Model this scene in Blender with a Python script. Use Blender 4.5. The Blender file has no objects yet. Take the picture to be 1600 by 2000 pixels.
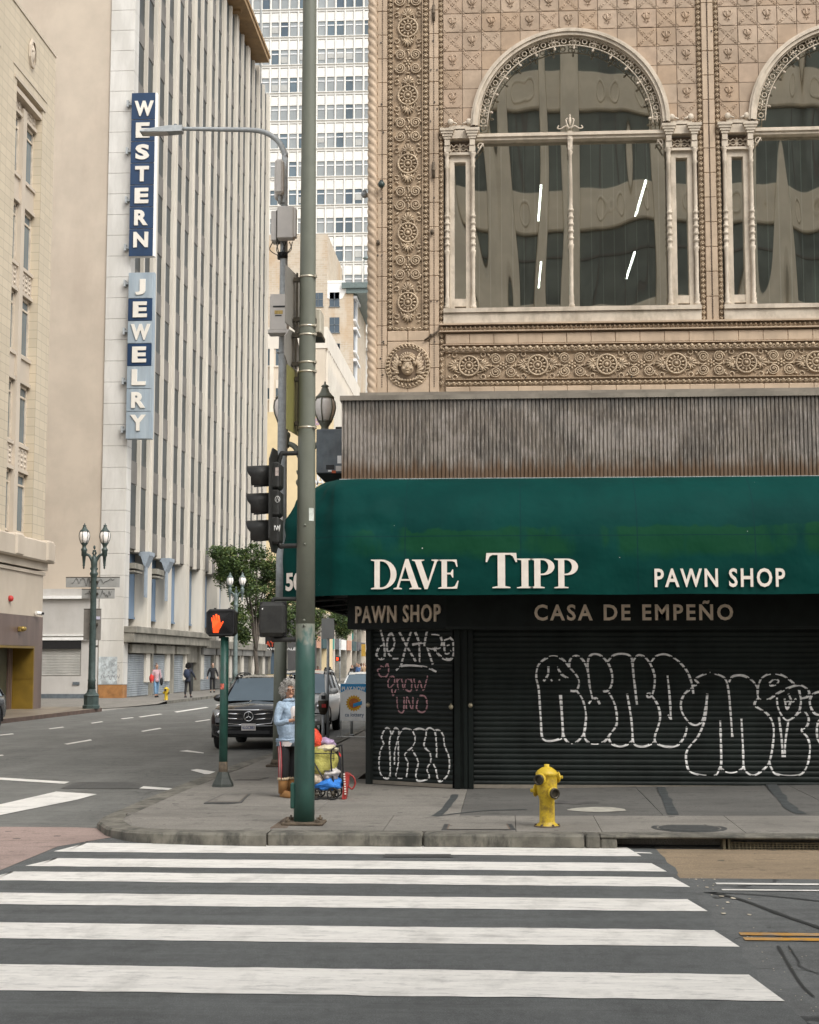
import bpy, math, random
from mathutils import Vector, Matrix, Euler, noise
random.seed(7)
SC = bpy.context.scene
COL = SC.collection
R = math.radians
# ------------------------------------------------------------------ camera
F_PX, HOR, VPX, CAM_H = 2940.0, 1294.0, 985.0, 2.0
PITCH = math.atan((HOR - 1000) / F_PX)
YAW = math.atan((VPX - 800) / F_PX * math.cos(PITCH))
cam_d = bpy.data.cameras.new('camera'); cam = bpy.data.objects.new('camera', cam_d); COL.objects.link(cam)
cam_d.sensor_fit = 'HORIZONTAL'; cam_d.sensor_width = 24.0; cam_d.lens = 24.0 * F_PX / 1600.0
cam_d.clip_start = 0.1; cam_d.clip_end = 3000
cam.location = (0, 0, CAM_H); cam.rotation_euler = (R(90) + PITCH, 0, YAW)
SC.camera = cam
# ------------------------------------------------------------------ world, sun, exposure
SUN_EL, SUN_AZ = R(48), R(140)      # behind the photographer's right shoulder, softened by cloud
w = bpy.data.worlds.new('World'); SC.world = w; w.use_nodes = True
nt = w.node_tree; nt.nodes.clear()
sky = nt.nodes.new('ShaderNodeTexSky'); sky.sky_type = 'NISHITA'; sky.sun_disc = False
sky.sun_elevation = SUN_EL; sky.sun_rotation = SUN_AZ; sky.dust_density = 4.0; sky.ozone_density = 1.0
hs = nt.nodes.new('ShaderNodeHueSaturation'); hs.inputs['Saturation'].default_value = 0.12
bg = nt.nodes.new('ShaderNodeBackground'); bg.inputs['Strength'].default_value = 0.15
wo = nt.nodes.new('ShaderNodeOutputWorld')
nt.links.new(sky.outputs[0], hs.inputs['Color']); nt.links.new(hs.outputs[0], bg.inputs['Color']); nt.links.new(bg.outputs[0], wo.inputs['Surface'])
sd = bpy.data.lights.new('sun', 'SUN'); sd.energy = 0.72; sd.angle = R(30); sd.color = (1.0, 0.94, 0.83)
sun = bpy.data.objects.new('sun', sd); COL.objects.link(sun)
sun.rotation_euler = (R(90) - SUN_EL, 0, R(180) - SUN_AZ)
SC.view_settings.view_transform = 'Standard'; SC.view_settings.look = 'None'
SC.view_settings.gamma = 1.0; SC.view_settings.exposure = 0.78; SC.view_settings.use_curve_mapping = False

# ------------------------------------------------------------------ survey: a sight line from the camera to a plane of the place
def ray(px, py):
    d = Vector(((px - 800) / F_PX, 1.0, -(py - 1000) / F_PX))
    return Matrix.Rotation(YAW, 3, 'Z') @ (Matrix.Rotation(PITCH, 3, 'X') @ d)
def at(px, py, Y):
    d = ray(px, py); return d * (Y / d.y) + Vector((0, 0, CAM_H))
def atx(px, py, X):
    d = ray(px, py); return d * (X / d.x) + Vector((0, 0, CAM_H))
def gr(px, py, z=0.0):
    d = ray(px, py); return d * ((z - CAM_H) / d.z) + Vector((0, 0, CAM_H))
def hit(px, py, P0, N):
    d = ray(px, py); o = Vector((0, 0, CAM_H)); return o + d * ((Vector(P0) - o).dot(N) / d.dot(N))

# ------------------------------------------------------------------ materials
def srgb(r, g, b):
    f = lambda c: (c / 255 / 12.92) if c <= 10 else ((c / 255 + .055) / 1.055) ** 2.4
    return (f(r), f(g), f(b))
MATS = {}
class NG:
    def __init__(s, name):
        s.m = bpy.data.materials.new(name); s.m.use_nodes = True; s.t = s.m.node_tree
        s.b = s.t.nodes['Principled BSDF']; s.out = s.t.nodes['Material Output']
    def n(s, typ, **kw):
        x = s.t.nodes.new(typ)
        for k, v in kw.items():
            if k in x.inputs: x.inputs[k].default_value = v
            else: setattr(x, k, v)
        return x
    def l(s, a, b): s.t.links.new(a, b)
    def pos(s, sc=(1, 1, 1)):
        g = s.n('ShaderNodeNewGeometry'); m = s.n('ShaderNodeMapping'); m.inputs['Scale'].default_value = sc
        s.l(g.outputs['Position'], m.inputs['Vector']); return m.outputs[0]
    def noise(s, scale, sc=(1, 1, 1), detail=4, rough=.6):
        x = s.n('ShaderNodeTexNoise'); x.inputs['Scale'].default_value = scale; x.inputs['Detail'].default_value = detail; x.inputs['Roughness'].default_value = rough
        s.l(s.pos(sc), x.inputs['Vector']); return x.outputs['Fac']
    def ramp(s, fac, lo, hi, raw=False):
        if not raw and .25 <= lo <= .9 and .25 <= hi <= .9: lo, hi = .5 + (lo - .5) * .6, .5 + (hi - .5) * .6     # noise values crowd round one half
        x = s.n('ShaderNodeMapRange'); x.inputs['From Min'].default_value = lo; x.inputs['From Max'].default_value = hi
        s.l(fac, x.inputs['Value']); return x.outputs[0]
    def mix(s, fac, a, b):
        x = s.n('ShaderNodeMix', data_type='RGBA')
        for v, i in ((fac, x.inputs[0]), (a, x.inputs[6]), (b, x.inputs[7])):
            if isinstance(v, (int, float)): i.default_value = v
            elif isinstance(v, (tuple, list)): i.default_value = (*v[:3], 1)
            else: s.l(v, i)
        return x.outputs[2]
    def math(s, op, a, b=0.0):
        x = s.n('ShaderNodeMath', operation=op)
        for v, i in ((a, x.inputs[0]), (b, x.inputs[1])):
            if isinstance(v, (int, float)): i.default_value = v
            else: s.l(v, i)
        return x.outputs[0]
    def sep(s, ax):
        g = s.n('ShaderNodeNewGeometry'); x = s.n('ShaderNodeSeparateXYZ'); s.l(g.outputs['Position'], x.inputs[0]); return x.outputs[ax]
    def bump(s, fac, strength, dist):
        x = s.n('ShaderNodeBump'); x.inputs['Strength'].default_value = strength; x.inputs['Distance'].default_value = dist
        s.l(fac, x.inputs['Height']); s.l(x.outputs[0], s.b.inputs['Normal']); return x
def mul(c, k): return tuple(min(1, v * k) for v in c)
def M(name, c, rough=.7, var=.12, sc=3., st=(1, 1, 1), metal=0., bump=0., bsc=40., bd=.01, grime=0., gsc=.6, gst=(1, 1, 1), gcol=None, spec=.5, emit=None):
    g = NG(name); b = g.b
    b.inputs['Roughness'].default_value = rough; b.inputs['Metallic'].default_value = metal; b.inputs['Specular IOR Level'].default_value = spec
    if var or grime:
        col = g.mix(g.ramp(g.noise(sc, st), .3, .7), mul(c, 1 - var), mul(c, 1 + var))
        if grime:
            col = g.mix(g.math('MULTIPLY', g.ramp(g.noise(gsc, gst, 6, .7), .45, .75), grime), col, gcol or mul(c, .35))
        g.l(col, b.inputs['Base Color'])
    else: b.inputs['Base Color'].default_value = (*c, 1)
    if bump: g.bump(g.noise(bsc, (1, 1, 1), 3), bump, bd)
    if emit: b.inputs['Emission Color'].default_value = (*c, 1); b.inputs['Emission Strength'].default_value = emit
    MATS[name] = g.m; return g.m

# ------------------------------------------------------------------ mesh builder
class MB:
    def __init__(s): s.v = []; s.f = []; s.mi = []; s.sm = []
    def add(s, vs, fs, mi=0, smooth=False):
        o = len(s.v); s.v += [tuple(v) for v in vs]
        for f in fs: s.f.append([i + o for i in f]); s.mi.append(mi); s.sm.append(smooth)
        return s
    def box(s, x0, y0, z0, x1, y1, z1, mi=0, bev=0.0):
        if x0 > x1: x0, x1 = x1, x0
        if y0 > y1: y0, y1 = y1, y0
        if z0 > z1: z0, z1 = z1, z0
        if bev > 0:
            b = min(bev, (x1 - x0) * .45, (y1 - y0) * .45, (z1 - z0) * .45); vs = []
            P = [(x0, x0 + b, x1 - b, x1), (y0, y0 + b, y1 - b, y1), (z0, z0 + b, z1 - b, z1)]
            idx = {}
            def V(i, j, k):
                if (i, j, k) not in idx: idx[(i, j, k)] = len(vs); vs.append((P[0][i], P[1][j], P[2][k]))
                return idx[(i, j, k)]
            fs = []
            for e in (0, 3):
                i = e
                q = [V(i, 1, 1), V(i, 2, 1), V(i, 2, 2), V(i, 1, 2)]; fs.append(q if e else q[::-1])
                q = [V(1, i, 1), V(1, i, 2), V(2, i, 2), V(2, i, 1)]; fs.append(q if e else q[::-1])
                q = [V(1, 1, i), V(2, 1, i), V(2, 2, i), V(1, 2, i)]; fs.append(q if e else q[::-1])
            t = lambda e: 1 if e == 0 else 2
            for a in (0, 3):
                for c in (0, 3):
                    for fn in (lambda p, u, v: V(u, v, p), lambda p, u, v: V(u, p, v), lambda p, u, v: V(p, u, v)):
                        q = [fn(1, a, t(c)), fn(2, a, t(c)), fn(2, t(a), c), fn(1, t(a), c)]; fs.append(q)
            for a in (0, 3):
                for c in (0, 3):
                    for d in (0, 3): fs.append([V(a, t(c), t(d)), V(t(a), c, t(d)), V(t(a), t(c), d)])
            return s.add(vs, fs, mi)
        vs = [(x0, y0, z0), (x1, y0, z0), (x1, y1, z0), (x0, y1, z0), (x0, y0, z1), (x1, y0, z1), (x1, y1, z1), (x0, y1, z1)]
        return s.add(vs, [[0, 3, 2, 1], [4, 5, 6, 7], [0, 1, 5, 4], [1, 2, 6, 5], [2, 3, 7, 6], [3, 0, 4, 7]], mi)
    def tube(s, pts, r, n=8, mi=0, closed=False, smooth=True, flat=1.0, cap=True):
        pts = [Vector(p) for p in pts]; N = len(pts); up = Vector((0, 0, 1)); vs = []; prev = None
        for i, p in enumerate(pts):
            a = pts[i - 1] if (i > 0 or closed) else p; b = pts[(i + 1) % N] if (i < N - 1 or closed) else p
            t = (b - a).normalized()
            if prev is None:
                u = t.cross(up) if abs(t.z) < .95 else t.cross(Vector((0, 1, 0)))
            else: u = prev - t * prev.dot(t)
            u.normalize(); prev = u; v = t.cross(u); rr = r[i] if isinstance(r, (list, tuple)) else r
            for k in range(n):
                a2 = 2 * math.pi * k / n; vs.append(p + u * (rr * math.cos(a2)) + v * (rr * flat * math.sin(a2)))
        fs = []
        for i in range(N if closed else N - 1):
            j = (i + 1) % N
            for k in range(n): k2 = (k + 1) % n; fs.append([i * n + k, i * n + k2, j * n + k2, j * n + k])
        s.add(vs, fs, mi, smooth)
        if not closed and cap:
            o = len(s.v) - len(vs); s.f += [[o + k for k in range(n)][::-1], [o + (N - 1) * n + k for k in range(n)]]; s.mi += [mi, mi]; s.sm += [False, False]
        return s
    def lathe(s, prof, n=16, c=(0, 0, 0), mi=0, smooth=True, mat=None, sx=1., sy=1.):
        vs = []; c = Vector(c)
        for (r, z) in prof:
            for k in range(n):
                a = 2 * math.pi * (k + .5) / n; p = Vector((r * math.cos(a) * sx, r * math.sin(a) * sy, z))
                vs.append((mat @ p if mat else p) + c)
        fs = []
        for i in range(len(prof) - 1):
            for k in range(n): k2 = (k + 1) % n; fs.append([i * n + k, i * n + k2, (i + 1) * n + k2, (i + 1) * n + k])
        o = len(s.v); s.add(vs, fs, mi, smooth)
        if prof[0][0] > 1e-4: s.f.append([o + k for k in range(n)][::-1]); s.mi.append(mi); s.sm.append(False)
        if prof[-1][0] > 1e-4: q = (len(prof) - 1) * n; s.f.append([o + q + k for k in range(n)]); s.mi.append(mi); s.sm.append(False)
        return s
    def ell(s, c, r, n=10, m=6, mi=0, rot=None, amp=0, seed=0, smooth=True):
        c = Vector(c); r = (r, r, r) if isinstance(r, (int, float)) else r; vs = []; fs = []
        for i in range(m + 1):
            th = math.pi * i / m
            for k in range(n):
                a = 2 * math.pi * k / n; d = Vector((math.sin(th) * math.cos(a), math.sin(th) * math.sin(a), math.cos(th)))
                q = 1 + (amp * noise.noise(d * 1.6 + Vector((seed * 7.3, seed, 0))) + amp * .5 * noise.noise(d * 4 + Vector((0, seed * 3.1, 0))) if amp else 0)
                p = Vector((d.x * r[0] * q, d.y * r[1] * q, d.z * r[2] * q)); vs.append((rot @ p if rot else p) + c)
        for i in range(m):
            for k in range(n): k2 = (k + 1) % n; fs.append([i * n + k, (i + 1) * n + k, (i + 1) * n + k2, i * n + k2])
        return s.add(vs, fs, mi, smooth)
    def prism(s, poly, fn, d0, d1, mi=0, back=False):
        n = len(poly); a = [fn(x, y, d0) for x, y in poly]; b = [fn(x, y, d1) for x, y in poly]
        fs = [list(range(n)), ] + [[i, i + n, (i + 1) % n + n, (i + 1) % n] for i in range(n)]
        if back: fs.append([i + n for i in range(n)][::-1])
        return s.add(a + b, fs, mi)
    def quad(s, a, b, c, d, mi=0): return s.add([a, b, c, d], [[0, 1, 2, 3]], mi)
    def mesh(s, name, mats, fix=True):
        me = bpy.data.meshes.new(name); me.from_pydata(s.v, [], s.f)
        for m in (mats if isinstance(mats, (list, tuple)) else [mats]): me.materials.append(m)
        me.polygons.foreach_set('material_index', s.mi); me.polygons.foreach_set('use_smooth', s.sm)
        if fix:
            import bmesh
            bm = bmesh.new(); bm.from_mesh(me); bmesh.ops.recalc_face_normals(bm, faces=bm.faces); bm.to_mesh(me); bm.free()
        me.update(); return me
def wloc(o):
    v = Vector((0, 0, 0))
    while o is not None: v += o.location; o = o.parent
    return v
def link(name, me, parent=None, loc=(0, 0, 0), rot=(0, 0, 0), scale=(1, 1, 1), world=True):
    o = bpy.data.objects.new(name, me); COL.objects.link(o); o.rotation_euler = rot; o.scale = scale
    if parent is not None:
        o.parent = parent; o.location = Vector(loc) - (wloc(parent) if world else Vector((0, 0, 0)))
    else: o.location = loc
    return o
def part(name, mb, mats, parent=None, world=True, fix=True):
    return link(name, mb.mesh(name, mats, fix), parent, world=world)
def thing(name, label, cat, loc=(0, 0, 0), group=None, rz=0.):
    o = bpy.data.objects.new(name, None); COL.objects.link(o); o.empty_display_size = .2
    o.location = loc; o.rotation_euler = (0, 0, rz); tag(o, label, cat, group); return o
def tag(o, label=None, cat=None, group=None, kind=None):
    if label: o['label'] = label
    if cat: o['category'] = cat
    if group: o['group'] = group
    if kind: o['kind'] = kind
    return o
def struct(name, mb, mats): return tag(part(name, mb, mats), kind='structure')
def copy_tree(o, parent=None):
    c = o.copy(); COL.objects.link(c); c.parent = parent
    for ch in list(o.children): copy_tree(ch, c)
    return c
def text_mesh(name, body, size, mat, bold=.0, extrude=.01, space=1.0, align='CENTER', bevel=0., shear=0.):
    cu = bpy.data.curves.new(name, 'FONT'); cu.body = body; cu.size = size; cu.offset = bold; cu.extrude = extrude; cu.space_character = space
    cu.align_x = align; cu.align_y = 'CENTER'; cu.resolution_u = 3; cu.bevel_depth = bevel; cu.shear = shear
    o = bpy.data.objects.new(name, cu); COL.objects.link(o)
    me = bpy.data.meshes.new_from_object(o.evaluated_get(bpy.context.evaluated_depsgraph_get()))
    bpy.data.objects.remove(o); bpy.data.curves.remove(cu)
    me.materials.clear(); me.materials.append(mat); return me
def fit(me, w, h):   # fit a flat text mesh to a width and height, centred
    xs = [v.co.x for v in me.vertices]; ys = [v.co.y for v in me.vertices]
    sx = w / (max(xs) - min(xs)); sy = h / (max(ys) - min(ys)); cx = (max(xs) + min(xs)) / 2; cy = (max(ys) + min(ys)) / 2
    for v in me.vertices: v.co.x = (v.co.x - cx) * sx; v.co.y = (v.co.y - cy) * sy
    return me
def outline_mesh(name, polys, mat, extrude=.004):   # filled flat shape with holes
    cu = bpy.data.curves.new(name, 'CURVE'); cu.dimensions = '2D'; cu.fill_mode = 'BOTH'; cu.extrude = extrude
    for P in polys:
        sp = cu.splines.new('POLY'); sp.points.add(len(P) - 1); sp.use_cyclic_u = True
        for p, (x, y) in zip(sp.points, P): p.co = (x, y, 0, 1)
    o = bpy.data.objects.new(name, cu); COL.objects.link(o)
    me = bpy.data.meshes.new_from_object(o.evaluated_get(bpy.context.evaluated_depsgraph_get()))
    bpy.data.objects.remove(o); bpy.data.curves.remove(cu)
    me.materials.clear(); me.materials.append(mat); return me
def smooth_path(P, k=6):
    P = [Vector(p) for p in P]
    if len(P) < 3: return [P[0].lerp(P[-1], i / k) for i in range(k + 1)]
    out = []
    for i in range(len(P) - 1):
        p0 = P[max(i - 1, 0)]; p1 = P[i]; p2 = P[i + 1]; p3 = P[min(i + 2, len(P) - 1)]
        for j in range(k):
            t = j / k; out.append(.5 * ((2 * p1) + (p2 - p0) * t + (2 * p0 - 5 * p1 + 4 * p2 - p3) * t * t + (3 * p1 - p0 - 3 * p2 + p3) * t ** 3))
    return out + [P[-1]]
FRONT = (R(90), 0, 0)      # stands a flat mesh up, facing the camera side (-Y)

# ------------------------------------------------------------------ palette
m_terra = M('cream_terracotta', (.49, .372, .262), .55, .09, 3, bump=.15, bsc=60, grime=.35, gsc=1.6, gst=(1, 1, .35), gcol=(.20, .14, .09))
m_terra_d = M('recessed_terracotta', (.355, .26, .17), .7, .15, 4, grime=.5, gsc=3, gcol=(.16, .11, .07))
m_relief = M('relief_terracotta', (.465, .36, .245), .55, .10, 6, grime=.4, gsc=5, gcol=(.18, .12, .08))
m_tiles = [M('tan_wall_tile', c, .55, .08, 5, grime=.3, gsc=3, gcol=(.2, .14, .09)) for c in ((.425, .31, .218), (.40, .285, .19), (.445, .335, .24), (.385, .285, .20))]
m_trim = M('weathered_cream_paint', (.58, .50, .40), .6, .08, 5, grime=.5, gsc=4, gst=(1, 1, .5), gcol=(.25, .2, .14))
m_joint = M('dark_joint', (.16, .12, .09), .9, .1)
m_dark = M('near_black_green_paint', (.006, .009, .008), .5, .3, 4, spec=.2)
m_shut = M('dark_green_shutter_paint', (.0095, .0135, .012), .5, .3, 3, st=(1, 1, .3), grime=.3, gsc=2, gcol=(.022, .026, .023), spec=.25)
m_black = M('black_metal', (.012, .012, .013), .5, .2, 8)
m_white = M('white_paint', (.80, .79, .76), .6, .06, 4)
m_ivory = M('ivory_letter_paint', (.75, .68, .60), .6, .05, 8)
m_tan_letter = M('tan_letter_paint', (.74, .61, .47), .6, .12, 5)
m_galv = M('galvanised_steel', (.36, .38, .385), .5, .12, 12, metal=.1)
m_grey = M('grey_equipment_paint', (.60, .57, .53), .5, .05)
m_greendk = M('dark_green_pole_paint', (.018, .075, .058), .42, .18, 5, grime=.35, gsc=4, gcol=(.03, .05, .04))
m_olive = M('olive_grey_pole_paint', (.155, .165, .13), .5, .08, 6, grime=.3, gsc=3, gcol=(.09, .09, .07))
m_lampgrn = M('lamp_post_green', (.035, .055, .05), .45, .2, 6)
m_lampgry = M('lamp_post_grey_green', (.12, .155, .15), .5, .15, 6)
m_globe = M('frosted_lamp_glass', (.88, .83, .78), .3, .04)
m_conc = M('concrete', (.27, .255, .23), .85, .12, 2, bump=.2, bsc=60)
m_brass = M('brass', (.30, .21, .06), .4, .2, 8, metal=.6)
m_yellow = M('hydrant_yellow', (.62, .43, .022), .45, .14, 9, grime=.75, gsc=9, gcol=(.16, .10, .02), bump=.3, bsc=50)
m_rubber = M('tyre_rubber', (.015, .015, .015), .8, .1)
m_chrome = M('chrome', (.75, .75, .75), .12, 0, metal=1.)
m_glass_dark = M('dark_window_glass', (.03, .04, .045), .08, .2, .4, spec=.9)
m_red = M('red_paint', (.45, .03, .025), .5, .1)
# ================================================================== GROUND
def mat_asphalt(name, c, crack=0., stain=.35):
    g = NG(name); b = g.b; b.inputs['Roughness'].default_value = .85
    col = g.mix(g.ramp(g.noise(110, (1, 1, 1), 3, .8), .32, .68), mul(c, .55), mul(c, 1.5))
    col = g.mix(g.math('MULTIPLY', g.ramp(g.noise(9, (1, .6, 1), 6, .8), .42, .66), .6), col, mul(c, .62))
    col = g.mix(g.math('MULTIPLY', g.ramp(g.noise(1.6, (.12, 2.2, 1), 4, .7), .5, .75), .3), col, mul(c, 1.7))
    col = g.mix(g.math('MULTIPLY', g.ramp(g.noise(.9, (1, .35, 1), 5), .4, .75), stain), col, mul(c, 1.7))
    col = g.mix(g.math('MULTIPLY', g.ramp(g.noise(3.5, (.3, 1, 1), 5, .7), .55, .75), .45), col, mul(c, .55))
    if crack:
        v = g.n('ShaderNodeTexVoronoi', feature='DISTANCE_TO_EDGE'); v.inputs['Scale'].default_value = .45
        nz = g.n('ShaderNodeTexNoise'); nz.inputs['Scale'].default_value = 2.5; g.l(g.pos(), nz.inputs['Vector'])
        ad = g.n('ShaderNodeVectorMath', operation='ADD'); g.l(g.pos(), ad.inputs[0]); g.l(nz.outputs['Color'], ad.inputs[1]); g.l(ad.outputs[0], v.inputs['Vector'])
        k = g.math('LESS_THAN', v.outputs['Distance'], .012)
        k = g.math('MULTIPLY', k, g.ramp(g.noise(.5), .5, .56))
        col = g.mix(g.math('MULTIPLY', k, crack), col, (.012, .013, .013))
    g.l(col, b.inputs['Base Color']); g.bump(g.noise(160, (1, 1, 1), 3), .5, .006); return g.m
def mat_paint(name, c, wear=.32):
    g = NG(name); b = g.b; b.inputs['Roughness'].default_value = .6
    col = g.mix(g.ramp(g.noise(9, (.12, 1, 1), 5, .7), .35, .8), c, mul(c, .82))
    s = g.math('MULTIPLY', g.ramp(g.noise(14, (.25, 1, 1), 6, .78), .56, .68), wear)
    col = g.mix(g.math('MULTIPLY', g.ramp(g.noise(45, (.5, 1, 1), 5, .8), .55, .75), .26), col, mul(c, .66))
    col = g.mix(s, col, (.14, .14, .14))
    s2 = g.math('MULTIPLY', g.ramp(g.noise(2.2, (1, .5, 1), 5, .7), .5, .8), .42)
    col = g.mix(s2, col, (.33, .32, .295))
    g.l(col, b.inputs['Base Color']); g.bump(g.noise(120, (1, 1, 1), 3), .35, .004); return g.m
def mat_sidewalk(name, c):
    g = NG(name); b = g.b; b.inputs['Roughness'].default_value = .85
    col = g.mix(g.ramp(g.noise(70, (1, 1, 1), 4, .75), .32, .68), mul(c, .72), mul(c, 1.28))
    col = g.mix(g.math('MULTIPLY', g.ramp(g.noise(1.7, (.35, 2.5, 1), 5, .7), .48, .72), .4), col, mul(c, .6))
    col = g.mix(g.math('MULTIPLY', g.ramp(g.noise(.8, (1, 1, 1), 6, .65), .42, .7), .5), col, mul(c, .62))
    col = g.mix(g.math('MULTIPLY', g.ramp(g.noise(4.0, (1, 1, 1), 6, .7), .6, .72), .45), col, mul(c, .4))
    v = g.n('ShaderNodeTexVoronoi'); v.inputs['Scale'].default_value = 2.6; g.l(g.pos(), v.inputs['Vector'])
    sp = g.math('MULTIPLY', g.math('LESS_THAN', v.outputs['Distance'], .13), g.math('GREATER_THAN', g.noise(3), .52))
    col = g.mix(g.math('MULTIPLY', sp, .75), col, (.035, .033, .03))
    g.l(col, b.inputs['Base Color']); g.bump(g.noise(70, (1, 1, 1), 4), .3, .006); return g.m
m_road = mat_asphalt('worn_asphalt', (.098, .102, .10), .8)
m_newroad = mat_asphalt('dark_crosswalk_asphalt', (.088, .093, .092), .0, .25)
m_road2 = mat_asphalt('avenue_asphalt', (.125, .125, .115), .3, .45)
m_wpaint = mat_paint('white_road_paint', (.78, .755, .705))
m_ypaint = mat_paint('yellow_road_paint', (.55, .27, .03), .8)
m_walk = mat_sidewalk('sidewalk_concrete', (.215, .20, .175))
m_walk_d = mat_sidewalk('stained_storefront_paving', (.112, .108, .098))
m_kerbm = M('kerb_concrete', (.15, .14, .115), .85, .3, 4, bump=.4, bsc=30, grime=.9, gsc=3.0, gst=(1.5, 1, .6), gcol=(.045, .045, .038))
m_pink = mat_sidewalk('pink_paving', (.33, .245, .215))
m_tan = mat_sidewalk('tan_gutter_concrete', (.26, .195, .125))

g_ = MB(); N = 1500
g_.quad((-N, -N, 0), (N, -N, 0), (N, N, 0), (-N, N, 0)); struct('ground', g_, m_conc)
r_ = MB(); r_.quad((-16.6, 18.0, .004), (-4.2, 18.0, .004), (-4.2, 600, .004), (-16.6, 600, .004)); struct('avenue_road', r_, m_road2)
r_ = MB(); r_.quad((-80, 2.0, .004), (1.62, 2.0, .004), (1.62, 18.0, .004), (-80, 18.0, .004)); r_.quad((1.62, 2.0, .004), (60, 2.0, .004), (60, 14.4, .004), (1.62, 14.4, .004)); struct('cross_street_road', r_, m_road)
r_ = MB(); r_.quad((1.62, 14.4, .004), (60, 14.4, .004), (60, 16.60, .004), (1.62, 16.60, .004)); struct('gutter_strip', r_, m_tan)
# darker patch laid for the zebra crossing, with a ragged right edge
r_ = MB(); L = []; Rr = []
for i in range(40):
    y = 2.0 + (16.6 - 2.0) * i / 39
    L.append((-4.80 + .04 * noise.noise(Vector((0, y * 1.7, 0))), y, .008)); Rr.append((1.62 + .10 * noise.noise(Vector((3, y * 1.3, 0))) + .03 * noise.noise(Vector((3, y * 7, 0))), y, .008))
for i in range(39): r_.quad(L[i], Rr[i], Rr[i + 1], L[i + 1])
struct('crosswalk_asphalt', r_, m_newroad)
r_ = MB(); r_.add([(-4.86, 2.2, .0085), (-4.86, 16.4, .0085), (-4.2, 18.0, .0085), (-5.2, 18.28, .0085), (-16, 18.28, .0085), (-16, 2.2, .0085)], [[0, 1, 2, 3, 4, 5]]); struct('pink_crossing_paving', r_, m_pink)
r_ = MB()
for k in range(1, 4):
    a = -4.9 - 2.6 * k; r_.quad((a, 2.2, .0095), (a + .02, 2.2, .0095), (a + .02, 18.2, .0095), (a, 18.2, .0095))
for y in (16.9, 14.2, 11.6): r_.quad((-16, y, .0097), (-4.9, y, .0097), (-4.9, y + .02, .0097), (-16, y + .02, .0097))
struct('pink_paving_joint', r_, m_joint)
# zebra stripes: irregular hand-laid edges
def stripe(y0, y1, xl, xr, seed, z=.0125):
    mb = MB(); n = 90; A = []; B = []
    for i in range(n + 1):
        x = xl + (xr - xl) * i / n
        e = lambda s, k: .020 * noise.noise(Vector((x * .6, s, k))) + .019 * noise.noise(Vector((x * 4, s, k))) + .005 * noise.noise(Vector((x * 17, s, k)))
        A.append((x, y0 + e(seed, 1), z)); B.append((x, y1 + e(seed, 9), z))
    A[0] = (A[0][0] - .05, A[0][1] + .02, z); B[0] = (B[0][0] + .1, B[0][1], z)
    A[-1] = (A[-1][0] + .04, A[-1][1], z); B[-1] = (B[-1][0] - .05, B[-1][1], z)
    for i in range(n): mb.quad(A[i], A[i + 1], B[i + 1], B[i])
    o = struct('crosswalk_stripe', mb, m_wpaint); return o
def sy(py): return gr(800, py, .0125).y
for k, (b, t, xl, xr) in enumerate([(1669, 1651, -4.72, 1.36), (1698, 1682, -4.66, 1.50), (1727, 1709, -4.78, 1.60), (1774, 1751, -4.80, 1.58), (1842, 1810, -4.84, 1.60), (1945, 1894, -4.84, 1.60), (2095, 2030, -4.84, 1.60), (2330, 2230, -4.84, 1.6)]):
    stripe(sy(b), sy(t), xl, xr, k * 3.7)
def mark(pts, m=m_wpaint, name='lane_marking', z=.0115):
    mb = MB(); mb.add([gr(x, y, z) for x, y in pts], [list(range(len(pts)))]); return struct(name, mb, m)
mark([(215, 1630), (265, 1629), (420, 1641), (640, 1650), (640, 1655), (400, 1650)], name='crosswalk_stripe', z=.0135)
mark([(640, 1650), (1000, 1655), (1270, 1665), (1275, 1667), (1000, 1660), (640, 1654)], name='crosswalk_stripe', z=.0137)
mark([(-60, 1606), (0, 1571), (110, 1546), (190, 1551), (150, 1562), (0, 1592), (-60, 1612)], name='crosswalk_stripe')
mark([(-80, 1515), (0, 1518.5), (136, 1527), (126, 1531), (0, 1523), (-80, 1520)], name='stop_line'); mark([(272, 1540), (280, 1535.5), (355, 1541), (345, 1544)], name='stop_line')
mark([(372, 1504), (385, 1502), (425, 1508), (436, 1512), (400, 1512)], name='stop_line')
for a in ([(125, 1453), (132, 1454), (180, 1446), (177, 1444)], [(275, 1428), (280, 1429), (316, 1423), (312, 1421.5)], [(350, 1467), (366, 1465), (398, 1470), (398, 1471.5)], [(380, 1409), (384, 1410), (412, 1406), (408, 1405)],
          [(177, 1412), (180, 1413), (202, 1410), (198, 1409)], [(270, 1400), (275, 1401), (318, 1395), (312, 1394)], [(340, 1390), (346, 1391.5), (408, 1382), (402, 1381)], [(0, 1435), (0, 1436.6), (28, 1434), (24, 1432.5)], [(420, 1377), (426, 1378), (470, 1371), (466, 1370)],
          [(95, 1423), (98, 1424), (126, 1420.5), (122, 1419.5)], [(-20, 1477), (-20, 1479), (8, 1475.5), (4, 1474)], [(235, 1403.5), (240, 1404.5), (262, 1402), (258, 1401)]): mark(a)
mb = MB()
for y, w in ((13.98, .10), (13.62, .07)): mb.quad((1.9, y, .0115), (60, y, .0115), (60, y + w, .0115), (1.9, y + w, .0115))
struct('edge_line', mb, m_wpaint)
m_grout = M('pale_crushed_grit', (.42, .37, .29), .9, .3, 9)
mb = MB()
for i in range(60):
    y = 8.2 + random.random() * 6.2; x = 1.72 + .10 * noise.noise(Vector((3, y * 1.3, 0))) + random.random() ** 2 * .35; r = .004 + .022 * random.random() * math.exp(-((y - 12.9) / 1.4) ** 2)
    mb.add([(x + r * math.cos(t) * (.7 + .6 * random.random()), y + 2.2 * r * math.sin(t) * (.7 + .6 * random.random()), .0105 + i * .00002) for t in [k * math.pi / 4 for k in range(8)]], [list(range(8))])
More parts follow.
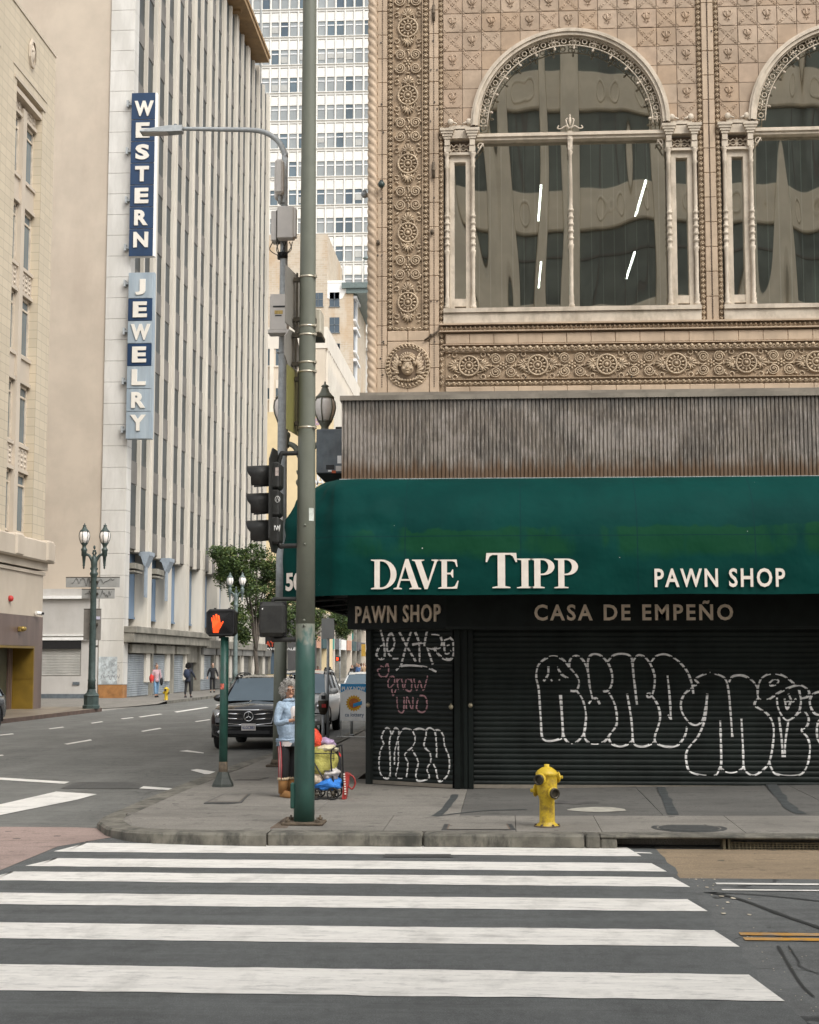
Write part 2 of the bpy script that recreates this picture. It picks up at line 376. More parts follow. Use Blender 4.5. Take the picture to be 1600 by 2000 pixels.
tag(part('loose_grit', mb, m_grout), kind='stuff')
for y in (11.42, 11.22):
    mb = MB()
    n = 60; xs = [1.72 + i * .35 for i in range(n)]
    for i in range(n - 1):
        e = lambda x, s: .006 * noise.noise(Vector((x * 5, s, y)))
        mb.quad((xs[i], y + e(xs[i], 0), .0115), (xs[i + 1], y + e(xs[i + 1], 0), .0115), (xs[i + 1], y + .11 + e(xs[i + 1], 5), .0115), (xs[i], y + .11 + e(xs[i], 5), .0115))
    struct('yellow_centre_line', mb, m_ypaint)
# tar seams
m_tar = M('tar_seam', (.02, .022, .022), .6, .1)
def seam(P, w=.025, z=.0108, m=m_tar, name='tar_seam'):
    P = smooth_path([Vector((*p, z)) for p in P], 8); mb = MB()
    for i in range(len(P) - 1):
        a, b = P[i], P[i + 1]; t = (b - a).normalized(); nn = Vector((-t.y, t.x, 0)); w0 = w * (.7 + .6 * abs(noise.noise(a * 3))); w1 = w * (.7 + .6 * abs(noise.noise(b * 3)))
        mb.quad(a - nn * w0, b - nn * w1, b + nn * w1, a + nn * w0)
    return struct(name, mb, m)
G2 = lambda *pts: [tuple(gr(x, y, 0).xy) for x, y in pts]
seam(G2((1390, 1745), (1450, 1760), (1530, 1790), (1600, 1814), (1700, 1850)), .03); seam(G2((1375, 1745), (1480, 1750), (1600, 1762), (1750, 1780)), .02)
seam(G2((1520, 1850), (1540, 1885), (1565, 1925), (1590, 1950)), .012); seam(G2((1540, 1850), (1560, 1880), (1562, 1890), (1600, 1905)), .007)

# sidewalk at the pawn shop corner: rises a little to the right along the shop front
def walk_z(x, y): return .15 + .02 * max(0., x + .5) * max(0., min(1., (y - 16.75) / 5.7))
KZ = {}
kerb_pts = [(60, 16.55), (9, 16.55), (-2.6, 16.55)]
for a in [(520, 1628), (400, 1627), (300, 1625), (245, 1622), (208, 1616), (190, 1604), (198, 1596), (216, 1588), (260, 1569), (312, 1548), (400, 1514), (460, 1492), (505, 1478)]:
    p = gr(*a, {(400, 1627): .145, (300, 1625): .14, (245, 1622): .12, (208, 1616): .105, (190, 1604): .10, (198, 1596): .105, (216, 1588): .125, (260, 1569): .15}.get(a, .15)); kerb_pts.append((p.x, p.y)); KZ[len(kerb_pts) - 1] = p.z
kerb_pts += [(-4.75, 31.2), (-4.30, 32.2), (-4.15, 34), (-4.1, 300)]
K = [Vector((x, y, 0)) for x, y in kerb_pts]
def inset(d):
    out = []
    for i, p in enumerate(K):
        a = K[max(i - 1, 0)]; b = K[min(i + 1, len(K) - 1)]; t = (b - a).normalized(); out.append(p + Vector((t.y, -t.x, 0)) * d)
    return out
I2 = inset(.30)
mb = MB(); GAP = (3, 0)
for i in range(len(K) - 1):
    a, b = K[i], K[i + 1]; c, d = I2[i + 1], I2[i]; u = Vector((0, 0, .15)); lip = .025
    if i == 0: continue
    if i == 1:      # front kerb, the drain opening is cut out of it
        def seg(x0, x1, topz=.15, botz=0.):
            mb.box(x0, 16.55, botz, x1, 16.85, topz, bev=.02)
        seg(-2.6, -.9); seg(-.885, .85); seg(.865, 1.02); seg(3.72, 3.86); seg(3.90, 60)
        mb.box(1.02, 16.55, .118, 3.72, 16.85, .15, bev=.012)
        continue
    u2 = Vector((0, 0, KZ.get(i + 1, .15))); u = Vector((0, 0, KZ.get(i, .15))); A = a; off = (d - a).normalized() * lip; off2 = (c - b).normalized() * lip
    mb.add([a, b, b + u2 - Vector((0, 0, lip)), a + u - Vector((0, 0, lip)), a + u + off, b + u2 + off2, c + u2, d + u], [[0, 1, 2, 3], [3, 2, 5, 4], [4, 5, 6, 7]])
struct('kerb', mb, m_kerbm)
mb = MB(); mb.box(3.90, 16.535, .0, 60, 16.549, .149); struct('red_kerb_paint', mb, M('faded_red_kerb', (.20, .05, .035), .8, .3, 5))
# walking surface: strip of slabs behind the kerb (pieces) and the darker paving along the shop front
top = MB()
body = [p.copy() for p in I2[2:]]
poly = [Vector((body[0].x, body[0].y, 0))] + body + [Vector((20, 300, 0)), Vector((20, 24, 0)), Vector((-2.6, 24, 0))]
cells = MB()
pts2 = [p for p in I2[1:]]
ZC = {(round(p.x, 4), round(p.y, 4)): KZ.get(i, .15) for i, p in enumerate(I2)}
def slab(P, name='paving_slab', m=m_walk, z0=.02, gap=.006):
    c = sum((Vector((x, y, 0)) for x, y in P), Vector()) / len(P); q = []
    for x, y in P:
        v = Vector((x, y, 0)); d = (c - v); v = v + d.normalized() * gap; q.append((v.x, v.y))
    mb = MB(); tp = [(x, y, (ZC.get((round(o_[0], 4), round(o_[1], 4)), walk_z(x, y)))) for (x, y), o_ in zip(q, P)]; bt = [(x, y, z0) for x, y in q]; n = len(q)
    mb.add(tp + bt, [list(range(n))] + [[i, i + n, (i + 1) % n + n, (i + 1) % n] for i in range(n)])
    return struct(name, mb, m)
# sub-base that shows as dark joints
mb = MB(); n = len(I2)
P = [(p.x, p.y, .022) for p in I2[2:]] + [(30, 300, .022), (30, 16.86, .022)]
mb.add(P, [list(range(len(P)))]); struct('paving_joint', mb, m_joint)
ys = 18.55
for x0, x1 in ((-2.6, -1.35), (-1.35, .12), (.12, 1.06), (1.06, 2.62), (2.62, 4.05), (4.05, 5.6), (5.6, 7.4), (7.4, 9.4)): slab([(x0, 16.855), (x1, 16.855), (x1, ys), (x0, ys)])
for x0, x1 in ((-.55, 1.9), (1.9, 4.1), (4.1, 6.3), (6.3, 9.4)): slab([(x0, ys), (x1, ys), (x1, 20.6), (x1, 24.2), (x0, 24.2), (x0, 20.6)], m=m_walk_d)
cr = [(p.x, p.y) for p in I2[2:]]
slab([(-.55, ys), (-.55, 24.2), (-2.35, 24.2), (-2.35, ys)], m=m_walk)
# corner slabs
lower = [p for p in cr if p[1] < 18.55]; upper = [p for p in cr if p[1] >= 18.55 and p[1] < 24]
slab([(-2.6, ys), (-2.6, 16.855)] + lower[1:] + [(lower[-1][0] - .02, ys)], gap=.003)
slab([(-2.35, ys), (-2.35, 21.4), (upper[-1][0], 21.4)] + [p for p in upper[::-1] if p[1] < 21.3] + [(upper[0][0], ys)], gap=.003)
slab([(-2.35, 21.4), (-2.35, 26.0), (-4.63, 26.0), (-4.63, 21.4)], gap=.003)
yy = 26.0
while yy < 80:
    xe = -4.62 if yy < 31 else -3.80
    slab([(-2.1, yy), (-2.1, yy + 2.6), (xe, yy + 2.6), (xe, yy)], gap=.003); yy += 2.6
slab([(-2.1, yy), (-2.1, 300), (-3.8, 300), (-3.8, yy)])
# marks on the pavement
def flat_patch(name, P, z, m, kind='structure'):
    mb = MB(); mb.add([(x, y, walk_z(x, y) + z) for x, y in P], [list(range(len(P)))]); return tag(part(name, mb, m), kind=kind)
def blob(px, py, rx, ry, seed, n=28, amp=.25):
    c = gr(px, py, .15); out = []
    for k in range(n):
        a = 2 * math.pi * k / n; q = 1 + amp * noise.noise(Vector((math.cos(a) * 1.5 + seed, math.sin(a) * 1.5, seed)))
        out.append((c.x + rx * q * math.cos(a), c.y + ry * q * math.sin(a)))
    return out
m_pale = M('pale_patch_concrete', (.36, .34, .29), .85, .15, 6); m_stain = M('dark_stain', (.045, .05, .05), .8, .25, 6); m_iron = M('cast_iron_cover', (.06, .062, .06), .6, .2, 12, bump=.6, bsc=60)
flat_patch('concrete_patch', blob(1168, 1584, .36, .28, 1), .004, m_pale)
def wiggle(P, w, seed):
    P = smooth_path([Vector((*p, 0)) for p in P], 6); a, b = [], []
    for i, p in enumerate(P):
        t = (P[min(i + 1, len(P) - 1)] - P[max(i - 1, 0)]).normalized(); nn = Vector((-t.y, t.x, 0)); q = w * (1 + .6 * noise.noise(p * 4 + Vector((seed, 0, 0))))
        a.append(((p + nn * q).x, (p + nn * q).y)); b.append(((p - nn * w * (1 + .5 * noise.noise(p * 5 + Vector((0, seed, 0))))).x, (p - nn * q).y))
    return a + b[::-1]
S2 = lambda *pts: [tuple(gr(x, y, .18).xy) for x, y in pts]
flat_patch('tar_repair', wiggle(S2((1291, 1541), (1300, 1558), (1316, 1590)), .06, 2), .0045, m_stain); flat_patch('tar_repair', wiggle(S2((1505, 1537), (1520, 1555), (1545, 1580), (1568, 1590)), .075, 5), .0045, m_stain)
flat_patch('tar_repair', wiggle(S2((890, 1548), (870, 1575), (850, 1590)), .05, 7), .0045, m_stain); flat_patch('tar_repair', wiggle(S2((850, 1590), (940, 1580), (1030, 1578)), .03, 9), .0052, m_stain)
flat_patch('oil_stain', blob(1120, 1570, .30, .22, 8, amp=.6), .0035, M('faint_stain', (.085, .08, .075), .8, .3, 4))
o = MB(); c = gr(1346, 1618, .15)
o.lathe([(.42, .151), (.42, .158), (.36, .158), (.36, .154), (.34, .154), (.34, .159), (0.01, .159)], 28, (c.x, c.y, 0), smooth=False)
tag(part('manhole_cover', o, m_iron), 'round dark iron manhole cover in the pavement above the storm drain', 'manhole cover')
def lid(name, P, m, label, inner=True):
    e = MB(); q = [Vector((*gr(x, y, .15).xy, .154)) for x, y in P]; e.add([p for p in q] + [p + Vector((0, 0, -.02)) for p in q], [[0, 1, 2, 3]] + [[i, i + 4, (i + 1) % 4 + 4, (i + 1) % 4] for i in range(4)])
    c = sum(q, Vector()) / 4; q2 = [c + (p - c) * .86 + Vector((0, 0, .003)) for p in q]; q3 = [c + (p - c) * .82 + Vector((0, 0, .005)) for p in q]
    th = thing(name, label, 'utility cover', (c.x, c.y, .15)); part('frame', e, m_iron, th); k = MB(); k.add(q2, [[0, 1, 2, 3]]); part('rim', k, m_joint, th); k = MB(); k.add(q3, [[0, 1, 2, 3]]); part('lid', k, m, th)
lid('utility_cover', [(868, 1610), (1000, 1610), (1008, 1622), (862, 1622)], m_walk, 'rectangular concrete utility cover in the pavement left of the near hydrant')
lid('utility_cover', [(398, 1569), (470, 1569), (490, 1551), (436, 1551)], m_walk, 'rectangular concrete utility cover near the rounded corner kerb')
lid('utility_cover', [(458, 1524), (505, 1524), (526, 1519), (480, 1519)], m_walk, 'small utility cover between the walk signal post and the woman')
mb = MB()
for i in range(10):
    a = gr(528 + i * 3.4, 1618 + 0 * i, .15); d = gr(560 + i * 2.4, 1596, .15); mb.tube([(a.x, a.y, .1515), (d.x, d.y, .1515)], .006, 4)
struct('tactile_groove', mb, m_joint)
# storm drain under the kerb
dr = thing('storm_drain', 'long storm drain opening under the kerb with a rusty perforated grate', 'storm drain', (2.3, 16.7, 0))
mb = MB(); mb.box(1.02, 16.9, -.3, 3.72, 17.2, .11); part('chamber', mb, m_black, dr)
mb = MB(); mb.box(1.02, 16.556, -.02, 1.20, 16.8, .117, bev=.02); part('side_block', mb, m_kerbm, dr); mb = MB(); mb.box(3.55, 16.556, -.02, 3.72, 16.8, .117, bev=.02); part('side_block', mb, m_kerbm, dr)
gm = M('rusty_grate', (.12, .10, .06), .7, .3, 12); mb = MB()
for i in range(28): x = 2.42 + i * .04; mb.box(x, 16.62, .0, x + .012, 16.64, .07)
for z in (0., .023, .046, .07): mb.box(2.42, 16.618, z, 3.53, 16.645, z + .009)
part('grate', mb, gm, dr); mb = MB(); mb.box(2.33, 16.60, -.02, 2.36, 16.8, .117); mb.box(2.385, 16.60, -.02, 2.41, 16.8, .117); part('divider', mb, gm, dr)
# raised plate in front of kerb on crossing (dark iron lid)
mb = MB(); mb.add([gr(x, y, .0148) for x, y in ((752, 1668), (880, 1668), (886, 1674), (748, 1674))], [[0, 1, 2, 3]]); tag(part('drain_cover', mb, m_iron), 'flat dark iron cover lying in the first crossing stripe below the kerb', 'drain cover')
mb = MB(); mb.add([gr(x, y, .0105) for x, y in ((118, 1540), (150, 1527), (262, 1528), (285, 1540))], [[0, 1, 2, 3]]); tag(part('road_cover', mb, m_iron), 'rectangular textured iron cover in the avenue beside the stop line', 'road cover')
# far left pavement along the avenue
mb = MB(); mb.add([(-16.45, 30, .15), (-16.45, 61.2, .15), (-16.8, 62.2, .15), (-17.6, 62.7, .15), (-30, 62.7, .15), (-30, 30, .15)], [[0, 1, 2, 3, 4, 5]])
mb.add([(-16.45, 30, .15), (-16.45, 61.2, .15), (-16.8, 62.2, .15), (-17.6, 62.7, .15), (-30, 62.7, .15), (-16.45, 30, 0), (-16.45, 61.2, 0), (-16.8, 62.2, 0), (-17.6, 62.7, 0), (-30, 62.7, 0)], [[0, 5, 6, 1], [1, 6, 7, 2], [2, 7, 8, 3], [3, 8, 9, 4]], 1)
struct('avenue_pavement', mb, [M('polished_tile_paving', (.20, .165, .125), .45, .25, 1.2, st=(2, .3, 1)), M('red_brown_kerb', (.10, .065, .05), .8, .2)])
mb = MB(); mb.add([(-16.3, 70.6, .06), (-16.3, 72.5, .15), (-16.3, 300, .15), (-30, 300, .15), (-30, 72.5, .15), (-30, 62.7, .02), (-18, 62.7, .02), (-16.9, 66, .03)], [[0, 1, 4, 5, 6, 7], [1, 2, 3, 4]])
mb.add([(-16.3, 72.5, .15), (-16.3, 300, .15), (-16.3, 300, 0), (-16.3, 72.5, 0)], [[0, 1, 2, 3]], 1); struct('avenue_pavement', mb, [m_walk, m_kerbm])
mb = MB(); mb.box(-8, -12, 0, 60, 1.9, .15); struct('near_pavement', mb, m_walk)
# ================================================================== PAWN SHOP BUILDING (terracotta, right)
FY = 22.45
XL, XR = -2.05, 9.0
pawn = thing('pawn_shop_building', 'ornate tan terracotta corner building with arched windows above a shuttered pawn shop', 'building', (3.5, 34, .15))
def F(x, z, d): return (x, FY - d, z)         # facade plane, d = distance proud of it
def egg_strip(name, p0, p1, wd, vertical, m=None, step=.082, yb=FY + .02):
    mb = MB(); n = max(2, int((p1 - p0) / step)); st = (p1 - p0) / n
    def put(cx, cz):
        mb.ell((cx, yb - .005, cz), (st * .30 if not vertical else wd * .30, .035, wd * .30 if not vertical else st * .30), 7, 4)
        a = [(math.cos(t), math.sin(t)) for t in [math.pi * (k / 5) for k in range(6)]]
        if vertical: mb.tube([(cx + wd * .42 - abs(0) - wd * .84 * (.5 - .5 * u), yb - .012, cz + st * .46 * v) for u, v in a], .009, 4)
        else: mb.tube([(cx + st * .44 * u, yb - .012, cz + wd * .05 - wd * .42 * v) for u, v in a], .009, 4)
    for i in range(n):
        c = p0 + st * (i + .5)
        put(wd_c[0], c) if vertical else put(c, wd_c[0])
    return tag(part(name, mb, m or m_relief, pawn), kind='stuff')
wd_c = [0]
# --- structural wall plates
mb = MB()
mb.box(XL + .03, FY + .05, 5.95, -.887, FY + .40, 15); mb.box(2.991, FY + .05, 5.95, 3.33, FY + .40, 15); mb.box(7.208, FY + .05, 5.95, XR, FY + .40, 15)
for x0 in (-.887, 3.33):
    x1 = x0 + 3.878; xc = (x0 + x1) / 2
    mb.box(x0, FY + .05, 5.95, x1, FY + .40, 7.10); mb.box(x0, FY + .05, 12.3, x1, FY + .40, 15)
    n = 40; Rr = 1.44; zc = 10.2
    for i in range(n):
        q = []
        for k in (i, i + 1):
            t = math.pi * k / n; c, s = math.cos(t), math.sin(t); kx = 1.939 / abs(c) if abs(c) > 1e-6 else 1e9; kz = 2.1 / s if s > 1e-6 else 1e9; kk = min(kx, kz)
            q.append(((xc + Rr * c, zc + Rr * s), (xc + kk * c, zc + kk * s)))
        (a, A), (b, B) = q
        mb.quad(F(a[0], a[1], -.05), F(A[0], A[1], -.05), F(B[0], B[1], -.05), F(b[0], b[1], -.05))
        mb.quad(F(a[0], a[1], -.05), F(b[0], b[1], -.05), F(b[0], b[1], -.4), F(a[0], a[1], -.4))
    for sx, ex in ((x0, xc - Rr), (xc + Rr, x1)): mb.box(sx, FY + .052, 10.2, ex, FY + .40, 10.24)
mb.box(XL + .03, FY + .40, 5.95, XL + .3, 45, 15); mb.box(XR - .3, FY + .4, 5.95, XR, 45, 15); mb.box(XL + .3, 44.7, 5.95, XR - .3, 45, 15); mb.box(XL, FY, 15, XR, 45, 15.6)
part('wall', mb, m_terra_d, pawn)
mb = MB(); mb.add([(-.70, 22.52, .1), (XR, 22.52, .1), (XR, 45, .1), (-2.05, 45, .1), (-2.05, 23.38, .1), (-.70, 22.52, 5.94), (XR, 22.52, 5.94), (XR, 45, 5.94), (-2.05, 45, 5.94), (-2.05, 23.38, 5.94)],
    [[0, 1, 6, 5], [1, 2, 7, 6], [2, 3, 8, 7], [3, 4, 9, 8], [4, 0, 5, 9], [5, 6, 7, 8, 9]]); part('shopfront_wall', mb, m_dark, pawn)
m_room = M('office_room_paint', (.34, .34, .30), .8, .2, .5)
mb = MB()
for q in ([(-1.8, 33, 6.2), (8.8, 33, 6.2), (8.8, 33, 14), (-1.8, 33, 14)], [(-1.8, 22.9, 7.2), (8.8, 22.9, 7.2), (8.8, 33, 7.2), (-1.8, 33, 7.2)], [(-1.8, 22.9, 13.9), (8.8, 22.9, 13.9), (8.8, 33, 13.9), (-1.8, 33, 13.9)], [(-1.8, 22.9, 7.2), (-1.8, 33, 7.2), (-1.8, 33, 14), (-1.8, 22.9, 14)], [(8.8, 22.9, 7.2), (8.8, 33, 7.2), (8.8, 33, 14), (8.8, 22.9, 14)]): mb.quad(*q)
part('office_room', mb, m_room, pawn)
m_tube = M('lit_fluorescent_tube', (1, .97, .9), .5, 0, emit=10.0)
tb = MB(); tb.box(-.016, 0, -.012, .016, 1.9, .012)
tbm = tb.mesh('ceiling_light', m_tube)
for px, py, Y in ((1057, 362, 23.3), (1057, 512, 27.4), (1262, 352, 23.3), (1240, 492, 27.0)):
    p = at(px, py, Y); link('ceiling_light', tbm, pawn, p)
# --- corner rope column
mb = MB(); n = 22; zs = [6.06 + i * .015 for i in range(int((13.2 - 6.06) / .015) + 1)]; vs = []
for z in zs:
    for k in range(n):
        a = 2 * math.pi * k / n; q = abs(math.sin(1.5 * a + 24 * z)); r = .060 + .022 * q ** .6
        vs.append((-1.975 + r * math.cos(a), FY + .03 + r * math.sin(a), z))
mb.add(vs, [[i * n + k, i * n + (k + 1) % n, (i + 1) * n + (k + 1) % n, (i + 1) * n + k] for i in range(len(zs) - 1) for k in range(n)], 0, True)
mb.lathe([(.075, 13.2), (.075, 15)], 16, (-1.975, FY + .03, 0)); part('rope_column', mb, m_terra, pawn)
# --- plain blocks with open joints
def blockmesh(w, h, d=.06):
    mb = MB(); mb.box(-w / 2, 0, -h / 2, w / 2, d, h / 2, bev=.008); return mb.mesh('terracotta_block', m_terra)
def block(x0, x1, z0, z1, y=FY):
    g = .004; return link('terracotta_block', bmesh_cache(round(x1 - x0 - g, 3), round(z1 - z0 - g, 3)), pawn, ((x0 + x1) / 2, y + .004 * random.random(), (z0 + z1) / 2))
_bc = {}
def bmesh_cache(w, h):
    if (w, h) not in _bc: _bc[(w, h)] = blockmesh(w, h)
    return _bc[(w, h)]
bh = .383; z = 6.90 + .2
while z < 12.7:
    for a, b in ((-1.905, -1.750), (-1.105, -.955)): block(a, b, z, z + bh)
    for a, b in ((3.070, 3.160), (3.163, 3.255)):
        if z > 7.0: block(a, b, z, z + bh)
    z += bh
# beads down the middle of the plain strips
def bead_row(x, z0, z1, step=.036, horizontal=False):
    mb = MB(); n = int((z1 - z0) / step)
    for i in range(n):
        if horizontal: mb.box(z0 + i * step, FY - .004, x - .008, z0 + i * step + step * .6, FY + .01, x + .008)
        else: mb.box(x - .008, FY - .004, z0 + i * step, x + .008, FY + .01, z0 + i * step + step * .6)
    return tag(part('bead_row', mb, m_joint, pawn), kind='stuff')
bead_row(-1.826, 6.15, 12.7); bead_row(-1.03, 6.15, 12.7); bead_row(3.1615, 7.15, 12.7)
for xc, w, z0 in ((-1.702, .085, 7.02), (-1.158, .09, 7.02), (-.920, .06, 7.0), (3.028, .065, 7.1), (3.295, .065, 7.1)):
    wd_c[0] = xc; egg_strip('egg_moulding', z0, 12.7, w, True)
# --- relief ornaments (shared meshes; local x right, z up, -y proud)
def rosette_mesh():
    mb = MB(); c = lambda r, n, y=0: [(r * math.cos(2 * math.pi * k / n), y, r * math.sin(2 * math.pi * k / n)) for k in range(n)]
    mb.tube(c(.150, 24, -.02), .016, 6, closed=True); mb.tube(c(.062, 14, -.03), .010, 5, closed=True)
    for k in range(12):
        a = 2 * math.pi * k / 12; mb.ell((.103 * math.cos(a), -.015, .103 * math.sin(a)), (.036, .022, .017), 6, 4, rot=Matrix.Rotation(-a, 3, 'Y'))
    for k in range(24):
        a = 2 * math.pi * k / 24; mb.box(.132 * math.cos(a) - .006, -.02, .132 * math.sin(a) - .006, .132 * math.cos(a) + .006, 0, .132 * math.sin(a) + .006)
    mb.ell((0, -.02, 0), (.032, .035, .032), 8, 5); return mb.mesh('rosette', m_relief)
def scroll_mesh():
    mb = MB(); P = []; rr = []
    for i in range(36):
        t = i / 35; a = t * 4.4 * math.pi; r = .075 * (1 - t) ** .8 + .008; P.append((r * math.cos(a), -.012 - .02 * t, r * math.sin(a))); rr.append(.0145 * (1 - .45 * t))
    mb.tube(P, rr, 5); mb.ell((0, -.03, 0), .018, 6, 4); return mb.mesh('scroll', m_relief)
def shell_mesh():
    mb = MB()
    for k in range(7):
        a = R(90) + (k - 3) * R(24); l = .13 - .012 * abs(k - 3); mb.tube([(0, -.012, 0), (l * .6 * math.cos(a), -.032, l * .6 * math.sin(a)), (l * math.cos(a), -.012, l * math.sin(a))], [.006, .013, .016], 5)
    mb.ell((0, -.015, -.01), (.04, .02, .016), 6, 4)
    for s in (-1, 1):
        P = [(s * (.05 + .09 * t), -.012, -.02 + .05 * math.sin(t * 6)) for t in [i / 8 for i in range(9)]]; mb.tube(P, [.012 * (1 - .5 * i / 8) for i in range(9)], 5)
        mb.tube([(s * (.17 + .035 * math.cos(a)), -.012, .03 + .035 * math.sin(a)) for a in [k * math.pi / 5 for k in range(10)]], .010, 5)
        mb.ell((s * .165, -.012, .115), (.035, .016, .016), 6, 4, rot=Matrix.Rotation(s * .7, 3, 'Y'))
    return mb.mesh('shell', m_relief)
def flower_mesh():
    mb = MB(); mb.ell((0, -.012, 0), (.022, .03, .022), 7, 4)
    for k in range(6):
        a = 2 * math.pi * k / 6; mb.ell((.045 * math.cos(a), -.008, .045 * math.sin(a)), (.026, .018, .018), 6, 4, rot=Matrix.Rotation(-a, 3, 'Y'))
    for s in (-1, 1):
        mb.tube([(0, -.008, s * .06), (.02, -.014, s * .12), (0, -.01, s * .17)], .012, 5); mb.ell((0, -.01, s * .185), (.04, .018, .014), 6, 4)
    return mb.mesh('flower', m_relief)
ROS, SCR, SHE, FLO = rosette_mesh(), scroll_mesh(), shell_mesh(), flower_mesh()
def ornament_run(name, cx, cz, period, n, vertical, lo, hi):
    mb = MB()
    if vertical: mb.box(cx - .225, FY + .035, lo, cx + .225, FY + .055, hi); mb.box(cx - .236, FY - .002, lo, cx - .222, FY + .05, hi); mb.box(cx + .222, FY - .002, lo, cx + .236, FY + .05, hi)
    else: mb.box(lo, FY + .035, cz - .2, hi, FY + .055, cz + .2); mb.box(lo, FY - .002, cz - .215, hi, FY + .05, cz - .202); mb.box(lo, FY - .002, cz + .202, hi, FY + .05, cz + .215)
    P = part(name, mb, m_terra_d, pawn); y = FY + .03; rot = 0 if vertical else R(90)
    def put(nm, me, u, v, r=0, sc=(1, 1, 1)):
        s = u if vertical else v; t = v if vertical else u     # s across, t along
        x, zz = (cx + s, t) if vertical else (t, cz + s)
        if (lo + .05 < t < hi - .05): link(nm, me, P, (x, y, zz), (0, r, 0), sc)
    base = cz if vertical else cx
    for i in range(n):
        t = base + period * i
        a = (lambda s, d: (s, d)) if vertical else (lambda s, d: (d, s))
        put('rosette', ROS, *a(0, t), R(15 * i))
        for s in (-1, 1):
            r0 = (0 if s > 0 else R(180)) if vertical else (R(90) if s > 0 else R(-90))
            put('shell', SHE, *a(0, t + s * .185), r0)
        m = t + period / 2
        put('flower', FLO, *a(0, m), 0 if vertical else R(90))
        for sx in (-1, 1):
            for sz in (-1, 1):
                if vertical: put('scroll', SCR, *a(sx * .118, m + sz * .105), 0, (sx, 1, sz))
                else: put('scroll', SCR, *a(sx * .100, m + sz * .115), 0, (sz, 1, sx))
z0 = at(797, 590, FY).z
ornament_run('ornament_panel', -1.432, z0, 1.087, 6, True, 7.07, 13.0)
x0 = at(916, 710, FY).x
ornament_run('ornament_frieze', x0, 6.468, 1.037, 9, False, -.86, 8.9)
# bands below the windows
zz = [(6.06, 6.145), (6.80, 6.975)]
x = -.86; bw = .366
wd_c[0] = 6.205; egg_strip('egg_moulding', -.86, 8.9, .075, False); wd_c[0] = 6.735; egg_strip('egg_moulding', -.90, 8.9, .10, False, step=.105, yb=FY - .01)
wd_c[0] = 7.05; egg_strip('leaf_moulding', -.95, 8.9, .10, False, m=m_terra_d, step=.072, yb=FY + .0)
while x < 8.7: block(x, x + bw, 6.06, 6.15); block(x, x + bw, 6.80, 6.96, FY - .012); x += bw
bead_row(6.88, -.86, 8.9, horizontal=True)
mb = MB(); mb.box(-.90, FY - .02, 6.785, 8.95, FY + .05, 6.797); mb.box(-.95, FY - .055, 6.985, 8.95, FY + .05, 7.003); mb.box(-.95, FY - .06, 7.09, 8.95, FY + .05, 7.115)
mb.box(-.90, FY - .015, 6.685, 8.95, FY + .05, 6.70); part('string_course', mb, m_terra, pawn)
# corner panel blocks + cherub medallion
mcx, mcz = at(796.5, 714, FY).x, at(796.5, 714, FY).z
for a, b, c, d in ((-1.905, -1.75, 6.06, 6.44), (-1.905, -1.75, 6.443, 6.80), (-1.905, -1.75, 6.803, 7.10), (-1.745, -1.435, 6.86, 7.02), (-1.43, -1.11, 6.86, 7.02), (-1.105, -.955, 6.06, 6.44), (-1.105, -.955, 6.443, 6.80), (-1.105, -.955, 6.803, 7.10),
                   (-1.745, mcx, 6.06, mcz), (mcx, -1.11, 6.06, mcz), (-1.745, mcx, mcz, 6.857), (mcx, -1.11, mcz, 6.857)): block(a, b, c, d)
wd_c[0] = 7.06; egg_strip('egg_moulding', -1.66, -1.2, .06, False); wd_c[0] = -.92; egg_strip('egg_moulding', 6.15, 6.97, .06, True)
mb = MB(); cc = lambda r, n, y: [(mcx + r * math.cos(2 * math.pi * k / n), y, mcz + r * math.sin(2 * math.pi * k / n)) for k in range(n)]
mb.add([(mcx, FY - .004, mcz)] + cc(.30, 30, FY - .004), [[0, 1 + k, 1 + (k + 1) % 30] for k in range(30)])
med = part('cherub_medallion', mb, M('darkened_medallion_ground', (.19, .135, .09), .8, .2, 6), pawn)  # recessed ground darkened in colour as shade, so the face stands out
mb = MB(); mb.tube(cc(.335, 40, FY - .004), .012, 5, closed=True); mb.tube(cc(.275, 36, FY - .004), .010, 5, closed=True)
for k in range(34):
    a = 2 * math.pi * k / 34; mb.ell((mcx + .305 * math.cos(a), FY - .012, mcz + .305 * math.sin(a)), (.033, .025, .017), 6, 4, rot=Matrix.Rotation(-a - .5, 3, 'Y'))
part('wreath', mb, m_relief, med)
mb = MB(); mb.ell((mcx, FY - .03, mcz - .03), (.098, .085, .125), 14, 10)
mb.ell((mcx, FY - .118, mcz - .04), (.016, .024, .028), 6, 4); mb.ell((mcx, FY - .106, mcz - .085), (.032, .016, .010), 6, 4); mb.ell((mcx, FY - .09, mcz - .125), (.03, .024, .018), 6, 4)
for s in (-1, 1): mb.ell((mcx + s * .040, FY - .104, mcz + .014), (.024, .014, .008), 6, 4); mb.ell((mcx + s * .040, FY - .098, mcz - .008), (.015, .012, .008), 6, 4); mb.ell((mcx + s * .055, FY - .085, mcz - .06), (.032, .026, .032), 6, 4)
part('face', mb, m_relief, med)
mb = MB()
for k in range(26):
    a = R(-10) + R(200) * k / 25; q = .102 + .010 * (k % 2); mb.ell((mcx + q * math.cos(a), FY - .05 - .02 * (k % 3), mcz + .015 + .105 * math.sin(a)), (.024, .024, .024), 6, 4)
for k in range(8): mb.ell((mcx - .05 + .1 * k / 7, FY - .095, mcz + .06 + .012 * math.sin(k * 2)), (.02, .018, .02), 6, 4)
part('hair', mb, m_relief, med)
